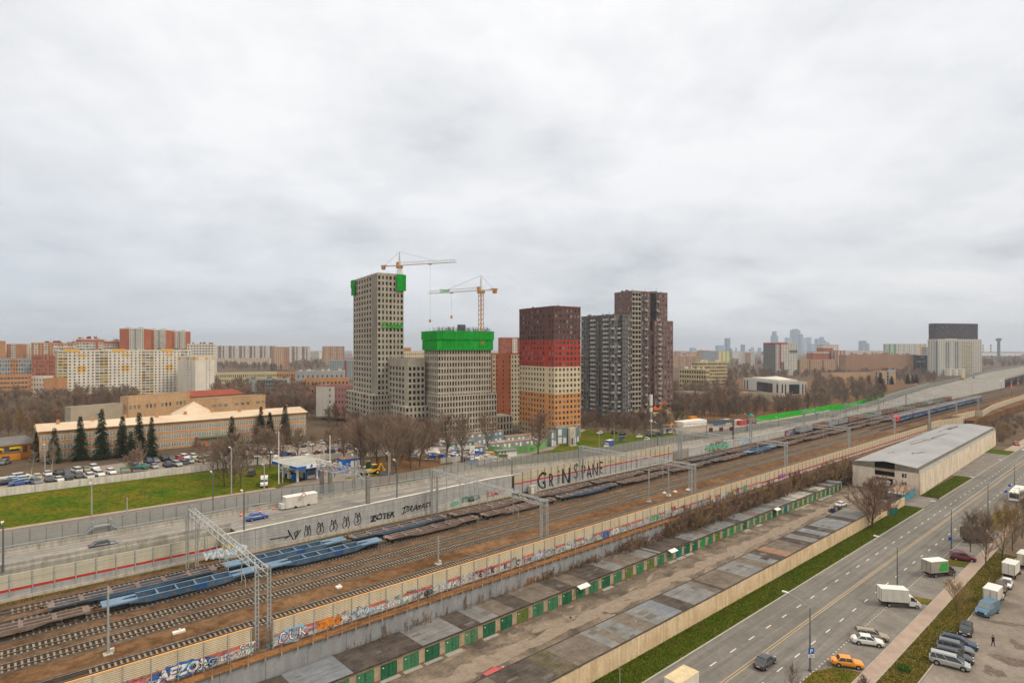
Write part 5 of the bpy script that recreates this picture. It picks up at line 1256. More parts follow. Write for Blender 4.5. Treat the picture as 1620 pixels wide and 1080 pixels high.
def box_truck(name, lab, loc, rz, Lb=4.2, Wb=2.15, Hb=2.2, cabc='white', boxm=None, side=None, top=None):
    t = thing(name, lab, 'truck', loc, rz); boxm = boxm or mat('truck_box', (.62, .61, .58), .5, .06, .8, streak=.1)
    b = MB(); b.box(-Lb+.6, -Wb/2, .95, .6, Wb/2, .95+Hb); b.build('cargo_box', boxm, t)
    b = MB(); b.box(-Lb+.57, -Wb/2-.03, .95+Hb, .63, Wb/2+.03, .95+Hb+.06); b.build('box_roof', top or mat('truck_roof', (.66, .69, .70), .4, .05, 1), t)
    b = MB(); b.box(-Lb+.56, -.02, 1.0, -Lb+.6-.003, .02, .9+Hb); 
    for y in (-Wb/2+.05, Wb/2-.09): b.box(-Lb+.56, y, 1.0, -Lb+.597, y+.04, .9+Hb)
    for s in (-1, 1): b.box(-Lb+.6, s*(Wb/2+.012)-.01, .9, .6, s*(Wb/2+.012)+.01, 1.02)
    b.build('door_seam', M_trim, t)
    b = MB(); b.box(-Lb+.7, -.45, .5, 2.2, .45, .93); b.box(-Lb+.8, -Wb/2+.1, .55, -Lb+.9, Wb/2-.1, .7); b.build('chassis', M_trim, t)
    b = MB(); rings = []
    for x, z, w_ in ((.75, 2.05, .92), (1.05, 2.12, .95), (1.45, 2.02, .95), (2.0, 1.28, .95), (2.35, 1.16, .93), (2.62, .98, .86), (2.66, .6, .82)):
        rings.append([(x, -w_, .45), (x, -w_, min(z, 1.25)), (x, -w_*.84 if z > 1.3 else -w_*.9, z), (x, w_*.84 if z > 1.3 else w_*.9, z), (x, w_, min(z, 1.25)), (x, w_, .45)])
    loft(b, rings); b.build('cab', CM[cabc], t)
    b = MB(); b.q([(1.50, -.80, 1.98), (1.50, .80, 1.98), (2.02, .88, 1.33), (2.02, -.88, 1.33)][::-1])
    for s in (-1, 1):
        q_ = [(.95, s*.945, 1.3), (1.85, s*.965, 1.3), (1.45, s*.86, 1.92), (.98, s*.86, 1.96)]; b.q(q_ if s < 0 else q_[::-1])
    b.build('windscreen', M_glass, t)
    for x in (1.95, -Lb+1.9):
        for s in (-1, 1): car_wheel(t, x, s*.85, .36)
    for s in (-1, 1):
        b = MB(); b.box(2.55, s*.62-.13, .72, 2.68, s*.62+.13, .92); b.build('headlight', M_hl, t)
        b = MB(); b.box(-Lb+.5, s*.85-.08, .62, -Lb+.56, s*.85+.08, .78); b.build('tail_light', M_tl_, t)
        b = MB(); b.box(1.75, s*1.05-.1, 1.25, 1.82, s*1.05+.1, 1.6); b.build('mirror', M_trim, t)
    if side: side(t, Lb, Wb, Hb)
    return t
def at(x, y, z=0.0): p = G(x, y, z); return (p.x, p.y, z)
def ang(x0, y0, x1, y1, z=0): a = G(x0, y0, z); c = G(x1, y1, z); return math.atan2(c.y-a.y, c.x-a.x)
def ctr(x0, y0, x1, y1, z=0): a = G(x0, y0, z); c = G(x1, y1, z); return ((a.x+c.x)/2, (a.y+c.y)/2, z)
Zb = .03
# --- cars by the road
def nearcar(kind, color, X, Y, deg, lab, z=Zb): return car(kind, color, (X, Y, z), math.radians(deg), lab)
nearcar('box_sedan', 'orange', 92.9, 32.0, -58, 'old boxy orange sedan parked alone in the lowest bay')
nearcar('sedan', 'white', 102.2, 32.3, -60, 'white sedan parked beside the beige wagon')
nearcar('wagon', 'beige', 104.6, 32.5, -60, 'beige wagon with dark rear parked above the white sedan')
nearcar('suv', 'dark red', 158.3, 31.4, -65, 'dark red crossover parked above the small grass island')
nearcar('sedan', 'dark grey', 84.2, 40.0, 1, 'dark grey sedan with red tail lights driving on the road')
nearcar('minivan', 'silver', 104.2, 22.2, -78, 'long silver minivan, nearest in the courtyard row')
nearcar('wagon', 'dark grey', 106.8, 22.2, -78, 'car with dark roof and cream bonnet second in the courtyard row')
nearcar('suv', 'grey', 109.5, 22.6, -78, 'blue grey crossover third in the courtyard row')
nearcar('wagon', 'dark blue', 112.2, 22.7, -78, 'dark blue wagon fourth in the courtyard row')
nearcar('hatch', 'black', 118.2, 23.0, 186, 'small black hatchback parked at the courtyard kerb below the blue van')
nearcar('suv', 'brown', 143.0, 22.6, 184, 'dark brown crossover behind the parked white box trailer')
nearcar('sedan', 'white', 147.5, 22.3, 184, 'white sedan between dark crossover and pale box truck')
nearcar('sedan', 'white', 113.6, 11.2, 60, 'white car cut by the right edge in the courtyard')
nearcar('suv', 'dark grey', 104.4, 10.2, 60, 'dark suv cut by the right edge near the bottom corner')
nearcar('sedan', 'white', 186.0, 59.5+6.2, -8, 'white car parked in the garage alley beside debris', z=.06)
nearcar('wagon', 'red', 52.2, 62.9, 8, 'pink red car half hidden behind the front garage roofs', z=.06)
nearcar('suv', 'red', 258.0+109, 52.0, 200, 'red tractor like vehicle by the far sidewalk')
# box trucks
def greenside(t, Lb, Wb, Hb):
    b = MB(); s = 1; b.q([(-1.9, -Wb/2-.02, 1.3), (.4, -Wb/2-.02, 1.3), (.4, -Wb/2-.02, 2.9), (-1.2, -Wb/2-.02, 2.9)]); b.build('green_print', mat('print_green', (.06, .35, .07), .5, .1, 2), t)
box_truck('box_truck', 'white box truck with white cab parked across the lower bays', (122.0, 32.9, Zb), math.radians(-52), 4.4, 2.15, 2.25)
box_truck('box_truck', 'white roofed box truck with green print on its side', (144.6, 32.2, Zb), math.radians(-30), 4.2, 2.2, 2.3, 'dark grey', mat('truck_box_grey', (.33, .31, .28), .6, .1, .8), greenside, top=M_white)
box_truck('box_truck', 'white box truck seen from behind in the courtyard row', (137.0, 22.4, Zb), math.radians(-2), 4.0, 2.1, 2.0)
box_truck('box_truck', 'pale box truck with maroon cab farther up the courtyard row', (155.5, 22.6, Zb), math.radians(-3), 4.0, 2.1, 2.1, 'dark red')
box_truck('box_truck', 'cream box truck behind the maroon cabbed one', (164.5, 21.5, Zb), math.radians(-3), 4.2, 2.2, 2.2, 'white', mat('truck_box_cream', (.60, .56, .45), .6, .1, .8))
box_truck('box_truck', 'grey roofed truck at the right edge of the photo, top of the row', (171.0, 19.0, Zb), math.radians(-3), 4.4, 2.2, 2.4, 'white', None, None, mat('truck_roof_grey', (.22, .23, .25), .6, .1, 1))
box_truck('box_truck', 'brown box truck hidden under the bare trees by the road', (176.5, 31.6, Zb), math.radians(-40), 4.6, 2.2, 2.3, 'brown', mat('truck_box_brown', (.17, .14, .12), .7, .1, .8), None, M_fdark)
box_truck('box_truck', 'cream roofed truck on the road cut by the bottom edge', (66.2, 43.4, .03), math.radians(180), 4.6, 2.3, 2.2, 'white', None, None, mat('truck_roof_cream', (.60, .50, .33), .6, .1, 1))
# blue van
t = thing('delivery_van', 'tall blue panel van parked facing down in the courtyard', 'van', (129.6, 22.2, Zb), math.radians(170)); b = MB(); rings = []
for x, z, w_ in ((-2.5, 1.9, .9), (-2.45, 2.12, .95), (0.6, 2.2, .97), (.9, 2.12, .97), (1.7, 1.35, .97), (2.35, 1.15, .93), (2.6, .95, .86), (2.62, .5, .82)):
    rings.append([(x, -w_, .4), (x, -w_, min(z, 1.3)), (x, -w_*.86, z), (x, w_*.86, z), (x, w_, min(z, 1.3)), (x, w_, .4)])
loft(b, rings); b.build('body', CM['steel blue'], t)
b = MB(); b.q([(.98, -.8, 2.06), (.98, .8, 2.06), (1.68, .88, 1.40), (1.68, -.88, 1.40)][::-1])
for s in (-1, 1):
    q_ = [(-.1, s*.975, 1.35), (1.5, s*.98, 1.35), (.95, s*.86, 1.98), (-.1, s*.87, 2.0)]; b.q(q_ if s < 0 else q_[::-1])
b.build('windscreen', mat('van_glass', (.22, .25, .27), .2, .1, 1), t)
for x in (-1.7, 1.75):
    for s in (-1, 1): car_wheel(t, x, s*.88, .34)
for s in (-1, 1): b = MB(); b.box(2.5, s*.66-.14, .72, 2.64, s*.66+.14, .95); b.build('headlight', M_hl, t)
b = MB(); b.box(2.6, -.5, .55, 2.66, .5, .8); b.box(-2.5, -.85, .3, 2.5, .85, .42); b.build('grille', M_trim, t)
# white bus at right edge
t = thing('bus', 'white city bus cut by the right edge on the road', 'bus', (236, 33.2, .03), math.radians(181)); b = MB()
b.box(-6, -1.25, .35, 6, 1.25, 2.95); b.build('body', mat('bus_white', (.72, .73, .74), .35, .04, 1), t)
b = MB(); b.box(-5.6, -1.0, 2.95, -1.0, 1.0, 3.2); b.box(.5, -.9, 2.95, 3, .9, 3.15); b.build('roof_unit', M_white, t)
b = MB(); b.box(-6.02, -1.05, 1.6, -6.001, 1.05, 2.6)
for i in range(6): b.box(-5.6+i*1.9, 1.251, 1.4, -4.0+i*1.9, 1.27, 2.4); b.box(-5.6+i*1.9, -1.27, 1.4, -4.0+i*1.9, -1.251, 2.4)
b.box(6.001, -1.1, 1.1, 6.02, 1.1, 2.6); b.build('window', M_glass, t)
for x in (-3.2, 3.6):
    for s in (-1, 1): car_wheel(t, x, s*1.15, .48)
for s in (-1, 1): b = MB(); b.box(-6.03, s*1.0-.1, .9, -6.001, s*1.0+.1, 1.3); b.build('tail_light', M_tl_, t)
# --- vehicles on ramp
car('sedan', 'blue', (onY(408, 129), 129.6, zh(42)+.03), math.radians(2), 'bright blue sedan driving on the ramp past the red cones')
car('sedan', 'dark grey', (14.8, 130.0, zh(10)+.03), math.radians(1), 'dark sedan on the ramp partly hidden by the beige noise wall')
car('sedan', 'white', (645, 139, zh(645)+.03), 0.05, 'white car far up on the rising viaduct', far=True)
car('sedan', 'dark red', (790, 147, zh(790)+.03), 0.05, 'small red car far up on the viaduct', far=True)
t = box_truck('box_truck', 'yellow and blue truck far up on the viaduct', (760, 150, zh(760)+.03), math.radians(3), 6, 2.4, 2.6, 'blue', CM['yellow'])
# --- person
def person(loc, rz, lab, shirt, trousers, h=1.75, stride=.18):
    t = thing('person', lab, 'person', loc, rz)
    me = bpy.data.meshes.new('body'); s = h/1.75
    J = [((0, 0, .95), .15), ((0, 0, 1.15), .14), ((0, 0, 1.38), .16), ((0, 0, 1.50), .07), ((0.02, 0, 1.62), .105), ((0.02, 0, 1.70), .085),
         ((stride*.5, .10, .52), .075), ((stride, .10, .08), .05), ((stride+.16, .10, .04), .04), ((-stride*.3, -.10, .52), .075), ((-stride, -.10, .10), .05), ((-stride+.15, -.1, .04), .04),
         ((0, .21, 1.38), .07), ((-.06, .27, 1.12), .05), ((.02, .28, .88), .038), ((.05, .28, .80), .035), ((0, -.21, 1.38), .07), ((.08, -.27, 1.12), .05), ((.2, -.28, .92), .038), ((.26, -.28, .86), .035), ((0, .1, .92), .1), ((0, -.1, .92), .1)]
    Ed = [(0, 1), (1, 2), (2, 3), (3, 4), (4, 5), (0, 20), (20, 6), (6, 7), (7, 8), (0, 21), (21, 9), (9, 10), (10, 11), (2, 12), (12, 13), (13, 14), (14, 15), (2, 16), (16, 17), (17, 18), (18, 19)]
    me.from_pydata([(x*s, y*s, z*s) for (x, y, z), r in J], Ed, []); me.materials.append(shirt); me.materials.append(trousers); me.materials.append(mat('skin', (.45, .28, .2), .6, .05, 3))
    o = obj('body', me, t); sk = o.modifiers.new('s', 'SKIN')
    for i, (p, r) in enumerate(J): me.skin_vertices[0].data[i].radius = (r*s, r*s)
    me.skin_vertices[0].data[0].use_root = True
    o.modifiers.new('u', 'SUBSURF').levels = 1
    bpy.context.view_layer.update(); dg = bpy.context.evaluated_depsgraph_get(); m2 = bpy.data.meshes.new_from_object(o.evaluated_get(dg)); o.modifiers.clear(); o.data = m2
    for p in m2.polygons: z = p.center.z/s; p.material_index = 1 if z < .9 else (2 if z > 1.47 else 0); p.use_smooth = True
    b = MB()
    for i in range(5): a = i/5*math.pi/2; c = (i+1)/5*math.pi/2; b.tube((0.0, 0, (1.68+.1*math.sin(a))*s), (0, 0, (1.68+.1*math.sin(c))*s), .11*s*math.cos(a), max(.01, .11*s*math.cos(c)), 8)
    b.build('hair', M_trim, t)
person((116.1, 19.2, .03), math.radians(-120), 'person in black jacket and dark trousers walking in the courtyard', mat('jacket_black', (.02, .02, .025), .8, .1, 3), mat('trousers_dark', (.03, .035, .05), .8, .1, 3))
p = T(735, 732); person((p.x, p.y, p.z), 1.0, 'person in dark clothes standing near the big blue price sign', MC['jacket_black'], MC['trousers_dark'])
p = T(985, 668)
# --- far parked cars
cols = ['white', 'silver', 'grey', 'dark grey', 'black', 'white', 'silver', 'dark blue', 'white', 'blue', 'dark red', 'beige']
kinds = ['sedan', 'suv', 'hatch', 'wagon', 'suv', 'sedan']
RC = random.Random(77); cnt_ = {}
def far_row(pts, where, grp, zf=T, jitter=.08, cset=None):
    for (x, y, c, k, dg) in pts:
        p = T(x, y); key = (c, k, where); cnt_[key] = cnt_.get(key, 0)+1
        kn = {'suv': 'crossover', 'hatch': 'hatchback', 'wagon': 'wagon', 'sedan': 'sedan', 'minivan': 'minivan', 'box_sedan': 'old sedan'}[k]
        car(k, c, (p.x, p.y, p.z+.06), math.radians(dg)+RC.uniform(-jitter, jitter), '%s %s %s, %s such from left' % (c, kn, where, ordinal(cnt_[key])), grp, far=True)
front = [(57, 766, 'grey', 'suv'), (78, 762, 'black', 'wagon'), (92, 761, 'white', 'sedan'), (107, 759, 'dark grey', 'suv'), (123, 755, 'grey', 'suv'), (141, 756, 'white', 'suv'), (157, 753, 'white', 'suv'), (176, 749, 'white', 'wagon'), (228, 741, 'grey', 'hatch'), (243, 740, 'silver', 'sedan'), (265, 738, 'dark blue', 'suv'), (280, 737, 'silver', 'suv'), (290, 734, 'grey', 'wagon'), (300, 732, 'silver', 'hatch'), (316, 730, 'cream', 'suv')]
far_row([(x, y, c, k, 100+RC.choice((0, 180))) for x, y, c, k in front], 'in the front row of the walled car park', 'cars in the walled car park')
back = [(58, 757, 'cream', 'hatch'), (75, 752, 'white', 'sedan'), (92, 751, 'black', 'sedan'), (106, 750, 'dark grey', 'hatch'), (121, 747, 'white', 'suv'), (136, 745, 'beige', 'sedan'), (149, 743, 'white', 'suv'), (212, 734, 'white', 'suv'), (215, 741, 'blue', 'sedan'), (235, 732, 'dark blue', 'suv'), (246, 731, 'grey', 'sedan'), (258, 729, 'black', 'suv'), (270, 728, 'dark grey', 'sedan'), (282, 727, 'red', 'hatch'), (292, 726, 'white', 'suv'), (304, 724, 'white', 'hatch'), (325, 728, 'silver', 'suv'), (345, 724, 'white', 'sedan')]
far_row([(x, y, c, k, 100+RC.choice((0, 180))) for x, y, c, k in back], 'in the back row of the walled car park', 'cars in the walled car park')
stack = [(15, 766, 'black', 'wagon'), (22, 761, 'white', 'sedan'), (26, 764, 'light blue', 'sedan'), (30, 767, 'blue', 'sedan'), (33, 757, 'white', 'suv'), (37, 761, 'silver', 'sedan'), (40, 765, 'light blue', 'hatch')]
far_row([(x, y, c, k, 12) for x, y, c, k in stack], 'in the tight cluster left in the car park', 'cars in the walled car park', jitter=.05)
rest = [(8, 734, 'grey', 'sedan'), (11, 728, 'grey', 'sedan'), (27, 712, 'silver', 'sedan'), (38, 709, 'silver', 'hatch'), (40, 713, 'white', 'minivan')]
far_row([(x, y, c, k, 60) for x, y, c, k in rest], 'in front of the orange repair garage', 'cars by the orange repair garage')
mid = []
for i in range(34):
    x = 350+i*6.6+RC.uniform(-2, 2); y = 724-.075*(x-350)+RC.choice((-9, 0, 6))+RC.uniform(-1.5, 1.5); mid.append((x, y, RC.choice(cols), RC.choice(kinds), RC.choice((100, 280, 95))))
far_row(mid, 'behind the bare trees left of the towers', 'cars parked behind the bare trees')
far_row([(x, y, c, k, d_) for x, y, c, k, d_ in ((521, 738, 'white', 'suv', 5), (538, 740, 'cream', 'sedan', 8), (590, 748, 'grey', 'sedan', 8), (612, 753, 'dark grey', 'wagon', 8))], 'beside the blue kiosk', 'cars on the fuel forecourt')
far_row([(449, 747, 'silver', 'wagon', 60), (458, 751, 'black', 'sedan', 200), (468, 755, 'white', 'hatch', 200), (398, 752, 'dark grey', 'minivan', 60)], 'on the forecourt by the fuel canopy', 'cars on the fuel forecourt')
far_row([(950, 686, 'white', 'sedan', 10), (972, 686, 'black', 'suv', 10), (985, 688, 'black', 'suv', 10), (1012, 692, 'white', 'sedan', 10), (1024, 696, 'white', 'hatch', 15), (1027, 690, 'black', 'suv', 12), (1036, 689, 'dark grey', 'sedan', 12), (1045, 688, 'dark blue', 'wagon', 12), (1052, 686, 'silver', 'sedan', 12), (1062, 685, 'white', 'sedan', 12), (1058, 682, 'dark blue', 'suv', 12), (787, 730, 'white', 'sedan', 10), (1205, 668, 'yellow', 'sedan', 10), (1200, 668, 'dark blue', 'sedan', 10), (1430, 622, 'white', 'sedan', 10), (1450, 619, 'silver', 'sedan', 8), (1457, 618, 'dark blue', 'sedan', 8), (1252, 665, 'white', 'sedan', 10), (1273, 662, 'white', 'suv', 10), (1293, 658, 'light blue', 'suv', 10), (720, 722, 'white', 'suv', 10), (740, 716, 'white', 'wagon', 10), (700, 720, 'silver', 'sedan', 40), (655, 724, 'silver', 'sedan', 30), (640, 716, 'white', 'sedan', 30)], 'beyond the mesh fence near the towers', 'cars parked near the towers')
RC2 = random.Random(5)
p = T(418, 768); box_truck('pickup_truck', 'white pickup with a boxy canopy parked at the forecourt entry', (p.x, p.y, p.z+.08), math.radians(-110), 3.4, 1.8, 1.2)
p = T(962, 708); box_truck('box_truck', 'small truck with blue and white box beside the tower lawn', (p.x, p.y, p.z+.08), math.radians(190), 4.2, 2.1, 2.2, 'white', CM['blue'])
# ================================================================== BUILDINGS
RB = random.Random(60)
def facade(w, g, P0, P1, z0, z1, nc, nr, cell, dep=.25):
    """real openings: frame quads, reveals and a recessed pane per bay. outward normal is right of P0->P1"""
    P0 = Vector(P0); P1 = Vector(P1); u = (P1-P0); L = u.length; u /= L; n = Vector((u.y, -u.x)); cw = L/nc; ch = (z1-z0)/nr
    def pt(s, z, d=0.0): q = P0+u*s-n*d; return (q.x, q.y, z)
    for r in range(nr):
        for c in range(nc):
            o = cell(c, r); x0, x1 = c*cw, (c+1)*cw; a, b_ = z0+r*ch, z0+(r+1)*ch
            if o is None: continue
            wm, wf, hf, gm_ = o[:4]
            if wf <= 0: w.q([pt(x0, a), pt(x1, a), pt(x1, b_), pt(x0, b_)], wm); continue
            mx = (x0+x1)/2; i0, i1 = mx-cw*wf/2, mx+cw*wf/2; lo = a+ch*(1-hf)*.45; hi = lo+ch*hf
            if wf < .999:
                w.q([pt(x0, a), pt(i0, lo), pt(i0, hi), pt(x0, b_)], wm); w.q([pt(i1, lo), pt(x1, a), pt(x1, b_), pt(i1, hi)], wm)
            else: i0, i1 = x0, x1
            w.q([pt(x0, a), pt(x1, a), pt(i1, lo), pt(i0, lo)], wm); w.q([pt(i0, hi), pt(i1, hi), pt(x1, b_), pt(x0, b_)], wm)
            w.q([pt(i0, lo), pt(i1, lo), pt(i1, lo, dep), pt(i0, lo, dep)], wm); w.q([pt(i0, hi, dep), pt(i1, hi, dep), pt(i1, hi), pt(i0, hi)], wm)
            if wf < .999: w.q([pt(i0, lo), pt(i0, lo, dep), pt(i0, hi, dep), pt(i0, hi)], wm); w.q([pt(i1, lo, dep), pt(i1, lo), pt(i1, hi), pt(i1, hi, dep)], wm)
            if len(o) > 4 and o[4]:      # white balcony strip: slab and parapet in front
                q0 = .9; w.q([pt(x0+.1, a, -q0), pt(x1-.1, a, -q0), pt(x1-.1, a+ch*.38, -q0), pt(x0+.1, a+ch*.38, -q0)], o[4]); w.q([pt(x0+.1, a+ch*.38, -q0), pt(x1-.1, a+ch*.38, -q0), pt(x1-.1, a+ch*.36, 0), pt(x0+.1, a+ch*.36, 0)], o[4]); w.q([pt(x0+.1, a, 0), pt(x1-.1, a, 0), pt(x1-.1, a, -q0), pt(x0+.1, a, -q0)], o[4])
                w.q([pt(x0+.1, a, 0), pt(x0+.1, a, -q0), pt(x0+.1, a+ch*.38, -q0), pt(x0+.1, a+ch*.36, 0)], o[4]); w.q([pt(x1-.1, a, -q0), pt(x1-.1, a, 0), pt(x1-.1, a+ch*.36, 0), pt(x1-.1, a+ch*.38, -q0)], o[4])
            if gm_ == 3 or nc*nr > 500 and wf > .8: g.q([pt(i0, lo, dep*.98), pt(i1, lo, dep*.98), pt(i1, hi, dep*.98), pt(i0, hi, dep*.98)], gm_)
            else:                        # sash split in two leaves, some with a curtain or an open reflection
                im = i0+(i1-i0)*(.42 if (c+r) % 2 else .6); g2 = gm_ if RB.random() < .6 else (0, 1, 1, 2)[RB.randint(0, 3)]
                g.q([pt(i0, lo, dep*.98), pt(im, lo, dep*.98), pt(im, hi, dep*.98), pt(i0, hi, dep*.98)], gm_); g.q([pt(im, lo, dep*.9), pt(i1, lo, dep*.9), pt(i1, hi, dep*.9), pt(im, hi, dep*.9)], g2)
def rg(a=.52, b_=.32): 
    x = RB.random(); return 0 if x < a else 1 if x < a+b_ else 2
M_roof = mat('flat_roof_felt', (.16, .15, .14), .95, s=.1, c2=(.24, .23, .22), grime=.15)
BLD = {}
def building(key, name, label, cat, mats, A, top, nf, cellF, xr=None, B=None, xl=None, L1=None, L2=14, rot=-8, nc2=4, cellS=None, z0=None, nr=None, nc=None, group=None, parapet=.8, roofm=None, dep=.25):
    """A=(px x of nearest/left corner, distance). front face runs right to xr (or to B), side face runs back-left to xl or by L2 metres"""
    p = P(*A); z0 = zt(p.x) if z0 is None else z0
    if B is not None: q = P(*B); rot_ = math.atan2(q.y-p.y, q.x-p.x); L1 = (q-p).length
    else: rot_ = math.radians(rot)
    def solve(ax, e):
        a = (ax-HX)/F; d0 = depth(p); l0 = p.x*RT[0]+p.y*RT[1]; dd = e[0]*VW[0]+e[1]*VW[1]; ll = e[0]*RT[0]+e[1]*RT[1]
        return (a*d0-l0)/(ll-a*dd)
    e1 = (math.cos(rot_), math.sin(rot_)); e2 = (-e1[1], e1[0])
    if L1 is None: L1 = solve(xr, e1)
    if xl is not None: L2 = solve(xl, e2)
    h = H-(top-HY)/F*depth(p)-z0
    t = thing(name, label, cat, (p.x, p.y, z0), rot_, group)
    w, g = MB(), MB(); nr = nr or nf
    facade(w, g, (0, 0), (L1, 0), 0, h, nc or 8, nr, cellF, dep)
    facade(w, g, (0, L2), (0, 0), 0, h, nc2, nr, cellS or cellF, dep)
    facade(w, g, (L1, 0), (L1, L2), 0, h, nc2, nr, cellS or cellF, dep)
    w.q([(L1, L2, 0), (0, L2, 0), (0, L2, h), (L1, L2, h)], 0)
    w.build('wall', mats, t, kind='stuff' if 0 else None)
    g.build('window', GL, t, kind='stuff')
    b = MB(); b.q([(.3, .3, h-.05), (L1-.3, .3, h-.05), (L1-.3, L2-.3, h-.05), (.3, L2-.3, h-.05)], 0)
    for x0, y0, x1, y1 in ((-.05, -.05, L1+.05, .3), (-.05, L2-.3, L1+.05, L2+.05), (-.05, .3, .3, L2-.3), (L1-.3, .3, L1+.05, L2-.3)): b.box(x0, y0, h, x1, y1, h+parapet, 1)
    rf = b.build('roof', [roofm or M_roof, mats[0]], t)
    BLD[key] = (t, L1, L2, h, rf); return t, L1, L2, h, rf
def roofbits(key, n, seed=0, s=1.0, m=None):
    t, L1, L2, h, rf = BLD[key]; R = random.Random(seed); b = MB()
    for i in range(n):
        x = R.uniform(1.5, L1-3); y = R.uniform(.8, max(1.5, L2-2)); w_ = R.uniform(.5, 2.4)*s; b.cbox(x, y, h, w_, w_*R.uniform(.5, 1), R.uniform(.8, 2.2)*s)
        if R.random() < .5: b.tube((x, y, h), (x, y, h+R.uniform(2, 4)*s), .08*s, n=4)
    b.build('roof_equipment', m or M_steel_d, rf)
m_or0 = mat('pile_orange', (.45, .25, .12), .9, .2, 1)
# ---- tower A: bare concrete tower with green screens
MCc = mat('raw_concrete', (.37, .345, .30), .95, s=.08, c2=(.47, .44, .385), grime=.14, streak=.18); MCp = mat('raw_concrete_dark', (.23, .215, .19), .95, s=.1, c2=(.31, .29, .26), grime=.15)
M_grn = mat('green_screen', (.014, .34, .035), .7, .22, .25, streak=.2, grime=.12)
def cA(c, r): return (0, .46 if c % 3 else .6, .6, 3) 
def cA2(c, r): return (1 if c in (6, 7) else 0, 0 if c in (6, 7) else .56, .60, 3)
A_, L1, L2, h, rf = building('A', 'tower_under_construction', 'tall bare concrete tower with green corner screens, left of the pair under construction', 'building', [MCc, MCp], (597, 300), 433.5, 27, cA, xr=638.5, xl=559, rot=-9, nc=7, nc2=9, cellS=lambda c, r: (1, 0, 0, 0) if c in (7, 8) else (0, .5, .62, 3))
# stepped base
def addblock(parent, x0, y0, x1, y1, h_, nc, nc2, nr, cell, mats, cell2=None, name='wing', z=0):
    w, g = MB(), MB()
    facade(w, g, (x0, y0), (x1, y0), z, h_, nc, nr, cell); facade(w, g, (x0, y1), (x0, y0), z, h_, nc2, nr, cell2 or cell); facade(w, g, (x1, y0), (x1, y1), z, h_, nc2, nr, cell2 or cell)
    w.q([(x0, y0, h_), (x1, y0, h_), (x1, y1, h_), (x0, y1, h_)], 0); w.q([(x1, y1, z), (x0, y1, z), (x0, y1, h_), (x1, y1, h_)], 0)
    o = w.build(name, mats, parent); g.build('window', GL, o, kind='stuff'); return o
addblock(A_, -3.5, -2.5, L1*.62, L2+3, h*.235, 8, 9, 7, cA, [MCc, MCp])
b = MB()
for (x0, y0, x1, y1) in ((-1.0, L2-5.5, 0, L2+.8), (0, L2, 2.5, L2+1), (L1-4.2, -1.0, L1+1, 0), (L1, -1, L1+1, 6)):
    n = max(2, int(max(x1-x0, y1-y0)/1.6))
    for k in range(2):
        for i in range(n):
            if x1-x0 > y1-y0: b.box(x0+(x1-x0)*i/n+.03, y0, h-8+k*4.3, x0+(x1-x0)*(i+1)/n-.03, y0+.25+.3*k, h-3.8+k*4.3)
            else: b.box(x0-.3*k, y0+(y1-y0)*i/n+.03, h-8+k*4.3, x0+.25, y0+(y1-y0)*(i+1)/n-.03, h-3.8+k*4.3)
b.build('green_screen', M_grn, A_)
lettering('letters', '\u0421\u0440\u0435\u0434\u0430', 4.1, mat('sign_green', (.02, .42, .03), .5, .05, 1), A_, (L1*.56, -.6, h*.66), ext=.15, off=.05, sx=.9)
b = MB(); R = random.Random(1)
for i in range(70): x = R.uniform(0, L1); y = R.uniform(0, L2); b.box(x, y, h, x+.06, y+.06, h+R.uniform(1, 2.5))
b.build('rebar', M_steel_d, A_, kind='stuff')
# ---- low concrete block between A and B
b2 = building('A2', 'block_under_construction', 'lower bare concrete block standing between the two screened concrete towers', 'building', [MCc, MCp], (645.5, 282), 569, 13, lambda c, r: (0, .6, .6, 3) if c < 5 and r < 12 else ((0, .6, .6, 3) if r < 12 else (0, 0, 0, 0)), xr=672, xl=611, rot=-9, nc=4, nc2=7, nr=13, cellS=lambda c, r: (0, 0, 0, 0) if (c in (6,) or r == 12) else (0, .55, .6, 3), L2=None)
addblock(b2[0], -2.6, -3, b2[1]+1, b2[2]*.55, b2[3]*.40, 6, 5, 5, cA, [MCc, MCp])
# ---- tower B
MB_ = mat('raw_concrete_warm', (.41, .38, .33), .95, s=.08, c2=(.50, .465, .41), grime=.12, streak=.15)
dB = 279.0; 
B_, L1, L2, h, rf = building('B', 'tower_under_construction', 'squat concrete tower wrapped at the top in bright green formwork screens', 'building', [MB_, MCp], (693, dB), 552, 15, lambda c, r: (0, .52, .64, 3) if c % 5 else (0, .62, .64, 3), xr=777, xl=671, rot=-8, nc=20, nc2=8, cellS=lambda c, r: (0, .55, .64, 3), z0=1.0)
addblock(B_, -.9, -1.5, L1+2.4, L2*.9, h*.505, 21, 7, 8, lambda c, r: (0, .55, .68, 3), [MB_, MCp])
b = MB(); zg = h
for k in range(2):
    z0_, z1_ = zg-.5+k*5.0, zg+4.4+k*4.3; off = .75+.35*k
    n = 11
    for i in range(n): b.box(-off+(L1+2*off)*i/n+.04, -off, z0_, -off+(L1+2*off)*(i+1)/n-.04, -off+.2, z1_+(.15 if i % 3 else 0))
    for i in range(n): b.box(-off+(L1+2*off)*i/n+.04, L2+off-.2, z0_, -off+(L1+2*off)*(i+1)/n-.04, L2+off, z1_)
    n = 5
    for i in range(n): b.box(-off, -off+.21+(L2+2*off-.42)*i/n+.03, z0_, -off+.2, -off+.21+(L2+2*off-.42)*(i+1)/n-.03, z1_)
    for i in range(n): b.box(L1+off-.2, -off+.21+(L2+2*off-.42)*i/n+.03, z0_, L1+off, -off+.21+(L2+2*off-.42)*(i+1)/n-.03, z1_)
b.build('green_screen', M_grn, B_)
b = MB(); b.box(.5, .5, h, L1-.5, L2-.5, h+7.2); b.build('upper_core', MB_, B_)
b = MB(); R = random.Random(2)
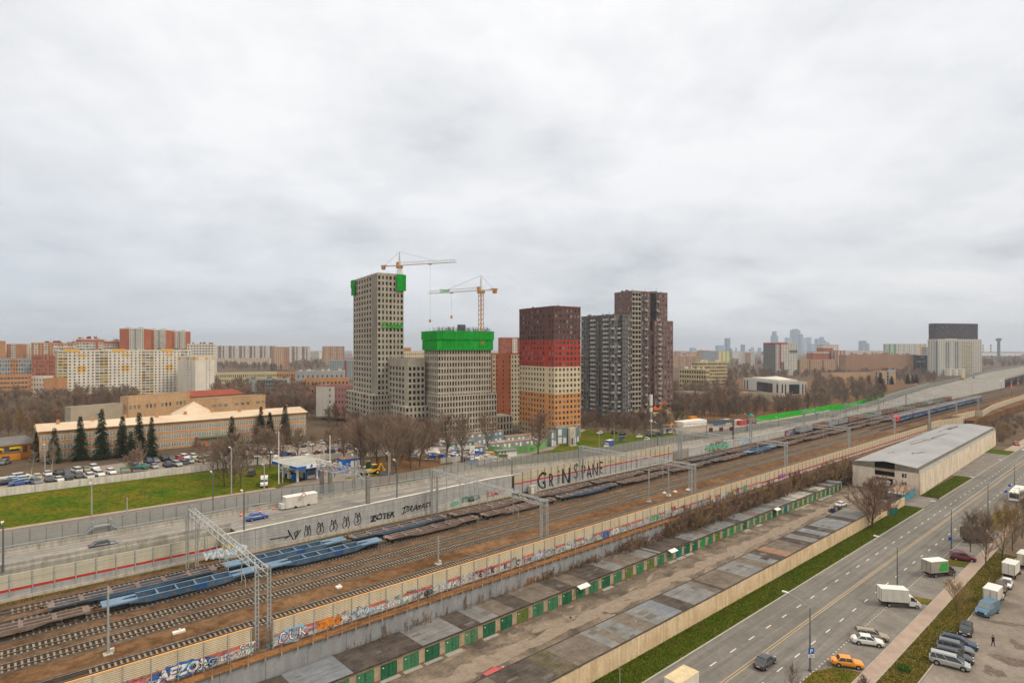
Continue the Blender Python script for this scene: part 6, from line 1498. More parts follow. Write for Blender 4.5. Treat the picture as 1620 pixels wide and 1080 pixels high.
for i in range(260): x = R.uniform(0, L1); y = R.choice((R.uniform(0, 1.5), R.uniform(0, L2))); b.box(x, y, h+7, x+.09, y+.09, h+R.uniform(9.6, 11.2))
b.box(L1*.44, 2, h+7, L1*.44+3, 5, h+12)
b.build('rebar', M_steel_d, B_, kind='stuff')
addblock(B_, L1+2.5, 1.2, L1+13.5, 12, h*.24, 6, 5, 3, lambda c, r: (0, .5, .74, 3), [MB_, MCp])
# ---- tower C: maroon / red / cream / orange
mC = [mat('clad_maroon', (.135, .072, .068), .6, .1, .4), mat('clad_red', (.38, .06, .045), .6, .08, .4), mat('clad_cream', (.60, .52, .38), .6, .06, .4), mat('clad_orange', (.56, .27, .11), .6, .08, .4), mat('clad_tan', (.42, .33, .22), .6, .08, .4)]
def colC(r): return 0 if r >= 19 else 1 if r >= 14 else 2 if r >= 9 else 3 if r >= 3 else 4
C_ = building('C', 'apartment_tower', 'apartment tower banded maroon, red, cream and orange', 'building', mC, (877, 282), 486, 26, lambda c, r: (colC(r) if r != 12.5 else 0, .55, .55, rg()), xr=918.5, xl=821.5, rot=-8, nc=7, nc2=12, nr=25, cellS=lambda c, r: (colC(r), 0 if c == 9 else .52, .55, rg()), z0=1.0)
roofbits('C', 22, 3, .7)
# yard clutter
b = MB(); RX = random.Random(44)
for i in range(170):
    p = T(RX.uniform(640, 800), RX.uniform(698, 727))
    if not (118 < p.x < 235 and 172 < p.y < 232): continue
    M_ = Matrix.Translation(p) @ Matrix.Rotation(RX.uniform(0, 3), 4, 'Z'); sx, sy, sz = RX.uniform(.4, 3), RX.uniform(.4, 2), RX.uniform(.2, 1.6); b.box(-sx, -sy, 0, sx, sy, sz, RX.randint(0, 5), M_)
o = b.build('building_materials', [M_white, m_or0, M_steel, M_wood, CM['blue'], M_cbase]); o['kind'] = 'stuff'; o['label'] = 'stacks of building materials in the yard before the concrete towers'; o['category'] = 'building materials'
# ---- tower D: dark grey with white balcony strips
mD = [mat('clad_charcoal', (.15, .148, .15), .6, .1, .4), mat('clad_dark', (.07, .07, .076), .6, .1, .4), mat('balcony_white', (.46, .47, .48), .6, .05, .4), mat('clad_grey', (.18, .18, .19), .6, .1, .4)]
def cD(c, r): return (3 if c % 3 == 0 else 0, .66, .60, rg(.5, .25), 2 if (c in (1, 2, 4) and r < 22) and (c*2+r) % 4 else None)
def cDs(c, r): return (1 if c in (3, 7) else 0, .64, .62, rg(.55, .25), 2 if c in (4, 5, 9, 10) or (c in (0, 12) and r % 2) else None)
D_ = building('D', 'apartment_tower', 'charcoal grey apartment tower with white balcony fronts', 'building', mD, (972, 345), 499, 24, cD, xr=998, xl=919.5, rot=-8, nc=6, nc2=13, cellS=cDs, z0=1.0)
roofbits('D', 14, 4, .9)
addblock(D_[0], 4.5, -2.2, 9.0, 0, D_[3]*1.01, 2, 1, 25, lambda c, r: (0, .5, .5, rg()), mD)
# ---- tower E: brown with raw unfinished strip
mE = [mat('clad_brown', (.205, .125, .115), .6, .1, .4), MCc, mat('netting_dark', (.03, .03, .032), .9, .2, .5), mat('clad_brown_grey', (.115, .085, .085), .6, .1, .4), mat('base_ochre', (.36, .31, .17), .8, .1, .4), mat('balcony_pale', (.36, .36, .35), .6, .05, .4)]
def cE(c, r):
    if r < 2: return (4, .5, .55, rg())
    if c in (0, 1, 2): return (1, .8, .66, 3)
    if c == 3: return (3, .62, .6, rg(.3, .4))
    if c in (6, 7) and r > 18: return (2, 0, 0, 0)
    if c in (4, 8): return (3, .6, .6, rg(.3, .4), 5 if r % 2 else None)
    return (0, .56, .55, rg(.2, .3))
E__ = building('E', 'apartment_tower', 'tallest dark brown tower with an unclad raw concrete strip', 'building', mE, (1000, 372), 461.5, 26, cE, xr=1056, xl=972, rot=-12, nc=12, nc2=7, nr=27, cellS=lambda c, r: (0, .55, .56, rg(.2, .4)), z0=1.0)
addblock(E__[0], E__[1]*.55, -2.4, E__[1]+2.6, 12, E__[3]*.78, 6, 3, 20, lambda c, r: (0 if r > 1 else 4, .6, .58, rg(.25, .4), 5 if c in (1,) else None), mE)
roofbits('E', 16, 5, .9)
# ---- cranes
M_cr = mat('crane_orange', (.50, .24, .07), .6, .1, 1); M_crw = mat('crane_white', (.58, .55, .52), .6, .06, 1)
def crane(lab, base, zb, ztop, jib, jl, cl_, txt=False, wn=1.0):
    t = thing('tower_crane', lab, 'crane', (base[0], base[1], zb)); h = ztop-zb; w_ = .9
    b = MB()
    for sx in (-w_, w_):
        for sy in (-w_, w_): b.beam((sx, sy, 0), (sx, sy, h), .2, .2)
    n = int(h/2.2)
    for i in range(n):
        z0_, z1_ = h*i/n, h*(i+1)/n
        for s in (-w_, w_): b.beam((-w_, s, z0_), (w_, s, z1_), .12, .12); b.beam((s, -w_, z1_), (s, w_, z0_), .12, .12)
    b.build('mast', M_crw if wn else M_cr, t)
    b = MB(); b.cbox(0, 0, h, 2.8, 2.8, 1.2); b.cbox(0, 1.6, h+1.2, 1.4, 1.4, 2.2); b.build('slewing_cab', M_cr, t)
    jb = obj('jib_assembly', None, t); jb.location = (0, 0, h+1.4); jb.rotation_euler = (0, 0, jib)
    b = MB()
    for sy in (-.7, .7): b.beam((0, sy, 0), (jl, sy, 0), .18, .18)
    b.beam((0, 0, 1.7), (jl, 0, 1.3), .18, .18); n = int(jl/2)
    for i in range(n):
        x0, x1 = jl*i/n, jl*(i+1)/n
        b.beam((x0, -.7, 0), ((x0+x1)/2, 0, 1.6), .1, .1); b.beam(((x0+x1)/2, 0, 1.6), (x1, -.7, 0), .1, .1); b.beam((x0, .7, 0), ((x0+x1)/2, 0, 1.6), .1, .1); b.beam((x0, -.7, 0), (x1, .7, 0), .1, .1)
    for s in (-.7, .7): b.beam((0, s, 0), (-cl_, s, 0), .25, .35)
    b.build('jib', M_crw, jb)
    b = MB(); b.box(-cl_, -.7, -1.8, -cl_+1.8, .7, 0); b.box(-cl_-.3, -.8, 0, -cl_+3, .8, .6); b.build('counterweight', M_cr, jb)
    b = MB()
    for sx in (-.5, .5):
        for sy in (-.5, .5): b.beam((sx, sy, 0), (0, 0, 7.5), .16, .16)
    b.build('apex', M_crw, jb)
    b = MB(); b.beam((0, 0, 7.4), (jl*.62, 0, 1.6), .09, .09); b.beam((0, 0, 7.4), (-cl_+1.5, 0, .2), .09, .09); b.build('tie_rod', M_steel_d, jb)
    b = MB(); b.cbox(jl*.55, 0, -.5, 1.6, 1.4, .5); b.beam((jl*.55, 0, -.5), (jl*.55, 0, -12 if txt else -30), .06, .06); b.cbox(jl*.55, 0, -13.4 if txt else -31, .8, .8, 1.5); b.build('trolley_and_hook', M_cr, jb)
    if txt: o = lettering('letters', '\u0421\u0440\u0435\u0434\u0430', 2.0, MC['sign_green'], jb, (jl*.66, .95, .4), (math.pi/2, 0, math.pi), ext=.05, off=.05)
    return t
p = P(632, 318); crane('tower crane above the tall concrete tower, jib pointing right', (p.x, p.y), 80, H-(424-HY)/F*318, math.radians(-62), 34, 11)
p = P(761, 292); crane('tower crane behind the green formwork, jib pointing left', (p.x, p.y), 48, H-(464-HY)/F*292, math.radians(108), 33, 9, True, 0)
# ================================================================== OTHER BUILDINGS
def simple(key, label, mats, A, top, nf, nc, cell=None, name='apartment_block', cat='building', **k):
    cell = cell or (lambda c, r: (0, .5, .5, rg(.5, .35)))
    return building(key, name, label, cat, mats, A, top, nf, cell, nc=nc, **k)
m_or = mat('brick_orange', (.46, .24, .12), .9, s=.12, c2=(.54, .30, .16), grime=.08, streak=.1); m_red = mat('brick_red', (.36, .12, .07), .9, s=.12, c2=(.43, .16, .10), grime=.08); m_wht = mat('render_white', (.64, .62, .58), .8, s=.12, c2=(.72, .70, .66), grime=.05, streak=.1)
m_cream = mat('render_cream', (.60, .53, .40), .8, .06, .12, streak=.1); m_yel = mat('panel_yellow', (.66, .42, .13), .8, .06, .12); m_gry = mat('render_grey', (.34, .36, .38), .8, .08, .12); m_mar = mat('roof_maroon', (.25, .055, .045), .8, .1, .2); m_tan = mat('brick_tan', (.46, .32, .22), .9, .08, .12, grime=.06); m_brn = mat('brick_brown', (.38, .22, .145), .9, .1, .12, grime=.08)
# big yellow-white slab
def cM(c, r):
    if c in (0, 1, 8, 9, 10, 19, 20, 21, 29, 30): return (2 if c in (8, 20, 30) or r % 5 == 4 else 1, .86, .62, 1 if RB.random() < .55 else 2)
    if c in (4, 5, 14, 15, 25, 26) and (r == 14): return (3, .35, .4, 1)
    if c in (4, 5, 14, 15, 25, 26) and r in (9, 10): return (3, .45, .5, 0)
    return (0, .42, .48, rg(.6, .3))
M1 = simple('M1', 'long white apartment slab with yellow balcony bands and panels', [m_wht, mat('parapet_yellow', (.62, .46, .20), .8, .1, .3), m_wht, m_yel], (92, 470), 555, 16, 32, cM, B=(303, 540), L2=14, nr=16, z0=5)
b = MB(); t, L1, L2, h, rf = M1
for x in (.09, .42, .8): b.box(L1*x-5, -.15, h-1.0, L1*x+5, .2, h+1.6)
b.build('gable_panel', m_yel, t); roofbits('M1', 26, 9, 1.0)
simple('M1b', 'white end wing with yellow lines at the right end of the white slab', [m_wht, m_yel], (309, 505), 565, 14, 6, lambda c, r: (1 if c in (0, 3, 5) and r == 13 else 0, .28 if c in (3, 4) else 0, .4, 1), B=(339, 520), L2=26, nc2=6, z0=5)
# left skyline behind it
simple('L1', 'orange brick tower cut by the left edge of the photo', [m_or, m_wht], (-12, 620), 540, 17, 8, lambda c, r: (0, .4, .5, 1), xr=9, rot=30)
simple('L1b', 'orange brick tower with a white balcony column near the left edge', [m_or, m_wht], (10, 640), 545, 17, 7, lambda c, r: (1, .8, .5, 2) if c in (2, 3) else (0, .35, .45, 1), B=(36, 644), L2=16, z0=5)
simple('L2', 'narrow grey glazed block between orange towers', [m_gry, m_wht], (36, 760), 550, 16, 5, lambda c, r: (1, .8, .6, 1), B=(49, 765), L2=12, z0=5)
def cOW(c, r): return (1, .75, .55, rg(.3, .4)) if c % 6 in (1, 4) else (0, .4, .5, 1)
simple('L3', 'orange brick slab with white balcony columns behind the white slab', [m_or, m_wht], (49, 640), 543, 18, 14, cOW, B=(121, 655), L2=16, z0=5)
roofbits('L3', 10, 10, 1.6, m_mar)
simple('L3b', 'grey white balconied block under maroon roof, left of centre group', [m_wht, m_mar], (84, 620), 549, 17, 9, lambda c, r: (0, .8, .5, rg(.3, .4)), B=(121, 626), L2=12, z0=5)
def cL4(c, r): return (1, 0, 0, 0) if r > 16 or c % 7 == 6 else (0, .84, .55, rg(.2, .4))
simple('L4', 'maroon topped block with glazed white balconies, left one', [m_wht, m_red], (120, 600), 537, 18, 8, cL4, B=(161, 610), L2=16, z0=5)
simple('L4b', 'maroon topped block with glazed white balconies, right one', [m_wht, m_red], (161, 620), 540, 18, 12, cL4, B=(210, 632), L2=16, z0=5)
roofbits('L4', 10, 11, 1.6, m_mar); roofbits('L4b', 12, 12, 1.4, m_mar)
# dome-like roofs near
for i, (xa, xb, tp, d) in enumerate(((189, 230, 520, 620), (231, 265, 522, 650), (265, 296, 524, 680))):
    def cT(c, r): return (1, 0, 0, 0) if c < 4 and r > 8 else ((1, .3, .4, 1) if c < 4 else ((2, .5, .5, 0) if c == 6 else (0, .6, .5, rg(.35, .35))))
    simple('L5%d' % i, '%s of three tall red and white towers above the white slab' % ['left', 'middle', 'right'][i], [m_wht, m_red, m_gry], (xa, d), tp, 24, 10, cT, B=(xb-2.5, d+4), L2=18, z0=5, group=None)
    t, L1, L2, h, rf = BLD['L5%d' % i]; b = MB()
    for xx in (L1*.25, L1*.78):
        for k in range(5): a, c = k/5*math.pi/2, (k+1)/5*math.pi/2; b.tube((xx, 6, h+2.6*math.sin(a)), (xx, 6, h+2.6*math.sin(c)), 3.4*math.cos(a), max(.05, 3.4*math.cos(c)), 10)
    b.build('roof_dome', m_gry, rf)
simple('L6', 'pale block with dark windows under red roof boxes, right of the three towers', [m_wht, m_mar], (296, 640), 545, 16, 9, lambda c, r: (0, .6, .45, 0), B=(338, 646), L2=14, z0=5); roofbits('L6', 10, 14, 1.3, m_mar)
simple('L7', 'low grey block with an orange strip at the left edge', [m_gry, m_or], (-10, 560), 568, 8, 14, lambda c, r: (1 if c in (6, 7, 8) else 0, .5, .5, rg()), B=(50, 570), L2=14, z0=5)
simple('L8', 'dark red lower block in front of the orange slab', [m_red, m_wht], (50, 560), 563, 9, 10, lambda c, r: (0, .6, .5, rg(.3, .4)), B=(84, 565), L2=14, z0=5)
simple('L9', 'orange low rise with green tinted window bands at the left edge', [m_or, m_gry], (-12, 430), 595, 6, 10, lambda c, r: (0, .8, .35, 1), B=(44, 440), L2=14, z0=6, name='office_building')
simple('L10', 'white low rise between two orange low buildings, left', [m_wht], (44, 450), 597, 5, 6, lambda c, r: (0, .4, .45, 1), B=(70, 452), L2=12, z0=6, name='office_building')
simple('L11', 'plain orange brick box left of the white slab', [m_or], (69, 440), 600, 4, 5, lambda c, r: (0, 0, 0, 0), B=(92, 442), L2=12, z0=6, name='office_building')
# centre-left far group
def cFW(c, r): return (1, .75, .55, rg(.4, .4)) if c % 7 in (3, 4, 6) else (0, .45, .5, rg(.3, .5))
m_brw = mat('stripe_brown', (.26, .17, .15), .9, .08, .2)
simple('R1', 'very long white and brown striped slab on the left horizon', [m_wht, m_brw], (338, 1600), 547, 16, 42, cFW, B=(436, 1640), L2=14, z0=5)
simple('R2', 'white and brown slab right of the tan tower on the horizon', [m_wht, m_brw], (455, 1620), 548, 15, 16, cFW, B=(491, 1640), L2=14, z0=5)
simple('R3', 'lower cream slab in front of the long striped slab', [m_cream, m_or], (342, 1480), 567, 6, 30, lambda c, r: (0, .4, .5, 1), B=(427, 1500), L2=12, z0=5)
simple('R4', 'tan brick tower with grey dome on top, left horizon', [m_tan, m_brn], (433, 1190), 549, 14, 8, lambda c, r: (1 if c > 4 else 0, .4, .5, rg(.6, .3)), B=(457.5, 1210), L2=16, z0=5)
simple('R5', 'brown brick tower just left of the tall concrete tower', [m_tan, m_brn], (510.5, 1500), 548, 14, 10, lambda c, r: (1 if c % 3 == 0 else 0, .45, .5, rg(.6, .3)), B=(545, 1520), L2=16, z0=5)
simple('R6', 'blue grey glass office left of the concrete tower', [mat('clad_bluegrey', (.28, .34, .38), .5, .06, .3), m_mar], (521, 790), 571, 8, 10, lambda c, r: (1, 0, 0, 0) if c in (6,) else (0, .7, .4, 1), B=(560, 800), L2=16, z0=5, name='office_building')
simple('R7', 'long low cream school like building', [mat('render_lemon', (.50, .46, .30), .8, .06, .12)], (341, 620), 591, 3, 30, lambda c, r: (0, .5, .5, rg(.3, .4)), B=(438, 640), L2=14, z0=5, name='office_building', roofm=m_wht)
simple('R8', 'orange low building with blue windows, right of the long cream one', [m_or], (438, 640), 590, 3, 12, lambda c, r: (0, .6, .55, 0), B=(482, 650), L2=14, z0=5, name='office_building')
simple('R9', 'pale blue grey industrial hall on the left', [m_gry, m_or], (468, 600), 588, 2, 10, lambda c, r: (0, .3, .3, 1), B=(544, 610), L2=20, z0=5, name='industrial_hall'); roofbits('R9', 10, 15, 1.2, m_wht)
simple('R10', 'low orange brick hall before the pale industrial hall', [m_or, m_red], (479, 520), 600, 2, 12, lambda c, r: (0, .5, .4, 0), B=(552, 530), L2=14, z0=5, name='industrial_hall')
simple('R11', 'grey glass box hall behind the park trees', [mat('glass_curtain', (.33, .38, .37), .4, .08, .3)], (394, 560), 601, 3, 14, lambda c, r: (0, 0, 0, 0) if c < 3 else (0, .9, .9, 1), B=(454, 565), L2=14, z0=5, name='office_building')
simple('R12', 'white and faded pink five storey block beside the concrete tower base', [mat('render_pink', (.45, .24, .23), .9, .08, .2, streak=.1), m_wht], (500, 350), 611, 5, 12, lambda c, r: (1 if c < 6 else 0, .0 if c < 6 and c != 4 else .4, .45, rg()), B=(559, 345), L2=16, z0=6)
# red-brown block right behind tower B
def cRB(c, r): return (1, .5, .55, rg(.5, .3)) if c in (0, 6, 7, 8) else (0, .35 if c % 2 else 0, .5, rg(.5, .3))
simple('S1', 'red brick block with cream balcony columns between the two patterned towers', [mat('brick_redorange', (.34, .11, .055), .9, s=.12, c2=(.42, .15, .08), grime=.08), m_cream], (779, 334), 561, 16, 9, cRB, B=(823, 338), L2=14, z0=2)
simple('S2', 'distant red and white tower peeking above the red brick block', [m_red, m_wht], (792, 560), 535, 22, 8, lambda c, r: (1 if c in (5, 6) else 0, .4, .5, rg(.5, .3)), B=(822, 563), L2=16)
simple('S3', 'cream block peeking out between the two concrete towers', [m_cream, m_or], (640, 460), 557, 14, 10, lambda c, r: (0, .4, .5, rg(.5, .3)), B=(671, 470), L2=14)
simple('S4', 'narrow orange block directly right of the tall concrete tower', [m_or], (638, 520), 551, 14, 4, lambda c, r: (0, .4, .5, rg(.5, .3)), B=(650, 525), L2=14)
# right side
m_gold = mat('clad_gold', (.50, .42, .24), .5, .06, .2)
def cGold(c, r): return (0, .8 if r < 6 else .95, .5, 0 if RB.random() < .8 else 1)
simple('G1', 'taller cream banded office block with rounded feel and dark glass bands', [m_gold, m_wht], (1103, 690), 573, 7, 14, lambda c, r: (0, .86, .45, rg(.5, .4)), xr=1150.5, xl=1094, rot=-30, nc2=4, name='office_building', L2=None); roofbits('G1', 12, 16, 1.3, m_wht)
simple('G2', 'lower cream office block with big square windows', [m_gold, m_wht], (1117, 640), 585, 5, 4, lambda c, r: (0, .8, .55, 0), xr=1122, xl=1075, rot=2, nc2=11, cellS=lambda c, r: (0, .72, .6, 0), name='office_building', L2=None, nr=4); roofbits('G2', 10, 17, 1.3, m_wht)
cp = [mat('panel_pink', (.52, .10, .15), .7, .08, .4), mat('panel_lime', (.46, .44, .14), .7, .08, .4), mat('panel_grass', (.16, .42, .12), .7, .08, .4), mat('panel_salmon', (.55, .2, .13), .7, .08, .4)]
simple('K1', 'salmon and olive striped block on the horizon', [cp[3], cp[1], m_wht], (1087, 1600), 558, 10, 14, lambda c, r: (0 if c < 6 and c % 2 else 1 if c > 5 else 2, .3, .5, 1), B=(1113, 1605), L2=14)
simple('K2', 'pink striped block on the horizon', [cp[0], cp[3], m_wht], (1113, 1590), 555.5, 12, 14, lambda c, r: (0 if c % 3 else 2, .3, .5, 1), B=(1138, 1595), L2=14)
simple('K3', 'olive block with bright green edge on the horizon', [cp[1], cp[2], m_wht], (1138, 1580), 555.5, 13, 8, lambda c, r: (0 if c % 3 else 2, .3, .5, 1) if c < 7 else (1, 0, 0, 0), B=(1155, 1620), L2=14)
simple('K4', 'tan slab behind the cream office blocks', [m_tan, m_brn], (1061, 1380), 564, 9, 16, lambda c, r: (1 if c % 4 == 0 else 0, .5, .5, rg(.5, .3)), B=(1108, 1400), L2=14)
mG = [mat('clad_white', (.60, .60, .58), .7, .05, .2), mat('clad_slate', (.19, .19, .195), .7, .08, .2), mat('clad_redline', (.36, .04, .04), .7, .08, .2)]
def cG1(c, r): return (0 if c < 2 else 1, .34, .6, rg(.6, .3)) if not (r == 21) else (2, 0, 0, 0)
def cG2(c, r): return (2, 0, 0, 0) if c == 0 and r > 3 or r == 21 and c < 5 else ((1, .4, .6, 0) if (c in (1, 2) and r < 9) or (c > 5 and 14 < r < 17) else (0, .42, .62, rg(.7, .2)))
simple('G3', 'white and slate tower with red outline, right of the palace like hall', mG, (1233, 980), 542, 22, 11, cG2, xr=1261.5, xl=1207.5, rot=-30, nc2=9, cellS=lambda c, r: cG1(8-c, r), L2=None)
def cBr(c, r): return (1, .8, .5, 0) if c % 5 == 2 else (0, .42, .5, rg(.6, .3))
simple('H1', 'stepped red brick tower with white top floors', [m_red, m_wht], (1302, 1240), 546, 18, 8, lambda c, r: (1, .5, .4, 1) if r > 15 else (0 if c < 5 else 1, .4, .5, 1), B=(1327, 1250), L2=18)
simple('H2', 'lower left shoulder of the stepped red brick tower', [m_red, m_wht], (1286, 1220), 556.5, 14, 7, lambda c, r: (1, .5, .4, 1) if r > 12 else (0, .45, .5, 1), B=(1312, 1230), L2=18)
simple('H3', 'lower right shoulder of the stepped red brick tower', [m_red, m_wht], (1323, 1225), 555, 14, 6, lambda c, r: (1 if c % 2 else 0, .45, .5, 1), B=(1339, 1230), L2=18)
simple('I1', 'tan brick block in front of the stepped red tower', [m_tan, m_brn], (1265, 1000), 569.5, 8, 16, lambda c, r: (1, .8, .5, 0) if c in (4, 10) else (0, .4, .5, rg(.6, .3)), B=(1321, 1020), L2=14)
simple('I2', 'long brown brick slab with balconies at right', [m_brn, m_tan], (1338, 1060), 562, 9, 30, cBr, B=(1452, 1150), L2=14); roofbits('I2', 24, 18, 2.2, m_brn)
simple('I3', 'low tan hall among the bare trees at right', [m_tan], (1315, 740), 591, 3, 10, lambda c, r: (0, 0, 0, 0), B=(1392, 760), L2=16, name='industrial_hall')
simple('I4', 'taller end of the low tan hall with blue roof sign', [m_tan, m_gry], (1392, 720), 588, 4, 5, lambda c, r: (1, .6, .8, 0) if c == 2 else (0, 0, 0, 0), B=(1417, 725), L2=14, name='industrial_hall')
t, L1, L2, h, rf = BLD['I4']; b = MB(); b.box(L1*.5, 0, h+.9, L1-.4, .3, h+2.3); b.build('roof_sign', mat('sign_skyblue', (.22, .45, .68), .5, .05, 1), rf)
simple('I5', 'white and green topped slabs on the right horizon', [mat('clad_palewhite', (.60, .60, .58), .7, .05, .2), m_yel, mat('clad_green', (.06, .30, .12), .7, .1, .3)], (1403, 1650), 544, 16, 22, lambda c, r: (2, 0, 0, 0) if c in (1, 4) and r > 6 else ((1, .3, .5, 1) if c in (18, 20) else (0, .35 if c % 3 else .7, .5, rg(.4, .4))), B=(1466, 1660), L2=14)
simple('I6', 'long pale slab behind the brown brick slab', [m_wht, m_gry], (1334, 1700), 555, 12, 24, lambda c, r: (0, .5, .5, rg(.4, .4)), B=(1412, 1720), L2=14)
simple('J1', 'tall dark slab tower behind the white hotel', [mat('clad_maroonblack', (.06, .045, .052), .6, .1, .2), mat('clad_bluegrid', (.10, .12, .15), .5, .1, .2)], (1481, 1120), 512, 22, 22, lambda c, r: (0, .6, .5, 1 if (c+r) % 3 else 0), B=(1547, 1140), L2=16)
def cHot(c, r):
    if r == 18: return (0, .6, .3, 1)
    if c in (3, 4, 7, 8): return (1, .5, .7, 1)
    if 10 <= c <= 14: return (2, .86, .45, 0)
    return (0, .6, .38, 0)
simple('J2', 'broad white hotel block with cream banded centre', [mat('clad_hotelwhite', (.55, .55, .53), .7, .04, .2), m_gry, mat('clad_hotelcream', (.55, .51, .40), .7, .04, .2)], (1484, 960), 537, 19, 19, cHot, B=(1553, 985), L2=18, name='hotel')
t, L1, L2, h, rf = BLD['J2']; b = MB()
for i in range(9): b.box(L1*.2+i*2.6, 1, h, L1*.2+i*2.6+1.4, 3, h+1.6)
b.build('roof_vent', m_wht, rf)
b = MB()
for x in (5, 19, 33): b.tube((L1*.1+x, -5, 0), (L1*.1+x, -5, 11), 5, 5, 12)
b.build('porch', m_wht, t)
simple('J3', 'near black office cube left of the white hotel', [mat('clad_black', (.03, .034, .042), .4, .1, .2)], (1457, 1040), 563, 8, 12, lambda c, r: (0, .8, .8, 0 if RB.random() < .93 else 2), B=(1479, 1045), L2=16, name='office_building')
simple('J4', 'grey block behind the near black cube', [m_gry], (1466, 1500), 549, 12, 6, lambda c, r: (0, .5, .5, 1), B=(1482, 1510), L2=14)
# palace-like white hall
Mp = mat('palace_stone', (.52, .525, .53), .7, .05, .2)
def cPal(c, r): return (0, 0, 0, 0)
pal = simple('P1', 'white stone palace like hall with tall dark portico openings', [Mp], (1233, 560), 605, 1, 3, cPal, xr=1277, xl=1176.5, rot=-40, nc2=3, L2=None, nr=1, name='exhibition_hall')
t, L1, L2, h, rf = pal
b = MB()
for (y0, y1) in ((L2*.17, L2*.60), (L2*.86, L2*.90), (L2*.95, L2*.98), (L2*.03, L2*.07)): b.box(-.12, y0, .6, -.02, y1, h*.86)
for (x0, x1) in ((L1*.35, L1*.72), (L1*.08, L1*.13), (L1*.2, L1*.24), (L1*.82, L1*.86), (L1*.93, L1*.96)): b.box(x0, -.12, .6, x1, -.02, h*.86)
b.build('portico_glass', GL[0], t)
b = MB(); b.prism([(L1*.1, L2*.1), (L1*.8, L2*.1), (L1*.8, L2*.8), (L1*.1, L2*.8)], h, h+2.2)
for (x, y) in ((L1*.35, L2*.3),):
    z = h+2.2; b.q([(L1*.2, L2*.15, z), (L1*.75, L2*.15, z), (L1*.48, L2*.4, z+2.5)]); b.q([(L1*.75, L2*.15, z), (L1*.75, L2*.65, z), (L1*.48, L2*.4, z+2.5)]); b.q([(L1*.75, L2*.65, z), (L1*.2, L2*.65, z), (L1*.48, L2*.4, z+2.5)]); b.q([(L1*.2, L2*.65, z), (L1*.2, L2*.15, z), (L1*.48, L2*.4, z+2.5)])
b.build('roof_lantern', [m_wht], rf)
p_ = P(1174, 300)
simple('P2', 'low flat tan pavilion half hidden by bare trees before the white hall', [mat('render_sand', (.42, .36, .28), .8, .08, .2)], (1172, 500), 622, 1, 3, lambda c, r: (0, 0, 0, 0), B=(1232, 480), L2=16, name='pavilion')
simple('P3', 'old pale low block half hidden by bare trees right of the brown tower', [mat('render_dun', (.34, .29, .25), .9, .1, .2, streak=.2)], (1086, 455), 622, 3, 6, lambda c, r: (0, .4, .4, 1), B=(1118, 460), L2=16, name='pavilion')
# ================================================================== FACTORY COMPLEX (left)
M_fac = mat('factory_brick', (.49, .32, .185), .9, s=.1, c2=(.58, .40, .25), grime=.1, streak=.12); M_rose = mat('roof_sheet', (.55, .43, .32), .6, s=.07, c2=(.66, .54, .42), grime=.06)
ft_ = thing('factory_building', 'long orange brick factory with peach sheet roof behind the car park', 'building', (0, 0, 0)); p0 = P(62, 193); p1 = P(484, 253)
an = math.atan2(p1.y-p0.y, p1.x-p0.x); LF = (p1-p0).length; ft_.location = (p0.x, p0.y, 9.0); ft_.rotation_euler = (0, 0, an); HF = 10.0
w_, g_ = MB(), MB(); nb_ = 26
for i in range(nb_):
    x0, x1 = LF*i/nb_, LF*(i+1)/nb_; w_.box(x0+.0, -.0, 0, x0+.55, .5, HF, 0)
facade(w_, g_, (0, .05), (LF, .05), 0, HF, nb_, 3, lambda c, r: (0, 0, 0, 0), .2)
facade(w_, g_, (0, 18), (0, .05), 0, HF, 3, 1, lambda c, r: (0, 0, 0, 0)); facade(w_, g_, (LF, .05), (LF, 18), 0, HF, 3, 1, lambda c, r: (0, 0, 0, 0))
w_.build('wall', [M_fac, m_or], ft_)
win = MB(); win.box(-1.55, -.06, 0, 1.55, -.0, 1.55, 0)
for i in range(4): win.box(-1.55+i*.78, -.1, 0, -1.47+i*.78+.04, -.062, 1.55, 1)
win.box(-1.6, -.12, -.1, 1.6, -.065, 0, 1); win.box(-1.6, -.1, 1.55, 1.6, -.065, 1.64, 1); win.box(-1.55, -.09, .95, 1.55, -.063, 1.03, 1)
WM = win.mesh('window', [GL[2], m_wht]); sp = MB(); sp.box(-1.6, -.05, 0, 1.6, 0, .7); SPM = sp.mesh('spandrel', mat('spandrel_orange', (.56, .30, .15), .9, .08, .3))
for i in range(nb_):
    x = LF*(i+.5)/nb_+.25
    for r in range(3): obj('window', WM, ft_, (x, .04, .9+r*2.9))
    for r in range(2): obj('spandrel', SPM, ft_, (x, .04, 2.95+r*2.9))
b = MB(); b.q([(-.6, -.7, HF), (LF+.6, -.7, HF), (LF+.6, 8, HF+1.7), (-.6, 8, HF+1.7)]); b.q([(-.6, 8, HF+1.7), (LF+.6, 8, HF+1.7), (LF+.6, 18.3, HF), (-.6, 18.3, HF)]); b.box(-.6, -.72, HF-.2, LF+.6, -.6, HF-.01)
b.q([(-.6, -.6, HF), (-.6, 8, HF+1.68), (-.6, 18, HF)][::-1]); b.q([(LF+.6, -.6, HF), (LF+.6, 8, HF+1.68), (LF+.6, 18, HF)])
rf = b.build('roof', M_rose, ft_); b = MB()
for i in range(9): b.cbox(LF*(.06+i*.11), 6.5+(i % 3), HF+1.2, .9, .9, 1.6)
b.build('chimney', m_or, rf)
b = MB(); xx = LF*.55; b.q([(xx-7, 7, HF+.9), (xx+7, 7, HF+.9), (xx, 14, HF+6)]); b.q([(xx+7, 7, HF+.9), (xx+7, 21, HF+.9), (xx, 14, HF+6)]); b.q([(xx-7, 21, HF+.9), (xx-7, 7, HF+.9), (xx, 14, HF+6)]); b.q([(xx+7, 21, HF+.9), (xx-7, 21, HF+.9), (xx, 14, HF+6)]); b.build('pyramid_roof', M_rose, rf)
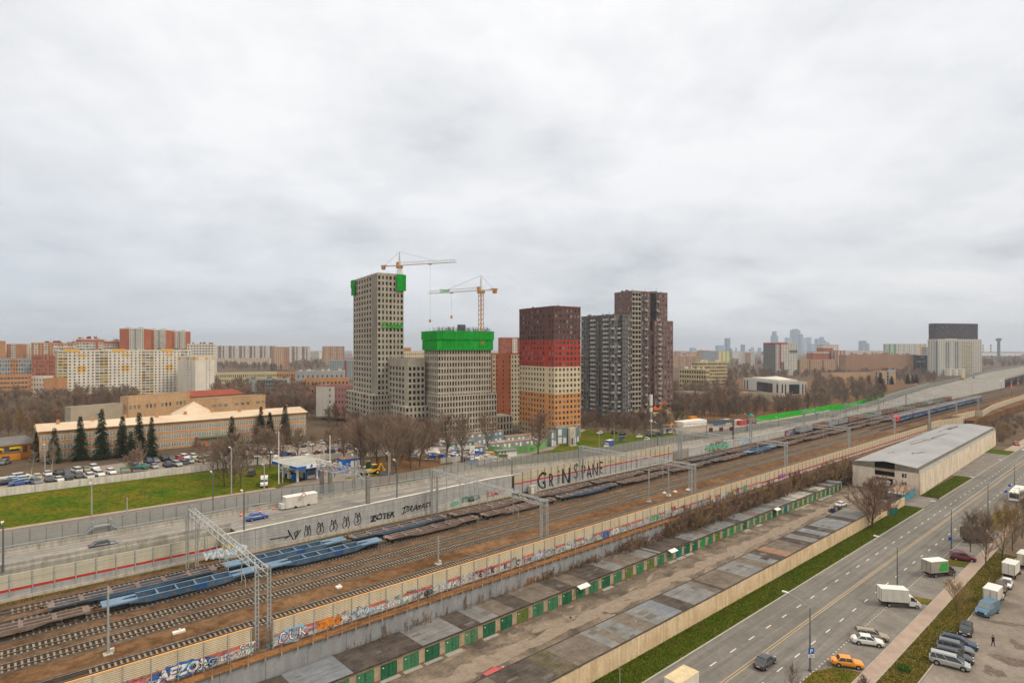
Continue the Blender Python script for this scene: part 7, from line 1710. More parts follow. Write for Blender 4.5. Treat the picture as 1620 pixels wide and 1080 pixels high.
b = MB(); b.box(LF*.52, -4, 3.2, LF*.66, -.1, 3.5); b.build('entrance_canopy', mat('canopy_green', (.12, .21, .14), .7, .1, .4), ft_)
b = MB(); b.box(LF*.52, -3, 0, LF*.66, -.1, 3.1); b.build('entrance_bay', mat('entrance_orange', (.50, .20, .07), .8, .1, .3), ft_)
for i in range(5): b = MB(); b.box(LF*.53+i*2.6, -3.06, .6, LF*.53+i*2.6+1.5, -3.005, 2.6); b.build('entrance_window', GL[2], ft_)
for (key, lab, xa, da, xb, db_, tp, L2_, m_, nc_, rm) in (('F2', 'orange brick wing with grouped windows behind the factory roof', 203, 245, 300, 272, 628.5, 5, M_fac, 16, M_roof), ('F3', 'orange brick building under the long red metal roof', 296, 272, 420, 305, 634, 8, M_fac, 14, M_roof), ('F4', 'low grey rendered wing with one window, left behind the factory', 112, 228, 212, 250, 645, 4, mat('render_dust', (.40, .35, .29), .9, .08, .2), 6, M_roof)):
    simple(key, lab, [m_, m_or], (xa, da), tp, 6, nc_, (lambda c, r: (0, .62, .55, 2) if c % 4 != 3 and r == 4 else (0, 0, 0, 0)) if key != 'F4' else (lambda c, r: (0, .35, .5, 2) if c == 2 and r == 4 else (0, 0, 0, 0)), B=(xb, db_), L2=L2_, z0=8.5, name='factory_wing', parapet=.3, roofm=rm)
simple('F5', 'red metal roofed building farther behind the factory', [m_or], (298, 300), 628, 2, 8, lambda c, r: (0, 0, 0, 0), B=(385, 325), L2=12, z0=8.5, name='factory_wing', parapet=.1)
t, L1, L2, h, rf = BLD['F5']; b = MB(); b.q([(-.5, -.5, h), (L1+.5, -.5, h), (L1-3, L2/2, h+2.6), (3, L2/2, h+2.6)]); b.q([(L1+.5, L2+.5, h), (-.5, L2+.5, h), (3, L2/2, h+2.6), (L1-3, L2/2, h+2.6)]); b.q([(L1+.5, -.5, h), (L1+.5, L2+.5, h), (L1-3, L2/2, h+2.6)]); b.q([(-.5, L2+.5, h), (-.5, -.5, h), (3, L2/2, h+2.6)])
b.build('hip_roof', mat('roof_red', (.27, .075, .05), .6, .1, .2), rf)
# orange repair garage
rp = thing('repair_garage', 'orange repair garage with yellow signs and dark gates at the left edge', 'building', (0, 0, 0)); p0 = P(-30, 190); p1 = P(58, 203); an = math.atan2(p1.y-p0.y, p1.x-p0.x); L = (p1-p0).length
rp.location = (p0.x, p0.y, 9); rp.rotation_euler = (0, 0, an); Mo = mat('repair_orange', (.62, .27, .04), .8, .08, .3)
b = MB(); gx = [(L*.30, L*.36), (L*.50, L*.68)]; xs_ = [0]+[v for g in gx for v in g]+[L]
for i in range(0, len(xs_), 2): b.box(xs_[i], 0, 0, xs_[i+1], .3, 5)
for a, c in gx: b.box(a, 0, 3.4, c, .3, 5)
b.box(0, .3, 0, .3, 10, 5); b.box(L-.3, .3, 0, L, 10, 5); b.build('wall', Mo, rp)
b = MB(); b.q([(-.5, -.8, 4.9), (L+.5, -.8, 4.9), (L+.5, 10, 6.6), (-.5, 10, 6.6)]); b.build('roof', mat('slate_roof', (.17, .165, .165), .9, .12, .3), rp)
b = MB(); b.box(0, 6, 0, L, 6.2, 4.8); b.build('dark_interior', MC['interior_dark'], rp)
b = MB(); b.box(L*.49, -.15, 3.5, L*.70, -.01, 4.4); b.box(L*.22, -.15, 3.5, L*.37, -.01, 4.4); b.build('yellow_sign', mat('sign_yellow', (.75, .55, .03), .5, .05, 1), rp)
for xx in (.40, .44, .74, .88): b = MB(); b.box(L*xx, -.05, 2.0, L*xx+1.2, -.005, 4.2); b.build('window', GL[1], rp)
t = thing('kiosk', 'small brick kiosk with orange band at the left edge by the yard', 'kiosk', (*T(20, 726)[:2], 9)); b = MB(); b.box(-5, -2, 0, 2, 3, 2.6); b.build('wall', Mo, t); b = MB(); b.box(-5.3, -2.3, 2.6, 2.3, 3.3, 2.8); b.build('roof', MC['slate_roof'], t)
# long shed roofs (orange flat) on the left behind, white wall of the car park
cw = thing('car_park_wall', 'white rendered wall running between the car park and the lawn', 'wall', (0, 196.0, 0))
X = -72.0; R = random.Random(9)
while X < 150: b = MB(); b.box(X, 0, zt(X)-.2, X+3.92, .18, zt(X)+1.9+R.uniform(-.04, .04)); b.build('wall_panel', mat('wall_whitewash', (.60, .58, .56), .9, s=.5, c2=(.70, .68, .66), grime=.15, streak=.2), cw); X += 3.95
t = thing('kerb_stones', 'row of white kerb stones bordering the car park entrance', 'kerb stones', (0, 0, 0))
sm = MB(); sm.cbox(0, 0, 0, .7, .5, .35); SM = sm.mesh('stone', M_white)
for i in range(22): p = T(i*1.9, 757-i*.27); obj('stone', SM, t, (p.x, p.y, p.z+.05))
p = T(212, 747); b = MB(); b.box(-3.5, -1.2, 1.6, 3.5, 1.2, 1.75)
for sx in (-3.3, 3.3):
    for sy in (-1, 1): b.box(sx-.05, sy-.05, 0, sx+.05, sy+.05, 1.6)
o = b.build('green_canopy', mat('canopy_teal', (.04, .22, .14), .6, .1, 1), None, loc=(p.x, p.y, p.z)); o['label'] = 'small green flat canopy beside the bare round tree at the wall'; o['category'] = 'canopy'
# ================================================================== FUEL STATION
gs = thing('fuel_station', 'fuel station with pale canopy edged in blue and white', 'fuel station', (0, 0, 0)); p = T(472, 757); gs.location = p; gs.rotation_euler = (0, 0, math.radians(8))
Mb = mat('station_blue', (.015, .13, .52), .4, .05, 1)
b = MB(); b.box(-4.2, -7, 4.6, 6.0, 7, 4.8); cn_ = b.build('canopy_roof', mat('canopy_top', (.33, .345, .33), .7, s=.3, c2=(.42, .435, .42), grime=.1), gs)
b = MB(); b.box(-4.35, -7.15, 4.1, 6.15, -7.0, 4.95); b.box(6.0, -7, 4.1, 6.15, 7, 4.95); b.box(-4.35, -7, 4.1, -4.2, 7, 4.95); b.box(-4.35, 7.0, 4.1, 6.15, 7.15, 4.95); b.build('fascia', M_white, cn_)
b = MB(); b.box(-4.36, -7.17, 4.12, -1.6, -7.16, 4.93); b.box(-4.37, -7.1, 4.12, -4.36, -3.0, 4.93); b.box(-4.37, 1, 4.12, -4.36, 7, 4.93); b.build('fascia_blue', Mb, cn_)
lettering('letters', '\u0413\u0430\u0437\u043f\u0440\u043e\u043c', 0.62, Mb, gs, (2.6, -7.2, 4.3), ext=.01, off=.01)
b = MB(); b.q([(-.5, -7.2, 4.3), (.2, -7.2, 4.3), (.35, -7.2, 4.7), (0, -7.2, 5.3), (-.35, -7.2, 4.8)]); b.build('flame_emblem', Mb, gs)
b = MB()
for (x, y) in ((-2.5, -4), (3.5, -4), (-2.5, 4), (3.5, 4)): b.box(x-.25, y-.25, 0, x+.25, y+.25, 4.6)
b.build('canopy_column', M_white, gs)
b = MB(); b.box(1.2, -2.2, 0, 4.4, 3.2, 3.0); b.box(.9, -2.5, 3.0, 4.7, 3.5, 3.2); ks = b.build('cashier_booth', M_white, gs); b = MB(); b.box(1.0, -2.6, 2.2, 4.6, -2.25, 2.9); b.box(1.1, -2.3, 0, 1.5, -2.21, 2.2); b.box(4.0, -2.3, 0, 4.4, -2.21, 2.2); b.build('booth_trim', Mb, ks); b = MB(); b.box(1.6, -2.26, .9, 3.9, -2.21, 2.1); b.build('booth_window', GL[1], ks)
for i, (x, y) in enumerate(((-1.8, -2), (-1.8, 2), (5.4, -2))): b = MB(); b.box(x-.3, y-.45, 0, x+.3, y+.45, 1.9); b.build('fuel_pump', Mb if i % 2 == 0 else M_white, gs)
b = MB()
for (x, y, l_, m_) in ((8, -6, 5, 0), (8, -1, 6, 0), (9, 3, 5, 1)): b.box(x, y, .5, x+l_, y+.2, 1.1, m_); b.box(x, y, 0, x+.15, y+.2, .5, m_)
o = b.build('barrier_panels', [Mb, M_red], None, loc=gs.location, rz=math.radians(8)); o['label'] = 'blue and red barrier panels and pipes right of the fuel canopy'; o['category'] = 'barrier'
for i, (x, y) in enumerate(((466, 760), (484, 757))): p = T(x, y); b = MB(); b.cbox(0, 0, 0, 1.3, 1.0, 1.7); b.cbox(0, 0, 1.7, 1.4, 1.1, .15); o = b.build('blue_bin', Mb, None, loc=p); o['label'] = ['blue bin left of the forecourt pumps', 'blue bin right of the forecourt pumps'][i]; o['category'] = 'bin'
p = T(552, 740); t = thing('blue_kiosk', 'bright blue and white kiosk container on the forecourt', 'kiosk', p, math.radians(-5)); b = MB(); b.box(-3, -2.2, 0, 3, 2.2, 3.3); b.build('wall', Mb, t); b = MB(); b.box(-.2, -2.24, .4, 2.8, -2.205, 2.6); b.box(-3.04, -1.8, .3, -3.005, .8, 2.5); b.build('white_panel', M_white, t); b = MB(); b.box(-3.1, -2.3, 3.3, 3.1, 2.3, 3.4); b.build('roof', mat('roof_rustbrown', (.24, .16, .12), .9, .2, 1), t)
p = T(583, 741); t = thing('portable_toilet', 'green portable toilet with white roof by the digger', 'portable toilet', p); b = MB(); b.cbox(0, 0, 0, 1.3, 1.3, 2.3); b.build('body', mat('toilet_green', (.01, .16, .10), .5, .05, 1), t); b = MB(); b.cbox(0, 0, 2.3, 1.35, 1.35, .3); b.build('roof', M_white, t)
# yellow digger
p = T(591, 750); t = thing('backhoe_loader', 'yellow backhoe loader parked on the forecourt', 'digger', p, math.radians(178)); My = mat('digger_yellow', (.72, .40, .02), .5, .05, 1)
b = MB(); b.box(-1.2, -.8, .9, 2.4, .8, 1.7); b.box(-1.6, -.9, 1.0, .2, .9, 1.6); b.build('body', My, t)
b = MB(); b.box(-.95, -.75, 2.95, .55, .75, 3.1); b.build('cab_roof', My, t); b = MB(); b.box(-.85, -.7, 1.701, .45, .7, 2.95); b.build('cab_window', M_glass, t)
for (x, r_) in ((-.8, .75), (1.9, .5)):
    for s in (-1, 1):
        b = MB(); b.tube((0, -.2, 0), (0, .2, 0), r_, n=14); o = b.build('wheel', M_tyre, t, loc=(x, s*1.0, r_)); b = MB(); b.tube((0, s*.202, 0), (0, s*.22, 0), r_*.5, n=10); b.build('rim', My, o)
b = MB(); b.beam((2.3, 0, 1.2), (3.6, 0, .8), 1.0, .15); b.box(3.5, -1.1, .2, 4.1, 1.1, .9); b.build('front_bucket', M_trim, t)
b = MB(); b.beam((-1.5, 0, 1.4), (-2.6, 0, 3.2), .3, .3); b.beam((-2.6, 0, 3.2), (-3.4, 0, 1.2), .25, .25); b.box(-3.8, -.4, .6, -3.2, .4, 1.2); b.build('rear_arm', My, t)
# price totem
p = T(747, 736); t = thing('price_totem', 'tall blue and white fuel price pylon by the ramp fence', 'sign', p, math.radians(-30)); dT = depth(p); hT = (736-706)/F*dT
b = MB(); b.box(-.9, -.2, 0, .9, .2, hT*.62, 0); b.box(-.9, -.2, hT*.62, .9, .2, hT, 1); b.build('panel', [Mb, M_white], t)
b = MB(); b.box(-.7, -.24, hT*.30, .7, -.205, hT*.42); b.box(-.7, -.24, hT*.45, .7, -.205, hT*.55); b.box(-.3, -.24, hT*.88, .3, -.205, hT*.94); b.build('digit_panel', M_white, t); b = MB(); b.box(-.7, -.24, hT*.56, .7, -.205, hT*.61); b.build('red_digits', M_red, t)
b = MB(); b.beam((-.2, -.25, hT*.66), (.5, -.25, hT*.84), .02, .14); b.beam((-.5, -.25, hT*.66), (.2, -.25, hT*.8), .02, .12); b.build('stripe', Mb, t)
# ---- site cabins, green hoarding, sheds
cab_m = [mat('cabin_grey', (.24, .275, .30), .6, .1, .5), mat('cabin_blue', (.16, .24, .30), .6, .1, .5), mat('cabin_teal', (.08, .26, .30), .6, .1, .5)]; cabr = mat('cabin_roof', (.36, .21, .14), .9, s=.4, c2=(.44, .3, .22), grime=.2)
def cabin(x, y, n, mi, rz, lab, st=1, z=0):
    p = T(x, y); t = thing('site_cabin', lab, 'cabin', (p.x, p.y, p.z+z), rz); b = MB()
    for k in range(st):
        for i in range(n): b.box(i*6.05, 0, k*2.65, i*6.05+6, 2.5, k*2.65+2.6)
    b.build('wall', cab_m[mi], t); b = MB(); b.box(-.1, -.1, st*2.65, n*6.05+.05, 2.6, st*2.65+.12); b.build('roof', cabr, t); b = MB()
    for k in range(st):
        for i in range(n): b.box(i*6.05+1.2, -.05, k*2.65+1.0, i*6.05+2.3, -.005, k*2.65+1.9); b.box(i*6.05+3.6, -.05, k*2.65+.1 if k == 0 else k*2.65+1.0, i*6.05+4.5, -.005, k*2.65+2.0)
    b.build('window', [M_white], t, kind='stuff')
cabin(735, 706, 2, 0, -.1, 'grey blue site cabins stacked two high, left of the hoarding', 2); cabin(762, 703, 2, 1, -.1, 'blue grey site cabins two high behind the green hoarding', 2); cabin(775, 712, 4, 0, -.1, 'row of grey site cabins with rusty roofs above the green hoarding', 1); cabin(712, 712, 2, 2, -.05, 'teal and blue site cabins near the two big bare trees'); cabin(748, 718, 1, 1, -.1, 'single dark blue site cabin behind the price pylon'); cabin(800, 700, 3, 0, -.1, 'farther row of grey cabins under the low concrete wing', 1)
gh2 = thing('site_hoarding', 'light green construction hoarding with bright green logo patch', 'hoarding', (0, 0, 0)); Mgl = mat('hoarding_green', (.17, .36, .14), .6, .08, .5)
pts = [T(772, 716), T(795, 719), T(812, 718), T(830, 716), T(852, 712), T(866, 706)]
for a, c in zip(pts, pts[1:]):
    n = max(1, int((c-a).length/2.5))
    for i in range(n):
        q = a.lerp(c, i/n); q2 = a.lerp(c, (i+1)/n); b = MB(); b.beam((q.x, q.y, q.z+1.5), (q2.x, q2.y, q2.z+1.5), .1, 3.0); b.build('hoarding_panel', Mgl, gh2)
q = T(840, 714.2); o = lettering('letters', '\u0421\u0440\u0435\u0434\u0430', 1.5, MC['sign_green'], gh2, (q.x, q.y-.4, q.z+1.0), (math.pi/2, 0, -.35), ext=.03, off=.06)
t = thing('guard_hut', 'small green and white guard hut with grey roof by the ramp fence', 'hut', T(800, 723), -.3); b = MB(); b.box(-4, -1.6, 0, 4, 1.6, 2.7); b.build('wall', Mgl, t); b = MB(); b.box(-.5, -1.65, .1, 4, -1.605, 2.6); b.box(-3.4, -1.65, .2, -2.6, -1.605, 2.4); b.box(-1.8, -1.65, .2, -1.2, -1.605, 2.4); b.build('white_panel', M_white, t); b = MB(); b.box(-4.4, -2, 2.7, 4.4, 2, 2.95); b.build('roof', mat('roof_greyflat', (.20, .20, .21), .9, .1, 1), t)
for i, (x, y, hh, w2) in enumerate(((872, 707, 9, 2.6), (882, 703, 9.5, 5), (899, 702, 9.2, 4.5), (908, 700, 9, 3))):
    t = thing('show_cabin', '%s of the stacked display facade modules on the tower lawn' % ordinal(i+1), 'cabin', T(x, y), -.25); b = MB(); b.box(0, 0, 0, w2, 3, hh*.78); b.build('wall', cab_m[i % 2], t); b = MB(); b.box(.3, -.06, .4, w2*.45, -.005, hh*.35); b.box(.3, -.06, hh*.42, w2*.45, -.005, hh*.72); b.box(w2*.6, -.06, .4, w2-.3, -.005, hh*.3); b.build('white_frame', M_white, t)
t = thing('facade_mockup', 'tall narrow cream mockup panel standing alone on the lawn', 'mockup', T(902, 706), -.25); b = MB(); b.box(0, 0, 0, 2.8, 1.5, 8.2, 0); b.box(.3, -.05, .5, 2.5, -.005, 4.2, 1); b.box(.7, -.09, .9, 1.4, -.055, 3.6, 2); b.box(.7, -.05, 5.0, 1.9, -.005, 6.6, 1); b.build('panel', [m_cream, mat('mock_lilac', (.42, .42, .5), .6, .05, 1), GL[0]], t)
# grey yard fence, blue toilets by the big trees
t = thing('yard_fence', 'low grey concrete panel fence around the construction yard entrance', 'fence', (0, 0, 0))
pts = [T(697, 733), T(730, 729), T(757, 735), T(786, 729)]
for a, c in zip(pts, pts[1:]):
    n = int((c-a).length/2.6)
    for i in range(n): q = a.lerp(c, i/n); q2 = a.lerp(c, (i+.97)/n); b = MB(); b.beam((q.x, q.y, q.z+1.0), (q2.x, q2.y, q2.z+1.0), .12, 2.0); b.build('fence_panel', M_gpan2 if i % 3 else M_cbase, t)
for i, (x, y) in enumerate(((717, 729), (754, 722))): t = thing('portable_toilet', ['blue portable toilet beside the left big bare tree', 'blue portable toilet right of the price pylon'][i], 'portable toilet', T(x, y)); b = MB(); b.cbox(0, 0, 0, 1.4, 1.4, 2.4); b.build('body', Mb, t); b = MB(); b.cbox(0, 0, 2.4, 1.45, 1.45, .25); b.build('roof', M_white, t)
t = thing('bus_shelter', 'small glazed bus shelter at the sandy path on the tower lawn', 'bus shelter', T(985, 698), -.1); b = MB(); b.box(-3, -.8, 2.4, 3, .9, 2.55); b.build('roof', M_steel_d, t); b = MB(); b.box(-3, .8, .2, 3, .86, 2.4); b.box(-3, -.7, .2, -2.95, .8, 2.4); b.build('glass_panel', GL[2], t); b = MB(); b.box(-3, -.75, .3, -1.6, -.7, 2.3); b.build('poster', mat('poster_teal', (.03, .12, .12), .5, .1, 1), t)
# excavator on the half-demolished slab, parking deck ruin
t = thing('demolished_slab', 'half demolished tan concrete slab under the orange excavator', 'ruin', (0, 0, 0)); q0 = T(1022, 668); q1 = T(1083, 664); an = math.atan2(q1.y-q0.y, q1.x-q0.x); L = (q1-q0).length; t.location = q0; t.rotation_euler = (0, 0, an); Mr_ = mat('ruin_tan', (.42, .30, .18), .9, s=.4, c2=(.5, .4, .28), grime=.2)
b = MB(); b.box(0, 0, 3.4, L, 12, 5.2)
for i in range(7): b.box(L*i/6-.5, 0, 0, L*i/6+.5, .6, 3.4)
b.box(L*.6, .1, 0, L+.3, .5, 3.4); b.build('slab', Mr_, t)
RX = random.Random(4); b = MB()
for i in range(60): b.cbox(RX.uniform(-6, L*1.3), RX.uniform(-6, 0), 0, RX.uniform(.4, 1.8), RX.uniform(.4, 1.5), RX.uniform(.3, 1.2), RX.randint(0, 1))
o = b.build('rubble', [Mr_, M_conc], None, loc=q0, rz=an); o['kind'] = 'stuff'; o['label'] = 'rubble lumps in front of the demolished slab'; o['category'] = 'rubble'
t = thing('excavator', 'orange excavator with raised arm on the demolished slab', 'excavator', (*T(1047, 666)[:2], q0.z+5.2), math.radians(-30)); Mx = mat('excavator_orange', (.72, .15, .01), .5, .05, 1)
t.location = (t.location.x+2, t.location.y+5, t.location.z)
b = MB(); b.box(-2.2, -1.5, 0, 2.2, -.9, .9); b.box(-2.2, .9, 0, 2.2, 1.5, .9); b.build('track', M_trim, t); b = MB(); b.box(-2.4, -1.4, 1.0, 1.6, 1.4, 2.3); b.box(-2.4, -1.2, 2.3, -.6, 1.2, 2.9); b.build('body', Mx, t); b = MB(); b.box(.2, .2, 2.3, 1.6, 1.3, 3.6); b.build('cab', M_glass, t)
b = MB(); b.beam((1.4, 0, 2.0), (4.6, 0, 5.6), .5, .6); b.beam((4.5, 0, 5.7), (7.6, 0, 4.2), .4, .5); b.build('arm', Mx, t); b = MB(); b.box(7.2, -.5, 2.9, 8.2, .5, 4.1); b.build('bucket', M_trim, t)
t = thing('cargo_tent', 'long white flat roofed storage container row near the gantry', 'container', (*T(1081, 676)[:2], 2.5), -.1); b = MB(); b.box(0, 0, 0, 21, 6, 3.0); b.build('wall', M_white, t)
for i, (x, y, c, lab) in enumerate(((1134, 673, 'blue', 'blue container'), (1139, 672, 'green', 'dark green container'), (1146, 671, 'white', 'white container'), (1165, 672, 'white', 'white tent like container'), (1172, 673, 'red', 'red container'), (1182, 671, 'dark red', 'dark red container'), (1093, 666, 'orange', 'orange tank'), (1060, 706 - 30, 'orange', 'orange barrier box'))):
    b = MB(); b.box(0, 0, 0, 5.8, 2.4, 2.6); b.box(-.05, -.05, 2.6, 5.85, 2.45, 2.7); b.box(-.03, .1, .1, -.005, 2.3, 2.5); p = T(x, y); o = b.build('container', CM[c], None, loc=p, rz=-.1); o['label'] = lab+' in the yard beyond the gantry, %s from the left' % ordinal(i+1); o['category'] = 'container'
t = thing('green_hoarding', 'long bright green hoarding along the park edge', 'hoarding', (0, 0, 0)); Mgh = mat('hoarding_bright', (.035, .40, .03), .5, .06, .3)
pts = [(1197, 669.5), (1240, 662), (1300, 652), (1312, 649), (1345, 646.5), (1370, 639), (1398, 627)]
for (a, c) in zip(pts, pts[1:]):
    q = G(a[0], a[1], 2.5); q2 = G(c[0], c[1], 2.5); n = max(1, int((q2-q).length/4))
    for i in range(n):
        u = q.lerp(q2, i/n); v = q.lerp(q2, (i+1)/n); b = MB(); b.beam((u.x, u.y, 4.5), (v.x, v.y, 4.5), .15, 3.7+.3*(i % 2)); b.build('hoarding_panel', Mgh, t)
b = MB()
for (a, c) in zip(pts[:4], pts[1:4]): q = G(a[0], a[1]+1, 2.5); q2 = G(c[0], c[1]+1, 2.5); b.beam((q.x, q.y, 2.9), (q2.x, q2.y, 2.9), .8, .8)
b.build('base_block', M_cbase, t)
t = thing('play_house', 'small green playground tower by the left end of the green hoarding', 'playground tower', T(1188, 667)); b = MB()
for sx in (-1, 1):
    for sy in (-1, 1): b.box(sx-.1, sy-.1, 0, sx+.1, sy+.1, 3.5)
b.box(-1.2, -1.2, 1.6, 1.2, 1.2, 1.8); b.build('frame', m_yel, t); b = MB(); b.q([(-1.5, -1.5, 3.5), (1.5, -1.5, 3.5), (0, 0, 5.2)]); b.q([(1.5, -1.5, 3.5), (1.5, 1.5, 3.5), (0, 0, 5.2)]); b.q([(1.5, 1.5, 3.5), (-1.5, 1.5, 3.5), (0, 0, 5.2)]); b.q([(-1.5, 1.5, 3.5), (-1.5, -1.5, 3.5), (0, 0, 5.2)]); b.build('roof', mat('roof_turq', (.04, .3, .26), .5, .1, 1), t)
for i, (x, y, c) in enumerate(((1449, 607, 0), (1486, 608, 1), (1480, 609, 0), (1608, 689, 1))):
    d = 560 if i < 3 else 320; p = P(x, d); z = H-(y-HY)/F*d; t = thing('traffic_light', ['red traffic light at the far crossing, left', 'green traffic light at the far crossing', 'red traffic light beside the green one at the far crossing', 'green traffic light at the crossing by the right edge'][i], 'traffic light', (p.x, p.y, 0)); b = MB(); b.tube((0, 0, 0), (0, 0, z), .08, n=5); b.box(-.2, -.2, z-.5, .2, .2, z+.7); b.build('post', M_steel_d, t); b = MB(); b.tube((-.2, 0, z), (-.32, -.1, z), .35 if i < 3 else .25, n=8); b.build('lamp', M_lamp_g if c else M_lamp_r, t)
# debris in alley
t = thing('debris_heap', 'dark heap of scrap and bags in the garage alley beside the white car', 'debris', (178.5, 64.5, .04)); RX = random.Random(6); b = MB()
for i in range(26): a = RX.uniform(0, 6.3); b.cbox(RX.uniform(-2, 2), RX.uniform(-1.2, 1.2), 0, RX.uniform(.2, .9), RX.uniform(.2, .8), RX.uniform(.2, 1.0), RX.choice((0, 0, 1, 2)))
b.build('scrap', [M_fdark, mat('bag_blue', (.03, .05, .22), .5, .1, 1), M_wood], t)
# ================================================================== TREES
M_bark = mat('bark', (.095, .073, .057), .95, s=1.5, c2=(.14, .112, .09), grime=.2); M_birch = mat('birch_bark', (.42, .40, .37), .9, s=2, c2=(.52, .50, .46), grime=.4); M_barkp = mat('bark_pale', (.22, .185, .135), .95, s=1.5, c2=(.28, .24, .18))
M_twig = [mat('twig_brown', (.235, .18, .145), .95, .15, .3), mat('twig_red', (.255, .175, .14), .95, .15, .3), mat('twig_grey', (.24, .195, .155), .95, .15, .3), mat('twig_ochre', (.30, .215, .115), .95, .15, .3)]
M_leafy = mat('leaf_yellow', (.22, .17, .03), .9, .25, .5); M_spr = mat('spruce_needles', (.030, .045, .022), .95, .4, .9); M_leafg = mat('leaf_green', (.05, .10, .02), .9, .3, .5)
def bare_tree(seed, h=12.0, spread=.55, forks=3, trunk_frac=.28, r0=.22, twn=5, tw=.035, levels=5, up=.35, multi=1):
    """leader with rising limbs from low down, limbs forking into feathery twigs"""
    R = random.Random(seed); tb, cb = MB(), MB(); side_n = max(3, int(19*(1 if levels > 3 else .4)/multi**.5))
    def twigs(p, q, d, n, l0):
        for k in range(n):
            s = p.lerp(q, R.random()); dd = (d+Vector((R.gauss(0, .5), R.gauss(0, .5), R.gauss(.35, .3)))).normalized(); l = l0*R.uniform(.5, 1.3); sd = dd.orthogonal().normalized()*tw*.5
            cb.q([s-sd, s+sd, s+dd*l])
    def limb(p, d, L, r, lv):
        n = 3; q = p
        for i in range(n):
            d2 = (d+Vector((R.gauss(0, .12), R.gauss(0, .12), R.uniform(0, .22)))).normalized(); q2 = q+d2*(L/n); ra = max(r*(1-i/n*.8), .012); rb = max(r*(1-(i+1)/n*.8), .008)
            if lv < 2: tb.tube(q, q2, ra, rb, 4, cap=False)
            else: cb.tube(q, q2, max(ra, tw*.45), max(rb, tw*.3), 3, cap=False)
            if lv < levels-2:
                for k in range(R.randint(1, 2) if lv else 2):
                    ax = Vector((R.gauss(0, 1), R.gauss(0, 1), R.gauss(.1, .5))).normalized(); limb(q2 if i else q.lerp(q2, .7), (d2+ax*.62).normalized(), L*R.uniform(.38, .62), r*.5, lv+1)
            else: twigs(q, q2, d2, twn, h*.085)
            q, d = q2, d2
        twigs(p.lerp(q, .5), q, d, twn, h*.07)
    for m in range(multi):
        d = Vector((R.gauss(0, .05), R.gauss(0, .05), 1)).normalized() if multi == 1 else Vector((R.gauss(0, .45), R.gauss(0, .45), 1)).normalized()
        p = Vector((0, 0, -.2)) if multi == 1 else Vector((R.uniform(-.5, .5), R.uniform(-.5, .5), -.2)); n = 7; q = p; Lt = h*.8*(1 if m == 0 else R.uniform(.6, 1))
        for i in range(n):
            q2 = q+d*(Lt/n); f = (i+1)/n; tb.tube(q, q2, r0*(1-i/n*.85), r0*(1-f*.85), 6 if multi == 1 else 3, cap=False)
            if f >= trunk_frac:
                for k in range(max(1, round(side_n*1.6/n))):
                    a = R.uniform(0, 6.28); e = R.uniform(.35, .9); ll = h*spread*(1.05-.55*abs(f-.42))*R.uniform(.55, .85); limb(q.lerp(q2, R.random()), Vector((math.cos(a), math.sin(a), e+.6*f+up*.5)).normalized(), ll*(1-.45*f), r0*.36*(1-f*.5), 1)
            d = (d+Vector((R.gauss(0, .09), R.gauss(0, .09), .1))).normalized(); q = q2
        limb(q, d, h*.2, r0*.16, 1)
    zmax = max((v[2] for v in cb.v), default=h); k = h/zmax
    for M_ in (tb, cb): M_.v = [(x*k, y*k, z*k) for x, y, z in M_.v]
    return tb, cb
def tree_proto(seed, bark, twig, name='bare_tree', **k):
    tb, cb = bare_tree(seed, **k); t = thing(name, '', 'tree'); tb.build('trunk', bark, t); cb.build('crown', twig, t); return t
big = [tree_proto(100+i, M_bark, M_twig[(0, 2, 1, 0)[i]], h=14, spread=(.66, .74, .6, .8)[i], trunk_frac=.26, r0=.3, twn=2, tw=.045, levels=5) for i in range(4)]
mid_ = [tree_proto(200+i, M_bark, M_twig[(0, 1, 2, 1, 3)[i]], h=12, spread=(.6, .5, .7, .6, .5)[i], trunk_frac=.2, r0=.17, twn=8, tw=.055, levels=4) for i in range(5)]
birch = [tree_proto(300+i, M_birch, M_twig[2], h=14, spread=.26, trunk_frac=.3, r0=.15, twn=5, tw=.035, levels=4, up=.7) for i in range(2)]
small = [tree_proto(400+i, M_bark, M_twig[(1, 0)[i]], 'sapling', h=4, spread=.25, trunk_frac=.3, r0=.04, twn=4, tw=.018, levels=3, up=.8) for i in range(2)]
nearb = [tree_proto(500+i, M_bark, M_twig[(0, 2, 3)[i]], h=8.5, spread=(.68, .6, .78)[i], trunk_frac=.18, r0=.13, twn=3, tw=.024, levels=5, up=.3) for i in range(3)]
vase = tree_proto(600, M_bark, M_twig[1], h=8.5, spread=.85, trunk_frac=.14, r0=.2, twn=4, tw=.035, levels=5, up=.3)
def shrub_proto(seed, twig, h=4, multi=11, name='shrub'):
    tb, cb = bare_tree(seed, h=h, spread=.35, trunk_frac=.14, r0=.035, twn=10, tw=.034, levels=3, up=.6, multi=multi); t = thing(name, '', 'shrub'); tb.build('stem', M_twig[0], t); cb.build('crown', twig, t); return t
shr = [shrub_proto(700+i, M_twig[(0, 3, 1)[i]]) for i in range(3)]
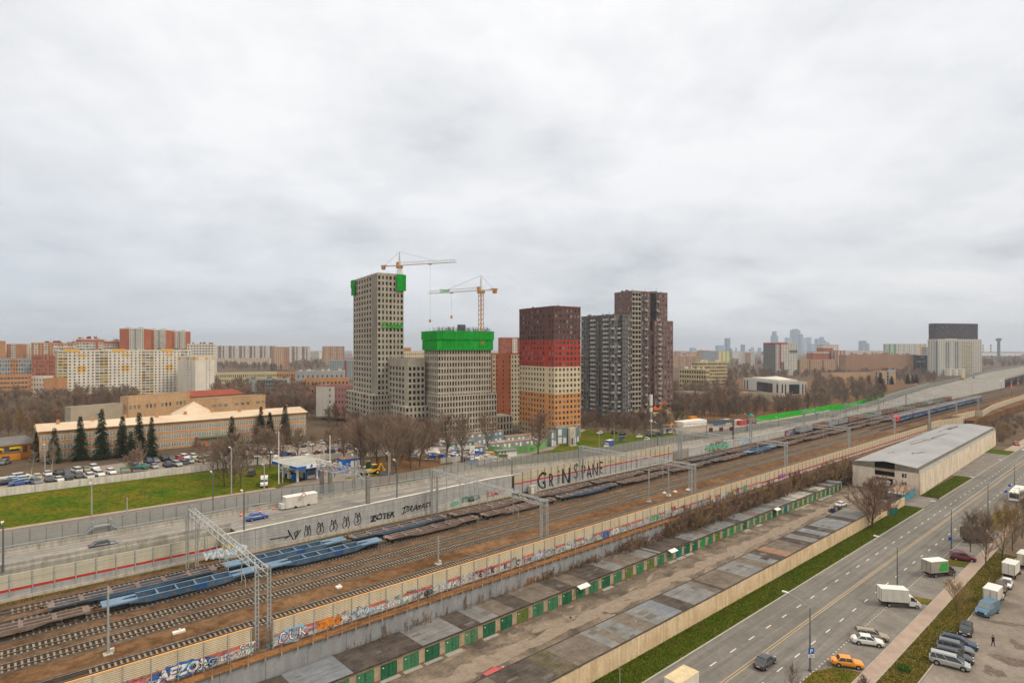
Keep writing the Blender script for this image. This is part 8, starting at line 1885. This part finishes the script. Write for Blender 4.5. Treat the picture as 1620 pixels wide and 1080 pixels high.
def spruce_proto(seed, h=13):
    R = random.Random(seed); t = thing('spruce_tree', '', 'tree'); tb = MB(); tb.tube((0, 0, 0), (0, 0, h), .22, .03, 6); tb.build('trunk', M_bark, t); cb = MB()
    nw = 46
    for i in range(nw):
        f = i/nw; z = h*(.07+.92*f); rad = 2.9*(1-f)**.85*(.8+.35*R.random())+.12; nbr = 13 if f < .7 else 8
        for k in range(nbr):
            a = R.uniform(0, 6.28); r = rad*R.uniform(.7, 1.15); dx, dy = math.cos(a), math.sin(a); dro = r*R.uniform(.25, .5)
            tip = Vector((dx*r, dy*r, z-dro)); base = Vector((dx*.1, dy*.1, z)); nn = max(3, int(r/.30))
            for j in range(nn):
                u = (j+.5)/nn; c = base.lerp(tip, u)+Vector((0, 0, .12*math.sin(u*3.1)*r*.4)); wd = .62*(1-u*.5)*R.uniform(.7, 1.3)
                for s in (-1, 1):
                    e = c+Vector((dx*.28-dy*s*wd, dy*.28+dx*s*wd, -R.uniform(.05, .28))); cb.q([c, c+Vector((dx*.42, dy*.42, -.08)), e])
    cb.build('crown', M_spr, t); return t
spr = [spruce_proto(800), spruce_proto(801)]
RT_ = random.Random(900); ntree = [0]
HB = {}
def put(proto, X, Y, z, h, lab, grp=None, sx=1.0, base=None):
    hb = HB.setdefault(proto.name, base or 12.0); s = h/hb; o = place(proto, (X, Y, z-.05), RT_.uniform(0, 6.28), lab, grp, (s*sx, s*sx, s)); ntree[0] += 1; return o
for p_, b_ in [(x, 14.) for x in big+birch]+[(x, 12.) for x in mid_]+[(x, 4.) for x in small+shr]+[(x, 8.5) for x in nearb+[vase]]+[(x, 13.) for x in spr]: HB[p_.name] = b_
def tpx(proto, x, yb, yt, lab, grp=None, sx=1.0, far=True, z=None):
    p = T(x, yb) if far else G(x, yb, z or 0); zz_ = p.z if far else (z or 0); d = depth(p); put(proto, p.x, p.y, zz_, (yb-yt)/F*d, lab, grp, sx)
# individually recognisable trees
tpx(big[0], 706.5, 731, 640, 'left of the two big dark bare trees before the screened concrete tower', sx=.9); tpx(big[1], 731, 734, 648, 'right of the two big dark bare trees, beside the price pylon', sx=.9)
tpx(big[3], 771, 712, 645, 'bare tree behind the green hoarding under the green screened tower', sx=.8); tpx(big[2], 851, 717, 640, 'broad bare tree on the tower lawn in front of the banded tower', sx=1.0)
tpx(birch[0], 972, 693, 632, 'white barked birch at the tower lawn edge before the charcoal tower'); tpx(birch[1], 1210-143, 700, 655, 'slim bare tree by the sandy path before the gantry')
for i, (x, yb, yt, pr) in enumerate(((370, 765, 665, 0), (345, 742, 690, 2), (392, 745, 672, 1), (408, 735, 660, 3), (427, 740, 668, 0), (446, 728, 665, 2), (355, 770, 700, 1), (322, 735, 690, 2), (337, 748, 700, 3), (380, 772, 690, 2), (360, 755, 680, 1), (471, 722, 672, 1), (495, 724, 680, 3), (520, 722, 672, 0), (545, 728, 668, 2), (570, 735, 655, 1), (597, 742, 648, 0), (628, 748, 650, 3), (650, 742, 655, 2), (612, 730, 640, 1), (585, 722, 640, 3), (636, 726, 645, 0), (560, 712, 655, 2), (664, 738, 668, 3), (678, 728, 672, 1), (600, 716, 650, 2))):
    side = 'left of the fuel station' if x < 440 else 'behind the fuel station' if x < 560 else 'right of the blue kiosk'
    tpx(big[pr] if i % 3 else mid_[pr], x, yb, yt, 'bare brown tree %s, %s one' % (side, ordinal(i+1)), 'bare trees around the fuel station')
tpx(vase, 209, 747, 707, 'round twiggy bare tree beside the small green canopy'); tpx(birch[0], 50, 752, 700, 'pale leaning birch at the car park corner', sx=1.4); tpx(birch[1], 82, 750, 690, 'tall pale bare poplar between two spruces', sx=1.1)
tpx(birch[1], 226, 737, 682, 'thin white birch before the spruce clump'); tpx(mid_[4], 108, 655, 608, 'narrow yellow green poplar before the white slab', sx=.35); tpx(small[0], 331, 732, 708, 'little round tree at the right end of the front car row')
for i, (x, yb, yt) in enumerate(((57, 730, 681), (86, 732, 675), (127, 728, 656), (161, 726, 644), (194, 722, 656), (220, 722, 650), (240, 724, 657), (207, 728, 680), (367, 720, 656), (413, 700, 641), (427, 700, 650), (451, 702, 638))):
    tpx(spr[i % 2], x, yb, yt, '%s dark green spruce from the left, in front of the orange factory' % ordinal(i+1), 'spruces in front of the factory', sx=(.75, .95, .85)[i % 3])
for i, (x, yb, yt) in enumerate(((1411, 608, 594), (1436, 607, 590), (1450, 606, 592), (1393, 618, 588), (1444, 606, 592))): tpx(spr[i % 2], x, yb, yt, 'dark spruce on the far right park edge, %s from the left' % ordinal(i+1), 'distant spruces at right', sx=1.2)
# near side trees
nr_ = [(nearb[0], 1560, 896, 800, 'spreading bare tree at the sidewalk right of the brown truck'), (nearb[1], 1535, 872, 798, 'bare tree leaning over the sidewalk by the dark red crossover'), (nearb[2], 1585, 885, 780, 'bushy bare tree at the right edge beside the truck row'), (nearb[1], 1602, 870, 785, 'bare tree at the right edge behind the truck row'), (nearb[0], 1617, 850, 770, 'rightmost bare tree cut by the photo edge'), (nearb[2], 1514, 971, 905, 'thin bare sapling tree on the verge right of the white box truck'), (nearb[1], 1252, 1100, 1040, 'bare young tree at the bottom edge by the parking sign'), (nearb[0], 1636, 960, 880, 'bare branches reaching in at the right edge above the walking person'), (nearb[0], 1361, 1110, 1062, 'twiggy young tree top at the bottom edge below the orange sedan')]
for pr, x, yb, yt, lab in nr_: tpx(pr, x, yb, yt, lab, None, .85, False, .1)
tpx(vase, 1380, 832, 745, 'reddish bare tree beside the warehouse yard and beige wall end', None, 1.1, False, .1)
# saplings on the lawn
for i in range(46):
    x = RT_.uniform(0, 400); y = RT_.uniform(772, 815)-.06*x; p = T(x, y)
    if p.y < 163 or p.y > 195: continue
    put(small[i % 2], p.x, p.y, p.z, RT_.uniform(3.0, 4.6), 'thin reddish sapling planted on the lawn below the white wall', 'saplings on the lawn', .6)
# belts of bare trees: individuals, grouped by place
def belt(n, xr, yr, hr, protos, lab, grp, seed, slope=0.0, ok=None, hmul=1.0, sx=1.0):
    R = random.Random(seed)
    for i in range(n):
        x = R.uniform(*xr); y = R.uniform(*yr)+slope*(x-xr[0]); p = T(x, y)
        if 1166 < x < 1288 and 598 < y < 646: continue
        put(R.choice(protos), p.x, p.y, p.z, R.uniform(*hr)*hmul, lab, grp, sx)
belt(26, (0, 98), (640, 700), (9, 13), mid_, 'bare brown tree in the grove behind the orange repair garage', 'grove behind the repair garage', 1)
belt(22, (95, 215), (625, 650), (9, 13), mid_, 'bare brown tree at the foot of the long white slab', 'trees at the foot of the white slab', 2)
belt(30, (385, 500), (640, 662), (10, 14), mid_, 'bare brown tree in the grove behind the factory roof', 'grove behind the factory', 3)
belt(10, (498, 556), (655, 680), (11, 15), mid_, 'bare tree before the white and pink block', 'trees before the white and pink block', 4)
belt(34, (915, 1056), (664, 690), (7, 11), [mid_[1], mid_[2], mid_[0], mid_[3]], 'low bare tree in the thicket before the charcoal and brown towers', 'thicket before the towers', 5, sx=1.15)
belt(16, (560, 690), (715, 748), (11, 16), mid_+big[:2], 'bare tree in the brown grove before the concrete towers', 'grove before the concrete towers', 9)
belt(6, (862, 918), (680, 694), (7, 10), mid_, 'small bare tree at the foot of the banded tower', 'trees at the foot of the banded tower', 6)
belt(95, (1064, 1290), (630, 666), (11, 15), mid_+[big[0], big[2]], 'bare brown tree in the park behind the bright green hoarding', 'park trees behind the green hoarding', 7, slope=-.035)
belt(60, (1270, 1400), (606, 630), (11, 15), mid_, 'bare brown tree in the park right of the white stone hall', 'park trees right of the white hall', 8, slope=-.06)
# far woods that read as one mass: joined low detail crowns
import numpy as np
LOW = []
for i in range(5):
    tb, cb = bare_tree(950+i, h=10, spread=(.6, .7, .5, .62, .55)[i], trunk_frac=.12, r0=.16, twn=3, tw=.10, levels=4)
    V = np.array(tb.v+cb.v, dtype=np.float32); n0 = len(tb.v); fs = tb.f+[tuple(k+n0 for k in f) for f in cb.f]; mi = [2]*len(tb.f)+[0]*len(cb.f)
    LOW.append((V, np.array([k for f in fs for k in f], dtype=np.int32), np.array([len(f) for f in fs], dtype=np.int32), np.array(mi, dtype=np.int32)))
def wood(name, lab, n, xr, yr, hr, seed, slope=0, z=2.5, m=0, w=1.0):
    R = random.Random(seed); Vs, Ls, Cs, Ms = [], [], [], []; off = 0
    for i in range(n):
        x = R.uniform(*xr); y = R.uniform(*yr)+slope*(x-xr[0])
        if 1166 < x < 1288 and 598 < y < 646: continue
        p = G(x, y, z); zz_ = z if w != 1.01 else zt(p.x); h = R.uniform(*hr)/10; a = R.uniform(0, 6.28); V, L_, C_l, M_l = LOW[R.randint(0, 4)]
        c, s_ = math.cos(a)*h, math.sin(a)*h; W_ = np.empty_like(V); W_[:, 0] = p.x+(V[:, 0]*c-V[:, 1]*s_)*1.15; W_[:, 1] = p.y+(V[:, 0]*s_+V[:, 1]*c)*1.15; W_[:, 2] = zz_-.3+V[:, 2]*h
        Vs.append(W_); Ls.append(L_+off); Cs.append(C_l); k = R.randint(0, 1); Ms.append(np.where(M_l == 0, k, M_l)); off += len(V)
    V = np.concatenate(Vs); L_ = np.concatenate(Ls); C_ = np.concatenate(Cs); M_ = np.concatenate(Ms); me = bpy.data.meshes.new(name)
    me.vertices.add(len(V)); me.vertices.foreach_set('co', V.ravel()); me.loops.add(len(L_)); me.loops.foreach_set('vertex_index', L_); me.polygons.add(len(C_))
    me.polygons.foreach_set('loop_start', np.concatenate(([0], np.cumsum(C_)[:-1])).astype(np.int32)); me.polygons.foreach_set('material_index', M_)
    for x in (M_twig[0], M_twig[1] if m == 0 else M_twig[2], M_bark): me.materials.append(x)
    me.update(calc_edges=True); return obj(name, me, kind='stuff', label=lab, cat='wood')
wood('distant_wood', 'dense brown wood on the left horizon below the striped slab', 150, (338, 520), (573, 586), (12, 17), 11, z=4)
wood('distant_wood', 'brown wood between the cream offices and the slate tower', 130, (1105, 1215), (578, 604), (9, 13), 12)
wood('distant_wood', 'brown wood at the foot of the tan and brown slabs at right', 210, (1205, 1480), (588, 606), (10, 14), 13)
wood('distant_wood', 'brown wood on the far right horizon beyond the hotel', 170, (1553, 1700), (566, 580), (12, 18), 14)
wood('distant_wood', 'far bare wood along the horizon right of the tall towers', 60, (1100, 1216), (568, 578), (10, 15), 15)
wood('tree_belt', 'dense understorey of bare trees in the park behind the green hoarding', 290, (1062, 1400), (612, 667), (10, 14), 16, slope=-.075, m=1)
wood('tree_belt', 'dense bare grove behind the repair garage and factory', 110, (-20, 110), (618, 680), (8, 12), 17, z=9, m=1)
wood('tree_belt', 'bare grove between the white slab and the factory wings', 70, (90, 220), (622, 648), (7, 10), 27, z=9, m=1)
wood('tree_belt', 'dense bare grove before the cream school building', 130, (335, 500), (610, 655), (9, 13), 18, z=8)
wood('tree_belt', 'low bare thicket between towers and far railway', 90, (555, 690), (676, 712), (8, 13), 19, z=5, w=1.01)
wood('tree_belt', 'low bare thicket at the foot of the charcoal tower', 60, (918, 1058), (658, 678), (6, 9), 20, z=2.5)
# scrub along the near retaining wall and behind the back garages
RSH = random.Random(31); ns = 0
for i in range(235):
    X = 76+ (RSH.random()**.85)*161; Y = RSH.uniform(79.6, 79.9) if X < 120 else RSH.uniform(76.5 if X > 213 else 79.5, 79.95)
    h = RSH.uniform(1.8, 3.4)*(.9 if X < 95 else 1.2 if X < 118 else 1.75) ; 
    put(shr[RSH.randint(0, 2)], X, Y, (2.4 if Y < 79.4 and X < 213 else .5), h*1.35, 'brown leafless shrub crowding the grey wall behind the back garages', 'scrub behind the back garages', 1.3)
for i in range(44):
    X = 40+i*1.25+RSH.uniform(-.5, .5); put(small[i % 2] if i % 3 else shr[1], X, 79.9, .3, RSH.uniform(3.2, 5.0), 'thin leafless saplings growing against the smooth grey wall', 'saplings against the grey wall', .8)
for i in range(60):
    p = G(RSH.uniform(1530, 1640), RSH.uniform(655, 700), 1.0); 
    if p.y > 79 or p.y < 58: continue
    put(shr[i % 3], p.x, p.y, 0, RSH.uniform(3, 6), 'brown shrub on the waste ground beyond the warehouse', 'shrubs beyond the warehouse', 1.4)
for i in range(10): put(nearb[i % 3], 372+RSH.uniform(0, 120), RSH.uniform(60, 74), 0, RSH.uniform(6, 9), 'bare tree on the waste ground beyond the warehouse', 'bare trees beyond the warehouse')
for x, y, h in ((1430, 1060, 1.6),):
    p = G(x, y); t = thing('evergreen_bush', 'small round green bush on the leafy verge at the bottom', 'bush', (p.x, p.y, .05)); b = MB(); R = random.Random(3)
    for k in range(900): v = Vector((R.gauss(0, 1), R.gauss(0, 1), abs(R.gauss(0, 1)))).normalized()*R.uniform(.5, .95); s = Vector((R.gauss(0, 1), R.gauss(0, 1), R.gauss(0, 1))).normalized()*.09; b.q([v-s, v+s, v+v.cross(s).normalized()*.14])
    b.build('foliage', M_leafg, t)
# grass tufts and leaf litter close to the camera
def tufts(name, lab, n, x0, x1, y0, y1, z, ms, seed, hh=(.06, .2), zf=None):
    R = random.Random(seed); b = MB()
    for i in range(n):
        x = x0+(x1-x0)*R.random()**1.3; y = R.uniform(y0, y1); zz_ = (zf(x)+.05 if zf else z); m = R.randint(0, len(ms)-1)
        for k in range(3):
            a = R.uniform(0, 6.28); l = R.uniform(*hh); s = .035; b.q([(x-s*math.sin(a), y+s*math.cos(a), zz_), (x+s*math.sin(a), y-s*math.cos(a), zz_), (x+math.cos(a)*l*.8, y+math.sin(a)*l*.8, zz_+l)], m)
    o = b.build(name, ms); o['kind'] = 'stuff'; o['label'] = lab; o['category'] = 'grass'
gA = [mat('blade_green', (.06, .115, .008), .9, .2, 1), mat('blade_dark', (.035, .07, .008), .9, .2, 1), mat('blade_yellow', (.16, .155, .02), .9, .2, 1)]
lit = [mat('leaf_litter', (.26, .15, .06), .9, .2, 1), mat('leaf_litter_pale', (.38, .27, .13), .9, .2, 1)]
tufts('grass', 'short lush grass on the strip below the beige garage wall', 30000, 56, 201, 49.1, 53.5, .12, gA, 1)
tufts('grass', 'grass with fallen leaves on the verge between sidewalk and courtyard', 22000, 76, 170, 24, 27.7, .06, gA+[lit[0]], 2)
tufts('grass', 'grass strip in front of the warehouse side wall', 5000, 218, 262, 49.1, 53.9, .12, gA, 3)
tufts('grass', 'grass on the small islands between the parking bays', 2500, 70, 92, 30.2, 34.3, .14, gA+[lit[0]], 4)
def litter(n, x0, x1, y0, y1, z, seed, lab):
    R = random.Random(seed); b = MB()
    for i in range(n):
        x = R.uniform(x0, x1); y = R.uniform(y0, y1); a = R.uniform(0, 6.3); r = R.uniform(.04, .11); b.q([(x+r*math.cos(a+k*1.57), y+r*math.sin(a+k*1.57)*.7, z+.02+.015*(k % 2)) for k in range(4)], R.randint(0, 1))
    o = b.build('fallen_leaves', lit); o['kind'] = 'stuff'; o['label'] = lab; o['category'] = 'leaves'
litter(3500, 76, 170, 23.9, 27.7, .1, 5, 'fallen leaves scattered over the leafy verge'); litter(900, 56, 201, 49.1, 53.4, .15, 6, 'fallen leaves on the grass below the beige wall'); litter(1800, 30, 214, 60.8, 73, .07, 7, 'leaves and litter along the garage alley')
# weeds along rail walls
R = random.Random(12); b = MB()
for i in range(5200):
    x = R.uniform(-10, 190); Y = 121.6 if 36 < x < 196 else 124.0; y = Y-abs(R.gauss(0, .5))-.3; a = R.uniform(0, 6.3); l = R.uniform(.15, .45); b.q([(x-.05, y, ZR), (x+.05, y, ZR), (x+math.cos(a)*l, y+math.sin(a)*l*.4, ZR+l)], R.randint(0, 2))
o = b.build('weeds', [gA[0], gA[2], mat('dry_weed', (.24, .18, .08), .9, .2, 1)]); o['kind'] = 'stuff'; o['label'] = 'weeds along the foot of the highway wall'; o['category'] = 'weeds'
b = MB()
for i in range(3000):
    x = R.uniform(-10, 330); y = R.choice((R.uniform(80.7, 82), R.uniform(92.6, 96.5), R.uniform(101, 107))); a = R.uniform(0, 6.3); l = R.uniform(.08, .22); b.q([(x-.05, y, ZR), (x+.05, y, ZR), (x+math.cos(a)*l, y+math.sin(a)*l*.4, ZR+l)], R.randint(0, 2))
o = b.build('weeds', [lit[0], MC['dry_weed'], mat('pebble', (.26, .2, .15), .9, .2, 1)]); o['kind'] = 'stuff'; o['label'] = 'sparse dry weeds and pebbles between the tracks'; o['category'] = 'weeds'
# ================================================================== FAR SKYLINE
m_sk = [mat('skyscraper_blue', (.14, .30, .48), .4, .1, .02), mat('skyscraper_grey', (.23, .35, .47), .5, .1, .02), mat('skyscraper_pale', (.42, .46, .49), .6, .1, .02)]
RK = random.Random(55)
def skyt(x0, x1, top, d, mi, lab, step=None, name='skyscraper'):
    p = P((x0+x1)/2, d); w_ = (x1-x0)/F*d; h = H-(top-HY)/F*d; t = thing(name, lab, 'skyscraper', (p.x, p.y, 0), YAW-math.pi/2+.35); w_ = w_/1.28
    b = MB(); g = MB(); parts = step or [(1, 1)]
    z = 0
    for (fh, fw) in parts:
        z1 = h*fh; b.box(-w_/2*fw, -w_*.4*fw, z, w_/2*fw, w_*.4*fw, z1); n = max(2, int((z1-z)/max(14, h/14)))
        for i in range(n):
            zz_ = lerp(z, z1, (i+.35)/n); g.box(-w_/2*fw-.4, -w_*.4*fw-.4, zz_, w_/2*fw+.4, w_*.4*fw+.4, zz_+(z1-z)/n*.45)
        z = z1
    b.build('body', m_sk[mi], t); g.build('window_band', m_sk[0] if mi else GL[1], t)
S = [(1219.5, 1230.5, 524, 6500, 0, 'stepped bluish tower, leftmost of the main distant cluster', [(.8, 1), (1, .6)]), (1242, 1252, 534, 6300, 1, 'low pale tower left of the tallest distant cluster tower', None), (1250.5, 1265.5, 520.5, 6800, 0, 'tallest and broadest tower of the distant cluster', [(.95, 1), (1, .7)]), (1263, 1270, 528.5, 6400, 0, 'slim tower touching the right side of the tallest distant one', None), (1271, 1275, 534, 7200, 2, 'very slim faint tower right of the tallest distant one', None), (1276, 1283.5, 533.5, 6900, 1, 'medium pale tower in the middle right of the distant cluster', None), (1279, 1289, 544, 6000, 1, 'low broad tower at the foot of the distant cluster', None), (1289, 1297, 536, 6400, 0, 'twin tower, left one at the right end of the cluster', None), (1294, 1306, 533, 6700, 0, 'twin tower, right one at the right end of the cluster', [(.8, 1), (1, .55)]), (1306, 1312, 541, 6600, 1, 'last low tower at the right end of the cluster', None),
 (1146.5, 1155, 535, 5200, 0, 'dark slim tower standing alone left of the cluster'), (1132, 1145, 546, 5400, 1, 'pale block left of the lone dark slim tower'), (1172, 1178.5, 545, 5000, 0, 'short dark slab tower between horizon blocks'), (1154, 1158, 551, 4600, 0, 'small dark tower right of the lone slim tower'), (1163.5, 1165.5, 550, 5600, 0, 'needle thin dark tower on the horizon'), (1185, 1190, 552, 4900, 1, 'small pale tower on the horizon, middle'), (1199, 1204, 550, 5100, 1, 'faint tower left of the slate and white block'), (1188, 1193, 549, 6100, 2, 'faint thin tower right of the small pale one'), (1091, 1101, 550, 5600, 1, 'faint grey block above the salmon block'), (1107, 1112, 553, 5600, 2, 'faint thin block on the left horizon'),
 (1359, 1370, 539, 5600, 0, 'blue glass block with curved look above brown slabs'), (1369, 1375, 543, 5500, 0, 'lower neighbour of the blue glass block'), (671, 678, 552, 5000, 1, 'faint tower in the gap right of the concrete towers')]
for a in S: skyt(*a[:6], a[6] if len(a) > 6 else None)
# low distant city: many blocks each its own object
for i in range(86):
    if i < 46: x = RK.uniform(1062, 1216)
    elif i < 60: x = RK.uniform(1262, 1402)
    elif i < 72: x = RK.uniform(490, 556)
    else: x = RK.uniform(640, 672) if i % 2 else RK.uniform(1552, 1640)
    d = RK.uniform(1400, 4200); top = RK.uniform(554, 562) if x < 1500 else RK.uniform(559, 564); w_ = RK.uniform(14, 60)*d/2500; p = P(x, d); h = H-(top-HY)/F*d
    t = thing('distant_building', 'hazy low block on the horizon, one of the far city blocks', 'building', (p.x, p.y, 2), YAW-math.pi/2+RK.uniform(-.6, .6), 'far city blocks on the horizon')
    b = MB(); b.box(-w_/2, -8, 0, w_/2, 8, h-2); b.build('wall', RK.choice([m_wht, m_tan, m_gry, m_cream, m_or, m_red]), t); g = MB(); n = max(2, int(h/6))
    for k in range(n): g.box(-w_/2+1, -8.25, (h-2)*(k+.3)/n, w_/2-1, 8.25, (h-2)*(k+.65)/n)
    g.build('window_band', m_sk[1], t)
# mast and stadium on the right horizon
p = P(1580, 2600); t = thing('tower_mast', 'tall dark slender mast on the right horizon', 'mast', (p.x, p.y, 0)); h = H-(535-HY)/F*2600; b = MB(); b.box(-5, -5, 0, 5, 5, h*.93); b.box(-9, -9, h*.88, 9, 9, h); b.build('shaft', MC['clad_charcoal'], t)
for i, x in enumerate((1555, 1567.5)):
    p = P(x, 3400); h = H-(545-HY)/F*3400; t = thing('chimney_stack', ['left', 'right'][i]+' faint red and white striped chimney on the right horizon', 'chimney', (p.x, p.y, 0))
    b = MB(); [b.tube((0, 0, h*k/8), (0, 0, h*(k+1)/8-.01), 4, 3.6, 8, k % 2) for k in range(8)]; b.build('shaft', [m_wht, m_red], t)
p = P(1600, 3000); t = thing('stadium', 'long white low stadium roof on the right horizon', 'stadium', (p.x, p.y, 0), YAW-math.pi/2); b = MB(); b.box(-190, -60, 0, 260, 60, 12); b.box(-200, -70, 12, 270, 70, 20, 1); b.build('roof', [m_gry, M_white], t)
# ================================================================== HAZE
hz = MB(); hz.box(-5000, -4000, -3.5, 16000, 20500, 330); hm = bpy.data.materials.new('haze_air'); hm.use_nodes = True; nt = hm.node_tree; nt.nodes.clear()
pv = N(nt, 'ShaderNodeVolumePrincipled'); pv.inputs['Color'].default_value = (.86, .91, .97, 1); pv.inputs['Density'].default_value = 0.00011; pv.inputs['Anisotropy'].default_value = 0.1
ou = N(nt, 'ShaderNodeOutputMaterial'); nt.links.new(pv.outputs[0], ou.inputs['Volume'])
o = hz.build('haze', hm); o['kind'] = 'stuff'; o.display_type = 'WIRE'
for o in bpy.data.objects:
    if 'used' in o: del o['used']
